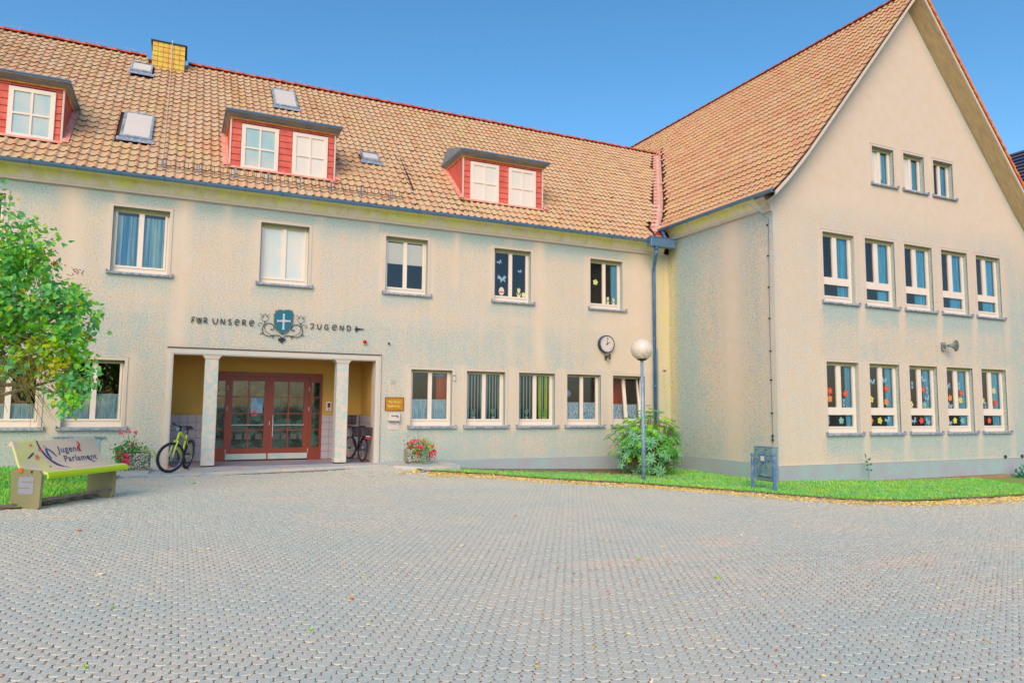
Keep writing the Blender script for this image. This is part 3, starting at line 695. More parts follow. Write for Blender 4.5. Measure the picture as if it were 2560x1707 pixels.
drape('cafe_curtain', 11.12, 12.14, -.36, .10, YC+.1, M_LACE, 'lace half curtain in the tilted window behind the lamp post', amp=.012, per=.09, scallop=.02)
drape('red_curtain', 6.0, 6.35, .1, .95, YC+.15, M_REDC, 'brick red side curtain in the window above the right flower trough')
drape('red_curtain', 11.55, 12.0, .0, .85, YC+.5, M_REDC, 'faded red curtain deep inside the tilted window')
drape('yellow_drape', 6.72, 6.79, -.35, .85, YC+.02, M_YELL, 'narrow yellow drape at the left of the first vertical blind window', amp=.01, per=.05)
drape('yellow_drape', 8.86, 8.94, -.35, .85, YC+.01, M_YELL, 'left one of two bright yellow drapes in the second vertical blind window', amp=.01, per=.05)
drape('yellow_drape', 9.04, 9.12, -.35, .85, YC+.01, M_YELL, 'right one of two bright yellow drapes in the second vertical blind window', amp=.01, per=.05)
for wi, (xa, xb, n_) in enumerate(((6.82, 7.74, 11), (8.2, 9.26, 11))):
    t = thing('vertical_blind', ('grey vertical slat blind in the first window from the left with slats' if wi == 0 else 'grey vertical slat blind behind the yellow drapes'), 'blind', (xa, YC+.015, -.4), group='vertical slat blinds')
    for k in range(n_):
        piece('slat', 'vslat', lambda: MB().add([(0, 0, .04), (.042, .02, .04), (.042, .02, 1.3), (0, 0, 1.3)], [(0, 1, 2, 3)]), M_GREYB, t, ((xb-xa)*k/n_+random.uniform(-.006, .006), 0, 0))
for i, x in enumerate(GX):
    nth = ['first', 'second', 'third', 'fourth', 'fifth'][i]
    drape('side_curtain', x+.72-.04*i, x+1.10, 2.8, 4.45, YG+.185, M_BLUEC, 'steel blue curtain in the %s upper gable window from the left' % nth, group='blue curtains in the gable windows')
    drape('side_curtain', x+.88-.03*i, x+1.10, -.5, 1.1, YG+.185, M_BLUEC, 'steel blue curtain in the %s ground floor gable window from the left' % nth, group='blue curtains in the gable windows')
for i, x in enumerate(TX):
    nth = ['left', 'middle', 'right'][i]
    drape('side_curtain', x+.64-.02*i, x+.82, 6.12, 7.0, YG+.20, M_BLUEC, 'steel blue curtain in the %s attic window of the gable' % nth, group='blue curtains in the gable windows')
    if i < 2: drape('blind_or_reflection', x+.04, x+.62, 6.30-.05*i, 7.0, YG+.19, M_BLIND_REFL, 'pale sheet imitating sky reflection in the %s attic window of the gable' % nth, 'blind', amp=.001)  # pale sheets added behind two attic windows to imitate reflected sky
for wk in ('U2', 'T0', 'T1'):  # white sky reflection painted into the colour of these panes
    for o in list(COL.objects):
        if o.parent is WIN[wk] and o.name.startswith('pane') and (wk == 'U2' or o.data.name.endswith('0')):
            me = o.data.copy(); me.materials.clear(); me.materials.append(simple('bright_sky_reflection_pane', (236, 222, 204), (206, 216, 208), 1.3, .15, spec=.7)); o.data = me
# spider plants on the sills of the blind windows, lampshade
M_PLANT = simple('pale_spider_plant', (150, 200, 170), (190, 214, 200), 8, .6)
for k, (px_, lb) in enumerate(((6.98, 'left pot of spider plant in the first vertical blind window'), (7.52, 'right pot of spider plant in the first vertical blind window'), (8.5, 'spider plant on the sill of the second vertical blind window, left'), (9.0, 'spider plant on the sill before the yellow drapes'))):
    t = thing('spider_plant', lb, 'plant', (px_, D+.21, -.33))
    MB().lathe([(.035, 0), (.05, .07), (.046, .07)], 10).build('pot', M_WHITE, t)
    m = MB()
    for q in range(16):
        a = random.uniform(0, 6.28); L = random.uniform(.1, .2); h = random.uniform(.1, .24)
        m.tube([(0, 0, .06), (math.cos(a)*L*.4, math.sin(a)*.03, .06+h), (math.cos(a)*L, math.sin(a)*.05, .06+h*.75)], [.004, .005, .002], 4)
    m.build('leaves', M_PLANT, t)
m = MB(); m.lathe([(.02, .11), (.10, .09), (.15, .02), (.15, -.03), (.09, -.1), (.02, -.11)], 20); o = m.build('globe_lampshade', simple('blue_glass_shade', (110, 160, 206), (150, 190, 220), 3, .3), None, (9.87, D+.5, .38), smooth=True); tag(o, 'round pale blue hanging lampshade inside the window with lace curtains', 'lampshade')
m = MB(); m.lathe([(.02, .1), (.12, .08), (.19, 0), (.16, -.07), (.02, -.1)], 20); o = m.build('globe_lampshade', MC['blue_glass_shade'], None, (6.12, D+.45, .82), smooth=True); tag(o, 'round blue hanging lampshade cut off at the top of the window above the right trough', 'lampshade')
# pictures stuck on the window panes
def flower_mb(r, petals=5):
    m = MB()
    n = petals*8; pts = []
    for k in range(n):
        a = 2*math.pi*k/n; rr = r*(.58+.42*abs(math.cos(petals*a/2))**.8); pts.append((rr*math.sin(a), rr*math.cos(a)))
    m.prism(pts, -.002, .002); return m
PAP = {c: simple('paper_'+c, v, v2, 30, .7) for c, v, v2 in (('red', (236, 74, 30), (226, 90, 60)), ('yellow', (226, 226, 110), (214, 206, 90)), ('orange', (226, 160, 90), (236, 120, 50)), ('cream', (226, 222, 170), (214, 210, 150)), ('blue', (150, 186, 204), (120, 160, 190)), ('teal', (110, 176, 176), (130, 190, 180)), ('green', (60, 130, 130), (90, 160, 150)), ('white', (226, 212, 196), (214, 206, 198)))}
def stick(win, kind, x, z, c, s=.075, dep=.15, c2=None, name='paper_flower'):
    fr = WIN[win]; yy = dep+.004
    if kind == 'f':
        o = piece(name, 'fl%.3f' % s, lambda: flower_mb(s), PAP[c], fr, (x, yy, z), rot=(0, random.uniform(-.4, .4), 0))
    elif kind == 'b':   # bird / butterfly cut-out
        pts = [(0, .0), (.05, .06), (.09, .02), (.05, -.01), (.07, -.07), (.01, -.03), (-.03, -.08), (-.03, -.02), (-.09, .0), (-.07, .07), (-.02, .03)]
        sc = s/.08; o = piece('paper_bird', 'bd%.3f' % s, lambda: MB().prism([(a*sc, b*sc) for a, b in pts], -.002, .002), PAP[c], fr, (x, yy, z), rot=(0, random.uniform(-.5, .5), 0))
    elif kind == 't':   # tulip
        pts = [(-.03, .05), (-.015, .08), (0, .05), (.015, .08), (.03, .05), (.02, .0), (.006, -.01), (.006, -.05), (.045, .0), (.02, -.09), (-.02, -.09), (-.045, .0), (-.006, -.05), (-.006, -.01), (-.02, .0)]
        sc = s/.08; o = piece('paper_tulip', 'tl%.3f' % s, lambda: MB().prism([(a*sc, b*sc) for a, b in pts], -.002, .002), PAP[c], fr, (x, yy, z))
    elif kind == 'e':
        o = piece('paper_egg', 'eg%.3f' % s, lambda: MB().prism([(s*.72*math.sin(a), s*math.cos(a)*(1.1 if math.cos(a) > 0 else .9)) for a in np.linspace(0, 2*math.pi, 20)[:-1]], -.002, .002), PAP[c], fr, (x, yy, z))
    if o.data.materials[0] != PAP[c]:
        me = o.data.copy(); me.materials.clear(); me.materials.append(PAP[c]); o.data = me
    if c2:
        if kind == 'f': piece('flower_centre', 'fc%.3f' % s, lambda: MB().lathe([(s*.25, -.004), (s*.25, .0)], 10, ax='y'), PAP[c2], fr, (x, yy-.002, z))
        elif kind == 'e': piece('egg_band', 'eb%.3f' % s, lambda: MB().box(-s*.6, -.005, -s*.28, s*.6, -.003, s*.02), PAP[c2], fr, (x, yy, z))
stick('U4', 'b', .30, .62, 'blue', .12); stick('U4', 'e', .29, .27, 'white', .11, c2='red'); stick('U4', 't', .80, .28, 'cream', .13); stick('U4', 'e', .94, .22, 'cream', .07); stick('U4', 'b', .83, .86, 'blue', .055); stick('U4', 'b', .22, 1.06, 'blue', .07)
stick('U5', 'f', .27, .76, 'cream', .085, c2='yellow'); stick('U5', 't', .68, .27, 'cream', .11); stick('U5', 't', .87, .25, 'cream', .10)
L_ = [('B0', 'f', .25, 1.06, 'red', 'orange'), ('B0', 'f', .24, .86, 'orange', 'red'), ('B0', 'f', .80, 1.0, 'red', 'orange'), ('B0', 't', .73, .78, 'blue', None), ('B0', 'f', .62, .31, 'teal', 'yellow'), ('B0', 't', .16, .33, 'blue', None),
      ('B1', 'b', .27, 1.33, 'blue', None), ('B1', 'b', .72, 1.38, 'blue', None), ('B1', 'f', .80, 1.15, 'red', 'orange'), ('B1', 'f', .20, .86, 'yellow', 'green'), ('B1', 'f', .77, .80, 'orange', 'red'), ('B1', 'f', .50, .31, 'yellow', 'orange'), ('B1', 'b', .80, .33, 'blue', None), ('B1', 'f', .16, .31, 'orange', None),
      ('B2', 't', .28, 1.28, 'blue', None), ('B2', 'b', .75, 1.43, 'blue', None), ('B2', 'f', .72, 1.16, 'red', 'yellow'), ('B2', 't', .88, 1.15, 'blue', None), ('B2', 'b', .88, .92, 'blue', None), ('B2', 'f', .21, .74, 'cream', 'yellow'), ('B2', 'f', .76, .74, 'teal', 'yellow'), ('B2', 'f', .60, .31, 'red', None), ('B2', 'b', .30, .31, 'blue', None), ('B2', 'b', .86, .28, 'blue', None), ('B2', 'f', .14, .92, 'red', None),
      ('B3', 'b', .24, 1.28, 'blue', None), ('B3', 't', .72, 1.30, 'blue', None), ('B3', 'f', .80, 1.08, 'red', 'white'), ('B3', 'f', .76, .88, 'yellow', 'orange'), ('B3', 'f', .31, .94, 'orange', None), ('B3', 'b', .30, .72, 'blue', None), ('B3', 'f', .48, .31, 'yellow', None), ('B3', 'f', .80, .31, 'teal', None), ('B3', 'b', .25, .26, 'blue', None),
      ('B4', 'f', .76, 1.17, 'cream', 'yellow'), ('B4', 'f', .22, .88, 'yellow', None), ('B4', 'f', .80, .82, 'red', None), ('B4', 't', .33, .76, 'blue', None), ('B4', 'f', .48, .31, 'red', 'orange')]
for w_, k, x, z, c, c2 in L_: stick(w_, k, x, z, c, .092 if k == 'f' else .10, .12, c2)
# ------------------------------------------------------------------ entrance recess
RY = D+1.5
M_OCH = simple('ochre_wall_paint', (206, 164, 78), (186, 150, 74), .8, .8, lo=.3, hi=.7)
M_GROUT = simple('tile_grout', (88, 112, 132), (78, 96, 120), 8, .8)
M_WTILE = simple('lavender_grey_tile', (172, 164, 180), (186, 172, 164), 1.4, .35, lo=.3, hi=.7, spec=.5)
m = MB()
XR0, XR1 = PX0-.02, PX1+.02
m.add([(XR0, D+.3, -1.35), (XR0, RY, -1.35), (XR0, RY, 1.12), (XR0, D+.3, 1.12)], [(0, 1, 2, 3)])
m.add([(XR1, D+.3, -1.35), (XR1, RY, -1.35), (XR1, RY, 1.12), (XR1, D+.3, 1.12)], [(3, 2, 1, 0)])
m.add([(XR0, D+.02, 1.10), (XR1, D+.02, 1.10), (XR1, RY, 1.10), (XR0, RY, 1.10)], [(0, 1, 2, 3)])
frame_bars(m, XR0, XR1, -1.35, 1.12, [(.84, -1.36, 3.355, .785)], RY, RY+.2)
m.build('recess_wall', M_OCH, school, local=False)
t_wall = MB(); t_wall.box(XR0, D+.3, -1.34, XR0+.012, RY, -.245); t_wall.box(XR1-.012, D+.3, -1.34, XR1, RY, -.245); t_wall.box(XR0, RY-.012, -1.34, .84, RY, -.245); t_wall.box(3.355, RY-.012, -1.34, XR1, RY, -.245)
tw = t_wall.build('tile_backing', M_GROUT, school, local=False)
def wt(x, y, z, ax, dx, dz=.18):
    b = .0035
    if ax == 'x': f = lambda: MB().bevel_box(b, -.008, b, dx-b, 0, dz-b, .002)
    else: f = lambda: MB().bevel_box(0, b, b, .008, dx-b, dz-b, .002)
    piece('wall_tile', 'wt%s%.3f%.3f' % (ax, dx, dz), f, M_WTILE, tw, (x, y, z), local=False)
for r_ in range(6):
    z = -1.335+r_*.1815
    for k in range(5): wt(XR0+.014+k*.183, RY-.012, z, 'x', .183)
    for k in range(5): wt(3.36+k*.187, RY-.012, z, 'x', .187)
    for k in range(6):
        wt(XR0+.012, D+.31+k*.195, z, 'y', .195); wt(XR1-.020, D+.31+k*.195, z, 'y', .195)
# portal surround
m = MB(); frame_bars(m, -.205, 4.447, -1.36, 1.205, [(PX0, -1.4, PX1, PZ)], D-.05, D+.32); m.build('portal_surround', M_TRIM, school, local=False)
m = MB(); frame_bars(m, -.165, 4.405, -1.36, 1.165, [(PX0-.02, -1.4, PX1+.02, PZ+.02)], D-.062, D-.05); m.build('portal_moulding', simple('weathered_stone', (200, 206, 196), (214, 198, 184), 6, .9), school, local=False)
m = MB(); m.box(-.215, D-.075, 1.205, 4.457, D, 1.222); m.build('portal_drip_edge', M_IRON, school, local=False)
M_COL = simple('weathered_pillar', (184, 202, 194), (222, 204, 186), 9, .9, lo=.42, hi=.58, detail=6)
for x0, x1 in ((.543, .817), (3.405, 3.679)):
    p = MB().bevel_box(x0, D-.02, -1.325, x1, D+.27, .985, .006).build('pillar', M_COL, school, local=False)
    m = MB()
    for k, (e, z0, z1) in enumerate(((.0+.008, .985, .995), (.016, .995, 1.004))): m.box(x0-e, D-.02-e, z0, x1+e, D+.27+e, z1)
    a, b = .01, .058
    m.add([(x0-a, D-.03, 1.004), (x1+a, D-.03, 1.004), (x1+a, D+.28, 1.004), (x0-a, D+.28, 1.004), (x0-b, D-.046, 1.068), (x1+b, D-.046, 1.068), (x1+b, D+.31, 1.068), (x0-b, D+.31, 1.068)], [(0, 3, 2, 1), (4, 5, 6, 7), (0, 1, 5, 4), (1, 2, 6, 5), (2, 3, 7, 6), (3, 0, 4, 7)])
    m.build('capital', M_TRIM, p, local=False)
    MB().box(x0+.01, D-.01, -1.35, x1-.03, D+.26, -1.322).build('pillar_foot', M_BLACK, p, local=False)
# door
M_WOOD = simple('red_brown_door_wood', (150, 52, 24), (116, 62, 46), 3, .4, sc3=(5, 5, .6), spec=.5, lo=.35, hi=.7)
M_KICK = simple('pale_kick_plate', (200, 200, 190), (172, 196, 190), 4, .4)
m = MB(); frame_bars(m, .84, 3.355, FLOOR, .785, [(1.12, FLOOR-.01, 2.062, .68), (2.09, FLOOR-.01, 3.035, .68), (.90, -1.04, 1.07, .56), (3.10, -1.04, 3.30, .56)], RY-.02, RY+.09)
dfm = m.build('door_frame', M_WOOD, school, local=False)
for x0, x1 in ((.90, 1.07), (3.10, 3.30)):
    MB().add([(x0, RY+.03, -1.04), (x1, RY+.03, -1.04), (x1, RY+.03, .56), (x0, RY+.03, .56)], [(0, 1, 2, 3)]).build('pane', M_GLASS, dfm, local=False)
    for z in (.19, -.21, -.61): MB().box(x0, RY+.0, z-.012, x1, RY+.025, z+.012).build('glazing_bar', M_WOOD, dfm, local=False)
for x0, c in ((1.12, 0), (2.09, 1)):
    cols = [(.115, .465), (.50, .845)] if c == 0 else [(.10, .43), (.465, .81)]
    rows = [(-1.05, -.625), (-.60, -.225), (-.20, .175), (.20, .57)]
    holes = [(a, r0, b, r1) for a, b in cols for r0, r1 in rows]
    lf = frame_bars(MB(), 0, .942, FLOOR+.02, .675, holes, 0, .05).build('door_leaf', M_WOOD, school, (x0, RY-.01, 0), local=False)
    for a, r0, b, r1 in holes: MB().add([(a-.003, .028, r0), (b+.003, .028, r0), (b+.003, .028, r1), (a-.003, .028, r1)], [(0, 1, 2, 3)]).build('pane', M_GLASS, lf)
    MB().bevel_box(-.0, -.012, FLOOR+.03, .935, 0, FLOOR+.165, .003).build('kick_plate', M_KICK, lf)
    MB().tube([(.10, -.05, -.49), (.83, -.05, -.49)], .011, 6).build('push_bar', M_KICK, lf)
    for z in (.4, -.1, -1.12): MB().tube([((-.0 if c == 0 else .942), -.012, z-.05), ((-.0 if c == 0 else .942), -.012, z+.05)], .011, 6).build('hinge', M_KICK, lf)
    if c == 1:
        MB().tube([(.085, .0, -.25), (.085, -.06, -.25), (.085, -.06, -.78), (.085, 0, -.78)], .012, 6).build('handle', M_KICK, lf)
        MB().box(-.012, -.01, -.5, .02, .0, -.4).build('lock_plate', M_KICK, lf)
# poster on the left leaf, paper figure
t = thing('poster', 'pale blue poster with a round dark blue emblem stuck inside the left door leaf', 'poster', (1.66, RY+.012, -.03))
m = MB().box(-.0, 0, -.19, .27, .003, .19).build('sheet', PAP['blue'], t)
m = MB(); m.prism([(.12, .19), (.27, .19), (.27, .02), (.20, .05), (.14, .11)], -.002, -.001); m.build('corner_emblem', simple('poster_blue', (90, 140, 180), (110, 150, 190), 9, .6), t)
for k in range(5): MB().box(.02, -.002, -.02-.03*k, .20-.02*(k % 2), -.001, -.013-.03*k).build('text_line', simple('poster_ink', (90, 120, 150), (70, 100, 130), 9, .6), t)
t = thing('paper_figure', 'small red paper figure on the left door leaf below the poster', 'sticker', (1.75, RY+.006, -.20))
m = MB(); m.prism([(-.07, -.06), (.07, -.06), (.04, .02), (.0, .035), (-.04, .02)], 0, .003); m.lathe([(.028, -.001), (.028, .003)], 12, (0, 0, .05), 'y'); m.build('figure', simple('pink_red_paper', (236, 70, 90), (226, 100, 110), 20, .7), t)
# hall behind the door: white blocks added to imitate reflections of windows opposite
t = thing('reflection_block_row', 'row of white blocks added to imitate reflections in the entrance door', 'reflection', (1.2, 19.8, -.9))
for k in range(9): MB().bevel_box(k*.22+(.05 if k > 2 else 0), 0, 0, k*.22+.17+(.05 if k > 2 else 0), .08, .15, .01).build('reflection_block', M_WHITE, t)
m = MB(); m.box(PX0-.3, RY+.3, -2.2, 4.6, 20.6, FLOOR); m.build('hall_floor', simple('hall_floor', (190, 180, 150), (150, 156, 140), 1.2, .4), school, local=False)
m = MB(); m.box(PX0-.2, 20.52, FLOOR, 4.5, 20.58, 1.3); m.build('hall_wall', simple('hall_tree_reflection', (180, 235, 215), (80, 130, 90), 3.2, .9, lo=.44, hi=.56), school, local=False)  # mottled green stands in for tree reflections in the door glass
# intercom
t = thing('intercom', 'white door intercom panel beside the entrance door', 'intercom', (3.455, RY-.01, -.14))
MB().bevel_box(0, -.03, 0, .135, 0, .23, .006).build('housing', M_WHITE, t); MB().box(.035, -.034, .08, .10, -.03, .19).build('screen', M_BLACK, t); MB().lathe([(.016, -.036), (.016, -.03)], 10, (.068, 0, .035), 'y').build('button', M_BLACK, t)
MB().box(.055, -.037, .10, .082, -.034, .13).build('indicator', simple('red_indicator', (210, 40, 30), None, 9, .4), t)
# slabs in front of the entrance
M_SLAB = simple('entrance_slab', (214, 200, 186), (184, 196, 196), 3.2, .8, bmp=.002, lo=.4, hi=.6)
M_SLAB2 = simple('recess_floor_slab', (170, 160, 158), (150, 150, 176), 2.0, .45, spec=.5, lo=.35, hi=.65)
pl = MB(); pl.prism([(-1.0, 15.35), (-.6, 15.38), (1.75, 15.97), (3.6, 16.37), (5.2, 16.42), (5.2, D-.001), (PX1, D-.001), (PX1, RY+.02), (PX0, RY+.02), (PX0, D-.001), (-1.0, D-.001)], -1.75, -1.368, 'xy')
land = tag(pl.build('entrance_landing', simple('landing_edge_concrete', (196, 186, 172), (150, 140, 130), 5, .9)), 'low stone landing before the pillared school entrance', kind='structure')
def fy(x): return interp([(-1.0, 15.33), (-.6, 15.36), (1.75, 15.95), (3.6, 16.35), (5.2, 16.40)], x)
for k in range(8):
    xa = -.95+k*.76; xb = xa+.753
    if xb > 5.2: xb = 5.2
    m = MB(); m.prism([(xa, fy(xa)), (xb, fy(xb)), (xb, max(fy(xb)+.05, 16.37 if xb < 4 else 16.6)), (xa, max(fy(xa)+.05, 16.37 if xa < 4 else 16.6))], -1.42, -1.359, 'xy'); m.build('slab', M_SLAB, land)
    m = MB(); m.prism([(xa, max(fy(xa)+.06, 16.378 if xa < 4 else 16.608)), (xb, max(fy(xb)+.06, 16.378 if xb < 4 else 16.608)), (xb, D-.004), (xa, D-.004)], -1.41, -1.356, 'xy'); m.build('slab', M_SLAB, land)
for k in range(6):
    for j in range(2):
        xa = PX0+.002+k*.734; m = MB(); m.box(xa, D+.002+j*.75, -1.41, xa+.728, D+.745+j*.75, -1.352+.0), m.build('slab', M_SLAB2, land)
# planter platform right of the portal
m = MB(); m.prism([(4.5, 16.6), (4.55, 16.0), (4.83, 15.70), (5.08, 15.52), (5.6, 15.56), (6.05, 15.7), (6.12, D-.03), (4.5, D-.03)], -1.75, -1.352, 'xy'); tag(m.build('stone_platform', M_SLAB), 'flat concrete platform under the right flower trough', kind='structure')
m = MB(); m.prism([(-1.75, 15.45), (-.92, 15.5), (-.42, 15.75), (-.40, 16.3), (-.40, D-.03), (-1.75, D-.03)], -1.47, -1.318, 'xy'); o = m.build('stone_platform', M_SLAB); tag(o, 'cracked light well cover slab under the left flower trough', kind='structure')
m = MB(); m.box(-1.7, 15.5, -1.7, -.5, D-.03, -1.475); tag(m.build('stone_platform', M_PLINTH), 'dark footing below the left trough slab', kind='structure')
# basement window behind the bench
t = piece('window', 'basement', lambda: frame_bars(MB(), 0, .75, 0, .62, [(.06, .06, .69, .56)], -.015, .03), simple('blue_grey_frame', (120, 170, 200), (150, 186, 204), 6, .6), school, (-2.12, D, -1.32), local=False); t['label'] = 'blue grey basement window low behind the bench'
MB().add([(.06, .012, .06), (.69, .012, .06), (.69, .012, .56), (.06, .012, .56)], [(0, 1, 2, 3)]).build('pane', simple('basement_glass', (90, 140, 170), (120, 160, 190), 3, .2, spec=.6), t)
m = MB(); m.box(-.08, -.06, .62, .83, 0, .65); m.build('sill', M_SILL, t)
# ------------------------------------------------------------------ cornices
def profile_run(name, prof, a, b, mp, mat, parent, low=None, nseg=1, smooth=False):
    V = []; F = []; n = len(prof)
    for s_ in range(nseg+1):
        u = a+(b-a)*s_/nseg
        for p in prof: V.append(mp(u, p[0], p[1]))
    for s_ in range(nseg):
        for k in range(n-1): F.append((s_*n+k, s_*n+k+1, (s_+1)*n+k+1, (s_+1)*n+k))
    F.append(tuple(range(n))); F.append(tuple(nseg*n+k for k in range(n-1, -1, -1)))
    me = bpy.data.meshes.new(name); me.from_pydata([tuple(map(float, v)) for v in V], [], F); me.update()
    if low:
        at = me.attributes.new('low', 'FLOAT', 'POINT'); at.data.foreach_set('value', np.array([low[k] for _ in range(nseg+1) for k in range(n)], np.float32))
    return mkobj(name, me, mat, parent, smooth=smooth, local=False)
mpm = lambda u, o, z: (u, D-o, z)
profile_run('cornice_moulding', [(0, 4.46), (.02, 4.46), (.02, 4.472), (.075, 4.474), (.075, 4.535), (.03, 4.537), (0, 4.545)], -12, 12.86, mpm, M_TRIM, school)
profile_run('cornice_cove', [(0, 4.535), (.032, 4.538), (.055, 4.58), (.09, 4.64), (.13, 4.70), (.18, 4.75), (.34, 4.785), (.36, 4.80), (0, 4.80)], -12, 12.86, mpm, M_MOSS, school, low=[1, 1, .8, .5, .2, 0, 0, 0, 0], smooth=False)
mps = lambda u, o, z: (XW-o, u, z)
profile_run('cornice_moulding', [(0, 4.91), (.02, 4.91), (.02, 4.922), (.075, 4.924), (.075, 4.985), (.03, 4.987), (0, 4.995)], D-.12, 13.2, mps, M_TRIM, wing)
profile_run('cornice_cove', [(0, 4.985), (.032, 4.988), (.055, 5.03), (.09, 5.09), (.13, 5.15), (.18, 5.20), (.29, 5.24), (.30, 5.26), (0, 5.26)], D-.12, 13.2, mps, M_MOSS, wing, low=[1, 1, .8, .5, .2, 0, 0, 0, 0])
profile_run('cornice_end_block', [(0, 4.845), (.06, 4.85), (.07, 4.94), (.10, 5.03), (.18, 5.08), (.26, 5.12), (.29, 5.14), (.29, 5.27), (0, 5.27)], 13.2, YG-.0, mps, M_TRIM, wing, low=[1]*9)
# ------------------------------------------------------------------ roof tiles
TP = .183
def tile_templ(depth_vec, rise_vec, across, L, lip=.028):
    """pantile: across unit vec, depth_vec is horizontal unit up-slope, slope given; returns verts, faces, edge attr"""
    prof = [(0, .0), (.28, -.005), (.50, -.002), (.62, .020), (.75, .032), (.88, .024), (1.02, .003)]
    ac = np.array(across, float); up = np.array(depth_vec, float); nn = np.array(rise_vec, float)
    V = []; E = []
    for s_, lift in ((0, .028), (L, .0)):
        for a, h in prof: V.append(ac*(a*TP)+up*s_+nn*(h+lift)); E.append(0)
    base = len(V)
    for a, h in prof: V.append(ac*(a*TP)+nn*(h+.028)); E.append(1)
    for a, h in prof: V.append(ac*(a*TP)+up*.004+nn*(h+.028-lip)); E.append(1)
    F = []; n = len(prof)
    for k in range(n-1): F.append((k, k+1, n+k+1, n+k)); F.append((base+k+n, base+k+n+1, base+k+1, base+k))
    return V, F, E
def place_tiles(parent, mat, templ, pts, campos_filter, nkeep=300):
    V, F, E = templ; P = np.asarray(pts, float)
    d = P@CF; px = 1280+FPX*(P@CR)/d; py = 853.5-FPX*(P@CU)/d
    vis = (px > 0) & (px < 2560) & (py > 0) & (py < 1707)
    order = np.argsort(np.where(vis, d, 1e9)); keep = order[:nkeep]; rest_ = order[nkeep:]
    me = bpy.data.meshes.new('tile'); me.from_pydata([tuple(v) for v in V], [], F); at = me.attributes.new('edge', 'FLOAT', 'POINT'); at.data.foreach_set('value', np.array(E, np.float32)); me.materials.append(mat)
    for i in keep: mkobj('tile', me, mat, parent, tuple(P[i]+RNG.normal(0, .0025, 3)), local=False)
    tv = np.array(V); pts_ = P[rest_]; Vv = tv[None]+pts_[:, None, :]+RNG.normal(0, .003, (len(pts_), 1, 3))
    o = fastmesh('tile_field', Vv.reshape(-1, 3), F, len(pts_), len(tv), mat, None, 'stuff', attrs={'edge': np.tile(E, len(pts_))})
    o.parent = parent; o.matrix_parent_inverse = wmat(parent).inverted()
# main roof
RS = .88; Y0, Z0 = 16.60, 4.80; YR = 22.47; ZR = Z0+RS*(YR-Y0)
ZR = 9.95
RS = (ZR-Z0)/(YR-Y0); nl = math.hypot(1, RS); UPM = (0, 1/nl, RS/nl); NM = (0, -RS/nl, 1/nl)
def zmain(y): return Z0+RS*(y-Y0)
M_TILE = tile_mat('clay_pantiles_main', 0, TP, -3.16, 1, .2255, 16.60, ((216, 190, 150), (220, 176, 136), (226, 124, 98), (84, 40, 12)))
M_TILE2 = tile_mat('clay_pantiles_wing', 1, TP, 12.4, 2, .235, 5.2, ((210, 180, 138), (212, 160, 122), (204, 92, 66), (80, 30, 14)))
M_UNDER = simple('roof_underlay', (110, 60, 34), (90, 56, 40), 6, .9)
m = MB(); m.add([(-12, Y0, Z0-.03), (17.0, Y0, Z0-.03), (17.0, YR, ZR-.03), (-12, YR, ZR-.03), (17.0, 28.4, 4.9), (-12, 28.4, 4.9)], [(0, 1, 2, 3), (3, 2, 4, 5)])
roof_m = m.build('roof', M_UNDER, school, local=False)
DORM = [(-4.9, -2.46, [-4.66, -3.43]), (.87, 3.27, [1.11, 2.26]), (6.66, 9.04, [6.865, 7.99])]
YD = 17.42; DZ0 = 5.50; DZ1 = 6.67
SKY = [(-1.42, -.78, 17.84, 18.98, 'large'), (-1.54, -1.01, 21.28, 21.83, 'vent'), (2.16, 2.83, 20.75, 21.81, 'large'), (4.21, 4.68, 18.46, 18.86, 'vent')]
def zdorm(y): return 6.80+.36*(y-17.15)
def xval(y):   # valley x for main roof height
    z = zmain(y); a = np.interp(-z, [-11.8, -7.3, -6.38, -5.70, -5.24], [0, 3.75, 4.52, 5.15, 5.63]); return 18.35-a
pts = []
rowd = .2255
for j in range(26):
    y = Y0+j*rowd-.02; z = zmain(y)
    for k in range(-26, 130):
        x = -3.16+(k-18)*TP
        if x < -11.6 or x > 17: continue
        if x+TP > xval(min(y+.1, YR))-.20: continue
        xc, yc = x+TP/2, y+rowd*.5
        if any(a-.04 < xc < b+.04 and YD-.12 < yc < (18.86 if not (a+.42 < xc < b-.42) else 19.6) for a, b, _ in DORM): continue
        if any(a-.02 < xc < b+.02 and c-.08 < yc < d_+.03 for a, b, c, d_, _ in SKY): continue
        if -1.10 < xc < -.17 and yc > 21.95: continue
        pts.append((x, y, z))
L1_ = rowd*nl*1.12
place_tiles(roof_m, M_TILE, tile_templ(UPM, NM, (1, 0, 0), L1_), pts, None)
# dark slipped-tile gaps
for y in np.arange(17.45, 18.9, .2255): pass
# ridge tiles of main roof
def ridge_tile_mb(L, r=.085):
    m = MB(); V = []; F = []; n = 7
    for s_, rr in ((0, r*1.08), (L*1.06, r)):
        for k in range(n):
            a = math.pi*k/(n-1); V.append((s_, -math.cos(a)*rr, math.sin(a)*rr*.8-.02))
    for k in range(n-1): F.append((k, k+1, n+k+1, n+k))
    F.append(tuple(range(n)))
    m.add(V, F); return m
M_RIDGE = simple('red_ridge_tile', (210, 80, 66), (226, 128, 96), 7, .8, lo=.4, hi=.6)
for k in range(66):
    x = -8+k*.375
    if x > 16.5: break
    if -1.3 < x < -.25: continue
    piece('ridge_tile', 'rtile', lambda: ridge_tile_mb(.375, .10), M_RIDGE, roof_m, (x, YR, ZR+.03+random.uniform(-.006, .006)), local=False, rot=(0, random.uniform(-.01, .01), 0), smooth=True)
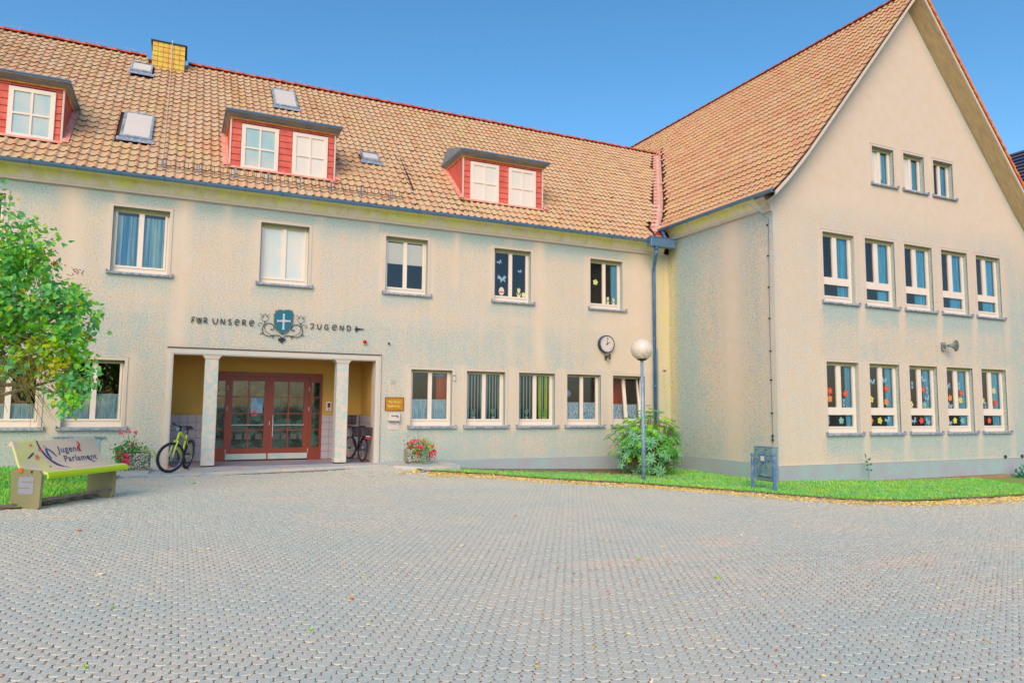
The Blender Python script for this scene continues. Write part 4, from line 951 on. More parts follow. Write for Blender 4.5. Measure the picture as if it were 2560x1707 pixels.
# wing roof
bx = [18.35-a for a in (0, 3.75, 4.52, 5.15, 5.63)]; bz = [11.80, 7.30, 6.38, 5.70, 5.24]
ye0, ye1 = 12.42, 30.2
V = []; F = []
prof = [(bx[4]-.0, bz[4]), (bx[3], bz[3]), (bx[2], bz[2]), (bx[1], bz[1]), (bx[0], bz[0])]
prof = prof+[(36.7-x, z) for x, z in prof[-2::-1]]
m = MB(); n = len(prof)
top = [(x, z-.03) for x, z in prof]; bot = [(x, z-.33+.0) for x, z in prof]
V = [(x, ye0, z) for x, z in top]+[(x, ye1, z) for x, z in top]; m.add(V, [(i, i+1, n+i+1, n+i) for i in range(n-1)])
roof_w = m.build('roof', M_UNDER, wing, local=False)
M_SOFF = simple('brown_soffit_boards', (206, 180, 130), (176, 158, 124), 3, .85, sc3=(1, 8, 1))
m = MB(); V = [(x, ye0+.03, z+.17) for x, z in bot]+[(x, YG+.05, z) for x, z in bot]; m.add(V, [(n+i, n+i+1, i+1, i) for i in range(n-1)])
# subdivide boards visually: two long grooves
m.build('soffit', M_SOFF, wing, local=False)
m = MB()
for i in range(n-1):
    (xa, za), (xb, zb) = prof[i], prof[i+1]
    m.add([(xa, ye0, za-.16), (xb, ye0, zb-.16), (xb, ye0, zb-.05), (xa, ye0, za-.05), (xa, ye0+.03, za-.16), (xb, ye0+.03, zb-.16), (xb, ye0+.03, zb-.05), (xa, ye0+.03, za-.05)], [(0, 1, 2, 3), (7, 6, 5, 4), (0, 4, 5, 1), (3, 2, 6, 7)])
# narrower board: keep only lower strip light
m.build('verge_board', M_TRIM, wing, local=False)
def wing_slopes(side):
    out = []
    for (xa, za), (xb, zb) in zip(prof[:4], prof[1:5]):
        out.append((xa, za, xb, zb))
    return out
# left slope rows: walk along the profile at constant gauge
gauge = .302; pos = []; segs = wing_slopes(0); tot = [math.hypot(b-a, d_-c) for a, c, b, d_ in segs]; s0 = 0.
allL = sum(tot); k = 0; s_ = -.03
while s_ < allL-.12:
    q = max(s_, 0); i = 0
    while i < 3 and q > tot[i]: q -= tot[i]; i += 1
    a, c, b, d_ = segs[i]; t = q/tot[i]; pos.append((a+(b-a)*t+(min(s_, 0)), c+(d_-c)*t+(min(s_, 0)), (b-a)/tot[i], (d_-c)/tot[i])); s_ += gauge
bygroup = {}
for x, z, ux, uz in pos:
    for kk in range(0, 96):
        y = ye0+kk*TP
        zm = zmain(y+TP) if y < YR else 1e9
        if y+TP > D-.5 and y < YR-.0:
            # main roof covers below; valley clearance
            if z < zm+.02+.10 and z < ZR+.1: continue
        if y >= YR-.2 and z < ZR-.4: continue
        bygroup.setdefault((round(ux, 4), round(uz, 4)), []).append((x, y, z))
allp = []
keys = list(bygroup)
big = max(keys, key=lambda q: len(bygroup[q]))
for kq in keys:
    ux, uz = kq; T = tile_templ((ux, 0, uz), (-uz, 0, ux), (0, 1, 0), gauge*1.12)
    T = (T[0], [f[::-1] for f in T[1]], T[2])
    # largest in view: lower flared rows and front edge
    P = np.array(bygroup[kq]); place_tiles(roof_w, M_TILE2, T, P, None, nkeep=(150 if kq == big else 50))
for kk in range(48):
    piece('ridge_tile', 'rtilew', lambda: ridge_tile_mb(.375, .10), M_RIDGE, roof_w, (18.35, ye0+kk*.375, 11.83), local=False, rot=(0, 0, math.pi/2), smooth=True)
# verge tiles on the right slope (seen edge-on) and first column on the right
M_VERGE = simple('orange_verge_tile', (236, 150, 66), (232, 100, 62), 5, .7, lo=.4, hi=.6)
tt = 0.; segr = [(36.7-b, d_, 36.7-a, c) for a, c, b, d_ in segs[::-1]]
s_ = .02; tr = [math.hypot(b-a, d_-c) for a, c, b, d_ in segr]; allr = sum(tr)
while s_ < allr-.05:
    q = s_; i = 0
    while i < 3 and q > tr[i]: q -= tr[i]; i += 1
    a, c, b, d_ = segr[i]; t = q/tr[i]; x, z = a+(b-a)*t, c+(d_-c)*t; ang = math.atan2(-(d_-c), b-a)
    piece('verge_tile', 'vtile', lambda: MB().add([(0, -.02, -.02), (.32, -.03, .0), (.32, .17, .0), (0, .17, -.02), (0, -.02, .045), (.32, -.03, .075), (.32, .17, .055), (0, .17, .03), (0, .0, .07), (.32, -.0, .10)], [(0, 1, 5, 4), (1, 2, 6, 5), (4, 5, 9, 8), (8, 9, 6, 7), (0, 3, 2, 1)]), M_VERGE, roof_w, (x, ye0-.01, z), local=False, rot=(0, ang, 0))
    s_ += .30
# left verge: mortar strip under first tile column
# right slope surface
P = []
# valley flashing
M_FLASH = simple('pink_valley_flashing', (232, 150, 132), (224, 196, 172), 5, .8, lo=.35, hi=.6, sc3=(1.2, 1.2, 3))
vp = []
for y in np.linspace(16.75, YR, 14): vp.append((float(xval(y)), y, float(zmain(y))))
m = MB(); V = []; F = []
for (x, y, z) in vp:
    V += [(x-.24, y, z+.028), (x, y+.0, z+.012), (x+.13, y, zroof(x+.13)+.045)]
for i in range(len(vp)-1):
    F += [(i*3, i*3+1, i*3+4, i*3+3), (i*3+1, i*3+2, i*3+5, i*3+4)]
m.add(V, F); m.build('valley_flashing', M_FLASH, school, local=False)
m = MB()
for i in range(26):
    t = i/25*(len(vp)-1.001); a = int(t); f_ = t-a; x = vp[a][0]*(1-f_)+vp[a+1][0]*f_; y = vp[a][1]*(1-f_)+vp[a+1][1]*f_; z = vp[a][2]*(1-f_)+vp[a+1][2]*f_
    m.add([(x-.24, y-.02, z+.034), (x-.01, y+.06, z+.034+.05), (x-.01, y+.09, z+.034+.07), (x-.24, y+.03, z+.034+.04)], [(0, 1, 2, 3)])
m.build('mortar_bed', simple('pink_mortar', (226, 120, 108), (236, 170, 150), 12, .9), school, local=False)
# gutters
def gutter(name, a, b, r, parent, ax, endcap=True):
    A = Vector(a); B = Vector(b); m = MB(); n = 9; V = []; F = []
    for P_ in (A, B):
        for k in range(n):
            w = math.pi*k/(n-1)
            o = (-math.cos(w)*r, -math.sin(w)*r)
            V.append((P_.x, P_.y+o[0], P_.z+o[1]) if ax == 'x' else (P_.x+o[0], P_.y, P_.z+o[1]))
    for k in range(n-1): F.append((k, k+1, n+k+1, n+k))
    F.append(tuple(range(n))); F.append(tuple(range(2*n-1, n-1, -1)))
    m.add(V, F)
    d0 = (B-A).normalized()
    fr = [(A+Vector((0, -r, 0)) if ax == 'x' else A+Vector((-r, 0, 0))), (B+Vector((0, -r, 0)) if ax == 'x' else B+Vector((-r, 0, 0)))]
    m.tube([tuple(fr[0]), tuple(fr[1])], .010, 6)
    o = m.build(name, M_ZINC, parent, local=False)
    L = (B-A).length; k = int(L/.78)
    for i in range(k):
        p = A+d0*(i+.4)*L/k
        q = MB()
        pts_ = []
        for j in range(n):
            w = math.pi*j/(n-1); oo = (-math.cos(w)*(r+.006), -math.sin(w)*(r+.006)); pts_.append((p.x, p.y+oo[0], p.z+oo[1]) if ax == 'x' else (p.x+oo[0], p.y, p.z+oo[1]))
        q.tube(pts_, .007, 4).build('gutter_bracket', M_ZINCD, o, local=False)
    return o
gutter('gutter', (-12, 16.56, 4.775), (12.1, 16.56, 4.775), .068, school, 'x')
gutter('gutter', (12.70, 16.95, 5.235), (12.70, 12.50, 5.235), .066, wing, 'y')
# rain hopper and downpipes
t = MB().bevel_box(12.03, 16.42, 4.60, 12.90, 16.62, 4.86, .01).build('rain_hopper', M_ZINC, school, local=False)
MB().box(12.02, 16.41, 4.84, 12.91, 16.63, 4.87).build('hopper_rim', M_ZINCD, t, local=False)
dp = MB().tube([(12.27, 16.52, 4.62), (12.27, 16.52, 4.50)], [.085, .055], 12).tube([(12.27, 16.52, 4.52), (12.28, 16.54, 4.38), (12.36, 16.72, 4.18), (12.42, 16.85, 4.02), (12.43, 16.86, 3.9), (12.45, 16.87, -1.7)], .050, 12).build('downpipe', M_ZINCD, school, local=False, smooth=True)
for z in (3.98, 2.6, 1.95, .6, -.6): MB().lathe([(.056, z), (.060, z+.012), (.060, z+.03), (.056, z+.042)], 14, (12.44, 16.868, 0)).build('pipe_clip', M_ZINCD, dp, local=False)
MB().tube([(12.72, 16.84, 5.20), (12.70, 16.62, 4.86)], .045, 10).build('branch_pipe', M_ZINCD, dp, local=False); MB().tube([(12.56, 16.9, 1.7), (12.56, 16.9, -1.6)], .012, 5).build('earth_rod', M_ZINCD, dp, local=False)
m = MB(); m.add([(12.3, 16.66, 4.84), (12.92, 16.66, 4.84), (13.0, 17.0, 5.12), (12.86, 17.05, 5.3), (12.5, 16.9, 5.1)], [(0, 1, 2, 3, 4)]); m.build('valley_outlet', simple('red_lead_flashing', (160, 60, 36), (120, 70, 40), 6, .8), school, local=False)
m = MB().lathe([(.07, 0), (.066, -.012)], 14, (12.70, 12.50, 5.225), 'y').build('gutter_end_cap', M_ZINC, wing, local=False)
# ------------------------------------------------------------------ dormers
M_SHING = simple('red_dormer_shingle', (226, 110, 92), (206, 92, 80), 4, .8, lo=.4, hi=.65)
M_SHINB = simple('shingle_joint', (110, 44, 66), None, 6, .9)
M_FASC = simple('zinc_dormer_fascia', (150, 140, 124), (98, 124, 140), 2.5, .5, sc3=(1, 1, 8))
M_BEAD = simple('ochre_eaves_bead', (222, 160, 80), (196, 130, 58), 6, .8)
for di, (xa, xb, wxs) in enumerate(DORM):
    yb_ = 19.9
    m = MB()
    # body prism: front at YD, cheeks following the roof
    def zr(y): return zmain(y)-.05
    V = [(xa, YD, DZ0-.1), (xb, YD, DZ0-.1), (xb, YD, DZ1+.02), (xa, YD, DZ1+.02), (xa, 18.95, zr(18.95)), (xb, 18.95, zr(18.95)), (xa, 18.95, DZ1+.02), (xb, 18.95, DZ1+.02), ]
    m.add(V, [(0, 1, 2, 3), (0, 3, 6, 4), (1, 5, 7, 2), (3, 2, 7, 6)])
    dm = m.build('dormer', M_SHINB, school, local=False)
    # front shingles
    rh = .155; segsx = []
    e = .006
    spans = [xa+.02]+[v for w_ in wxs for v in (w_-.0, w_+.83)]+[xb-.02]
    for r_ in range(8):
        z = DZ0+.0+r_*rh; z1 = min(z+rh-.01, DZ1-.005)
        if z1-z < .03: continue
        if r_ == 7 or z > 6.58:
            cells = [(xa+.02+k*.30, min(xa+.02+(k+1)*.30, xb-.02)) for k in range(int((xb-xa)/.30)+1) if xa+.02+k*.30 < xb-.05]
        else: cells = [(spans[i], spans[i+1]) for i in (0, 2, 4)]
        for c0, c1 in cells:
            w_ = c1-c0-.008
            piece('shingle', 'sh%.3f_%.3f' % (w_, z1-z), lambda: MB().add([(0, -.022, 0), (w_, -.022, 0), (w_, -.008, z1-z), (0, -.008, z1-z), (0, 0, 0), (w_, 0, 0)], [(0, 1, 2, 3), (4, 5, 1, 0)]), M_SHING, dm, (c0, YD-.001, z), local=False)
    # cheek shingles (slanting rows)
    for sx, sgn in ((xa, -1), (xb, 1)):
        for r_ in range(11):
            y = YD+.03+r_*.17
            z0_ = zmain(y+.08)+.03; z1_ = DZ1-.005
            if z1_-z0_ < .05: continue
            hgt = z1_-z0_
            piece('shingle', 'chk%d%.3f' % (sgn, hgt), lambda: MB().add([(0, 0, 0), (0, .155, .12), (0, .155, hgt), (0, 0, hgt), (sgn*.016, 0, 0), (sgn*.008, .155, .12), (sgn*.008, .155, hgt), (sgn*.016, 0, hgt)], [(4, 5, 6, 7) if sgn > 0 else (7, 6, 5, 4), (0, 3, 7, 4), (0, 4, 5, 1)]), M_SHING, dm, (sx+sgn*.002, y, z0_), local=False)
        MB().box(sx-.018, YD-.04, DZ0-.03, sx+.018, YD+.0, DZ1).build('corner_strip', M_TRIM, dm, local=False)
    # roof slab with fascia and bead
    ox = .13
    m = MB(); yf = 17.17
    ye_ = 18.90; V = [(xa-ox, yf, 6.79), (xb+ox, yf, 6.79), (xb+ox, ye_, 6.79), (xa-ox, ye_, 6.79), (xa-ox, yf, 6.735), (xb+ox, yf, 6.735), (xb+ox, ye_, 6.735), (xa-ox, ye_, 6.735), (xa+.45, yb_, zdorm(yb_)), (xb-.45, yb_, zdorm(yb_))]
    m.add(V, [(0, 1, 9, 8), (0, 4, 5, 1), (1, 5, 6, 2), (3, 7, 4, 0), (0, 8, 3), (1, 2, 9)]); m.build('dormer_roof', M_FASC, dm, local=False)
    m = MB(); m.add([(xa-ox, yf, 6.745), (xb+ox, yf, 6.745), (xb+.045, YD-.06, 6.665), (xa-.045, YD-.06, 6.665), (xb+ox, 18.9, 6.745), (xb+.045, 18.9, 6.665), (xa-ox, 18.9, 6.745), (xa-.045, 18.9, 6.665)], [(0, 3, 2, 1), (1, 2, 5, 4), (6, 7, 3, 0)]); m.build('dormer_soffit', M_FASC, dm, local=False)
    MB().tube([(xa-.03, 18.8, 6.65), (xa-.03, YD-.05, 6.65), (xb+.03, YD-.05, 6.65), (xb+.03, 18.8, 6.65)], .026, 6).build('bead', M_BEAD, dm, local=False)
    MB().tube([(xa-ox, 18.85, 6.775), (xa-ox, yf-.005, 6.775), (xb+ox, yf-.005, 6.775), (xb+ox, 18.85, 6.775)], .022, 6).build('gutter', M_ZINC, dm, local=False)
    m = MB(); m.add([(xa-.12, YD-.16, zmain(YD-.16)+.05), (xb+.12, YD-.16, zmain(YD-.16)+.05), (xb+.12, YD-.02, DZ0+.03), (xa-.12, YD-.02, DZ0+.03)], [(0, 1, 2, 3)])
    for sx, q in ((xa, -1), (xb, 1)): m.add([(sx+q*.01, YD-.15, zmain(YD-.1)+.05), (sx+q*.15, YD-.15, zmain(YD-.1)+.045), (sx+q*.15, 18.8, zmain(18.8)+.045), (sx+q*.01, 18.8, zmain(18.8)+.08)], [(0, 1, 2, 3), (3, 2, 1, 0)])
    m.build('apron_flashing', simple('pink_apron', (232, 130, 116), (224, 180, 150), 9, .9, lo=.4, hi=.6), dm, local=False)
    for wi, wx in enumerate(wxs):
        gl = [(.09, .08, .395, .49), (.435, .08, .74, .49), (.09, .53, .395, .98), (.435, .53, .74, .98)]
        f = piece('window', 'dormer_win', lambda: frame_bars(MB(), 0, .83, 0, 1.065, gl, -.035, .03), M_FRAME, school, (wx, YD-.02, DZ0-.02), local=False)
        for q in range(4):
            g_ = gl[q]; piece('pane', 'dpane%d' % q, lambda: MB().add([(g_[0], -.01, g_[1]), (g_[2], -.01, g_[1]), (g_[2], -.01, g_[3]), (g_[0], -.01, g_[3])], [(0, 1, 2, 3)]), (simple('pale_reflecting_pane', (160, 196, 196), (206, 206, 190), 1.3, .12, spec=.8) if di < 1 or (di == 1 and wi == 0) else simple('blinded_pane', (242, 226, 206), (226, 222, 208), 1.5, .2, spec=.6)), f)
            if di == 1 and wi == 1 or di == 2:
                f.children[-1].data if False else None
        piece('sill', 'dsill', lambda: MB().box(-.02, -.06, -.03, .85, 0, -.003), M_SILL, f)
# blinded panes for remaining dormer windows need their own mesh copies
for o in list(COL.objects):
    if o.name.startswith('pane') and o.parent and o.parent.name.startswith('window') and o.parent.location.z > 5 and o.parent.location.y > 17 and o.parent.location.x > 2:
        me = o.data.copy(); me.materials.clear(); me.materials.append(simple('blinded_pane', (242, 226, 206), (226, 222, 208), 1.5, .2, spec=.6)); o.data = me
# skylights
M_SKYF = simple('dark_skylight_frame', (110, 136, 160), (190, 196, 190), 9, .4)
M_SKYG = simple('skylight_sky_reflection', (242, 228, 208), (232, 220, 204), .8, .08, spec=.8)  # pale reflected sky is put into the pane colour
for xa, xb, ya, yb_, kd in SKY:
    L = (yb_-ya)*nl; w = xb-xa; ang = math.atan(RS)
    m = frame_bars(MB(), 0, w, 0, L, [(.05, .08, w-.05, L-.06)], -.07, .02) if kd == 'large' else frame_bars(MB(), 0, w, 0, L, [(.04, .10, w-.04, L-.03)], -.08, .02)
    # frame_bars works in xz: rotate so z -> up-slope
    f = m.build('skylight' if kd == 'large' else 'roof_hatch', M_SKYF, None)
    f.rotation_euler = (ang-math.pi/2, 0, 0); f.location = (xa, ya, zmain(ya)+.04); f.parent = roof_m; f.matrix_parent_inverse = wmat(roof_m).inverted()
    o = MB().add([(.03, -.055, .10), (w-.03, -.055, .10), (w-.03, -.055, L-.05), (.03, -.055, L-.05)], [(0, 1, 2, 3)]).build('pane', M_SKYG, None)
    o.rotation_euler = f.rotation_euler; o.location = f.location; o.parent = roof_m; o.matrix_parent_inverse = wmat(roof_m).inverted()
    o = MB().add([(-.06, -.02, -.14), (w+.06, -.02, -.14), (w+.06, -.04, .02), (-.06, -.04, .02)], [(0, 1, 2, 3)]).build('skylight_apron', M_SILL, None)
    o.rotation_euler = f.rotation_euler; o.location = f.location; o.parent = roof_m; o.matrix_parent_inverse = wmat(roof_m).inverted()
# chimney with hung shingles
ch = MB().box(-1.05, 21.9, 9.3, -.22, 22.75, 10.22).build('chimney', M_UNDER, school, local=False)
M_CHS = simple('yellow_lichen_shingle', (222, 200, 90), (226, 170, 80), 5, .85, lo=.38, hi=.62)
for r_ in range(6):
    for k in range(6):
        piece('shingle', 'chsh', lambda: MB().add([(.002, -.035, .012), (.03, -.035, 0), (.135, -.035, 0), (.135, -.012, .155), (.002, -.012, .155), (.002, 0, .012), (.135, 0, 0)], [(0, 1, 2, 3, 4), (5, 6, 2, 1, 0)]), M_CHS, ch, (-1.055+k*.140, 21.895, 9.36+r_*.145), local=False)
MB().box(-1.10, 21.84, 10.22, -.17, 22.8, 10.25).build('chimney_cap', M_IRON, ch, local=False)
MB().tube([(-.56, 21.85, 9.4), (-.56, 21.85, 10.32)], .012, 6).build('chimney_rod', M_WHITE, ch, local=False)
# lightning conductor lines on the roof
def onroof(x, y, h=.08): return (x, y, zmain(y)+h)
M_WIRE = simple('pale_wire', (222, 180, 160), (206, 196, 186), 9, .5)
m = MB(); m.tube([onroof(-.56, 21.9), onroof(-.50, 16.7)], .009, 5); m.tube([onroof(5.0, 22.4), onroof(4.85, 17.6), onroof(4.82, 16.7)], .006, 5); m.tube([(x, YR, ZR+.17) for x in np.linspace(-8, 16.3, 14)], .0035, 4)
for x in np.linspace(-8, 16, 27): m.tube([(x, YR, ZR+.08), (x, YR, ZR+.19)], .006, 4)
m.build('lightning_wire', M_WIRE, school, local=False)
# snow guard
sg = MB(); ys = 16.86; hh = .20
P0 = np.array(onroof(-.62, ys, .03)); 
for z in (.06, hh+.03): sg.tube([(-.62, ys-.02, zmain(ys)+z), (4.88, ys-.02, zmain(ys)+z)], .007, 5)
k = 0; x = -.6
while x < 4.87:
    sg.tube([(x, ys-.02, zmain(ys)+.06), (x, ys-.02, zmain(ys)+hh+.03)], .0055, 4); x += .088
sgo = sg.build('snow_guard', simple('snow_guard_wire', (110, 70, 44), (90, 96, 100), 20, .6), school, local=False)
for x in np.arange(-.5, 4.9, .72): MB().box(x, ys-.035, zmain(ys)-.03, x+.022, ys-.01, zmain(ys)+hh+.04).build('guard_bracket', M_ZINCD, sgo, local=False)
m = MB()
for k in range(7):
    y = 17.40+k*rowd; x = 5.27+.012*k; m.add([(x, y, zmain(y)+.045), (x+.05, y, zmain(y)+.05), (x+.06, y+.17, zmain(y+.17)+.05), (x+.01, y+.17, zmain(y+.17)+.045)], [(0, 1, 2, 3)])
m.build('slipped_tile_gap', simple('gap_dark', (50, 44, 60), None, 9, .9), roof_m, local=False)['kind'] = 'stuff'
# moss clumps on roof tiles (growth between rows)
P = []
for k in range(520):
    x = random.choice([random.uniform(4.8, 7.2), random.uniform(-3, 15.5), random.uniform(9, 15)]); y = 16.8+abs(random.gauss(0, 1.6))
    if y > 22 or x > xval(y)-.4 or any(a-.1 < x < b+.1 and YD-.1 < y < 19.8 for a, b, _ in DORM): continue
    y = Y0+round((y-Y0)/rowd)*rowd-.03; P.append((x, y, zmain(y)+.02))
P = np.array(P); n = len(P); a = RNG.uniform(0, 6.28, n)
o = oriented('roof_moss', leaf_templ(1, 1.1, .5), P, np.c_[np.cos(a), np.sin(a)*.7, np.sin(a)*.6], np.tile(np.array(NM), (n, 1)), RNG.uniform(.03, .09, n), simple('dark_roof_moss', (104, 92, 28), (60, 50, 26), 20, .95), kind='stuff', label='dark moss clumps between the tiles of the long roof', cat='moss')
# neighbouring slate roofed house beyond the gable
nb = thing('neighbour_house', 'dark slate roofed house glimpsed at the right edge behind the gable', 'house', (31, 25, -2))
MB().box(27, 12.2, -2.2, 35, 44.8, 6.1).build('wall', M_TRIM, nb, local=False)
MB().prism([(27, 6.1), (35, 6.1), (31, 10.1)], 12.2, 12.5).build('gable', M_TRIM, nb, local=False)
M_SLATE = simple('blue_grey_slate', (74, 88, 120), (110, 96, 100), .8, .6, sc3=(1, .5, 4), lo=.4, hi=.6)
rfn = MB().add([(26.6, 12, 6.25), (26.6, 45, 6.25), (31, 45, 10.62), (31, 12, 10.62), (35.4, 45, 6.25), (35.4, 12, 6.25)], [(0, 1, 2, 3), (3, 2, 4, 5)]).build('roof', simple('slate_joint', (34, 36, 52), None, 9, .9), nb, local=False)
for r_ in range(22):
    x = 26.55+r_*.205; z = 6.20+r_*.2036+.02
    for kk in range(11):
        yy = 12+kk*3.0
        piece('slate_course', 'slate', lambda: MB().add([(0, .01, 0), (0, 2.98, 0), (.19, 2.98, .17), (.19, .01, .17), (0, .01, .035), (0, 2.98, .035)], [(4, 5, 2, 3)]), M_SLATE, rfn, (x, yy, z), local=False)
# ------------------------------------------------------------------ things on the walls
def label_obj(o, l, c, g=None): return tag(o, l, c, g)
# wrought iron lettering
GL = {
 'F': [[(0, 0), (.15, .5), (.15, 1), (.7, .98)], [(.1, .5), (.55, .55)]],
 'U2': [[(0, 1), (.05, .3), (.3, 0), (.6, .0), (.85, .3), (.9, 1)], [(.35, .95), (.42, .35)], [(.62, .95), (.5, .35)]],
 'U': [[(0, 1), (.05, .35), (.3, 0), (.55, 0), (.8, .3), (.9, 1)]],
 'R': [[(.05, 0), (.12, .5), (.1, .98), (.55, 1), (.75, .75), (.5, .5), (.2, .45), (.55, .25), (.9, 0)]],
 'N': [[(0, 0), (.08, 1), (.5, .3), (.75, .02), (.85, 1)]],
 'S': [[(.8, .95), (.45, 1), (.1, .85), (.15, .6), (.6, .45), (.8, .25), (.6, .02), (.3, 0), (.02, .15)]],
 'e': [[(.15, .5), (.9, .6), (.85, .9), (.5, 1.02), (.15, .85), (.0, .5), (.12, .12), (.5, 0), (.85, .12)]],
 'J': [[(.05, .95), (.35, 1), (.8, .98), (.75, .4), (.45, .0), (.1, .15)]],
 'G': [[(.85, .9), (.5, 1), (.12, .8), (0, .45), (.2, .08), (.6, 0), (.82, .2), (.82, .45), (.5, .45)]],
 'D': [[(.08, 0), (.05, .95), (.4, 1), (.8, .7), (.85, .35), (.5, .05), (.08, 0)]],
}
def smooth_path(p, n=4):
    if len(p) < 3: return p
    out = []; P = [p[0]]+list(p)+[p[-1]]
    for i in range(1, len(P)-2):
        for k in range(n):
            t = k/n; q = [.5*((2*P[i][a])+(-P[i-1][a]+P[i+1][a])*t+(2*P[i-1][a]-5*P[i][a]+4*P[i+1][a]-P[i+2][a])*t*t+(-P[i-1][a]+3*P[i][a]-3*P[i+1][a]+P[i+2][a])*t**3) for a in range(len(p[0]))]
            out.append(tuple(q))
    out.append(tuple(p[-1])); return out
def letters(seq, lab, loc):
    t = thing('iron_lettering', lab, 'lettering', loc)
    for ch_, x0, x1 in seq:
        m = MB(); h = .118
        for st in GL[ch_]: m.tube([(x0-loc[0]+a*(x1-x0), -.03, 1.768-loc[2]+b*h) for a, b in smooth_path(st, 3)], .0095, 6)
        m.tube([(x0-loc[0]+.4*(x1-x0), -.03, 1.8-loc[2]), (x0-loc[0]+.4*(x1-x0), .0, 1.8-loc[2])], .005, 4)
        m.build('letter', M_IRON, t)
    return t
letters([('F', .222, .325), ('U2', .335, .430), ('R', .468, .555), ('U', .655, .765), ('N', .818, .915), ('S', .972, 1.05), ('e', 1.11, 1.205), ('R', 1.262, 1.358), ('e', 1.42, 1.515)], 'dark iron lettering FUR UNSERE left of the coat of arms', (.22, D, 1.76))
jt = letters([('J', 2.75, 2.84), ('U', 2.915, 3.01), ('G', 3.08, 3.18), ('e', 3.26, 3.368), ('N', 3.44, 3.535), ('D', 3.605, 3.705)], 'dark iron lettering JUGEND right of the coat of arms', (2.75, D, 1.76))
m = MB(); m.prism([(1.02, .05), (1.09, .085), (1.27, .065), (1.27, .055), (1.09, .035)], -.035, -.025); m.lathe([(.02, -.036), (.02, -.024)], 8, (1.075, 0, .1), 'y'); m.lathe([(.024, -.036), (.024, -.024)], 8, (1.08, 0, .02), 'y'); m.build('flourish', M_IRON, jt)
# coat of arms
ca = thing('coat_of_arms', 'blue shield with a pale cross in wrought iron scrollwork above the entrance', 'emblem', (2.14, D, 1.40))
def cv(x, y):   # crop coordinates to local metres
    y = y-.07*(x-660); return ((x-660)*.00116, 2.173-1.40-(y-110)*.00122)
sh_ = [(482, 185), (512, 165), (503, 122), (530, 128), (565, 108), (620, 106), (664, 126), (706, 112), (760, 112), (800, 122), (835, 134), (830, 168), (862, 212), (848, 235), (845, 330), (832, 420), (780, 500), (720, 545), (660, 578), (600, 545), (545, 500), (500, 425), (486, 330)]
so = [cv(*p) for p in sh_]
cxs, czs = cv(662, 330)
MB().prism(so, -.05, -.012).build('shield_rim', simple('brass_rim', (170, 150, 110), (60, 60, 60), 14, .5, metal=.3), ca)
MB().prism([(cxs+(a-cxs)*.93, czs+(b-czs)*.94) for a, b in so], -.058, -.05).build('shield', simple('petrol_blue_enamel', (30, 100, 132), (22, 116, 120), 9, .45), ca)
cr = [(650, 190), (690, 190), (684, 300), (770, 312), (800, 300), (800, 345), (770, 338), (684, 345), (688, 470), (700, 490), (635, 490), (648, 470), (652, 345), (570, 345), (545, 358), (545, 305), (570, 318), (652, 305)]
MB().prism([cv(x, y+.07*(x-660)) for x, y in cr], -.066, -.058).build('cross', simple('pale_lilac_enamel', (200, 196, 206), (186, 190, 210), 12, .5), ca)
paths = [([(650, 640), (600, 600), (520, 590), (400, 605), (310, 560), (278, 480), (305, 400), (390, 360), (460, 385), (495, 430), (480, 480), (445, 482), (435, 458)], .0085), ([(520, 592), (430, 572), (350, 520), (318, 440), (320, 335)], .005),
         ([(305, 400), (270, 355), (215, 355), (192, 388), (212, 408), (228, 394)], .005), ([(320, 332), (265, 292), (240, 238)], .0045), ([(320, 332), (368, 302), (402, 240)], .0045), ([(225, 175), (268, 205), (292, 238), (272, 246), (276, 222), (300, 200), (320, 180)], .0045),
         ([(320, 180), (342, 202), (366, 222), (368, 246), (348, 238), (375, 205), (415, 185)], .0045), ([(300, 560), (262, 540), (246, 560), (262, 574)], .006), ([(520, 592), (480, 622), (478, 645), (496, 640)], .006)]
for pth, r_ in paths:
    for mir in (0, 1):
        q = []
        for x, y in pth:
            a, b = cv(x, y); q.append((-a if mir else a, -.03, b))
        MB().tube(smooth_path(q, 3), r_, 5).build('scroll', M_IRON, ca)
MB().prism([cv(x, y+.07*(x-660)) for x, y in [(650, 628), (690, 655), (716, 650), (712, 690), (680, 700), (645, 748), (610, 705), (584, 690), (580, 650), (612, 655)]], -.045, -.02).build('pendant_leaf', M_IRON, ca)
for sx in (-1, 1): MB().lathe([(.016, -.045), (.016, -.02)], 8, (sx*cv(320, 330)[0], 0, cv(320, 330)[1]), 'y').build('boss', M_IRON, ca)
# clock
ck = thing('wall_clock', 'round wall clock showing two, with a deep dark blue rim', 'clock', (10.83, D, 1.766))
MB().lathe([(.235, 0), (.245, -.02), (.245, -.13), (.222, -.14), (.222, -.12)], 40, (0, 0, 0), 'y').build('rim', simple('navy_clock_rim', (20, 50, 84), (16, 70, 110), 5, .3), ck, smooth=False)
MB().lathe([(.222, -.115), (.222, -.121)], 40, (0, 0, 0), 'y').build('dial', M_WHITE, ck)
def text_obj(name, s_, size, mat, parent, loc, depth=.002, align='CENTER', rot=(math.pi/2, 0, 0), sx=1.0, bold=0):
    cu = bpy.data.curves.new(name, 'FONT'); cu.body = s_; cu.size = size; cu.extrude = depth; cu.align_x = align; cu.align_y = 'CENTER'; cu.offset = bold
    tmp = bpy.data.objects.new(name+'_tmp', cu); COL.objects.link(tmp); bpy.context.view_layer.update()
    me = bpy.data.meshes.new_from_object(tmp.evaluated_get(bpy.context.evaluated_depsgraph_get())); bpy.data.objects.remove(tmp); me.name = name
    me.transform(Matrix.Diagonal((sx, 1, 1, 1)))
    o = mkobj(name, me, mat, parent, loc, rot=rot); return o
M_INK = simple('grey_numeral', (110, 140, 140), (150, 150, 140), 30, .7)
for h in range(1, 13):
    a = math.radians(30*h); text_obj('numeral', str(h), .055, M_INK, ck, (math.sin(a)*.172, -.122, math.cos(a)*.172))
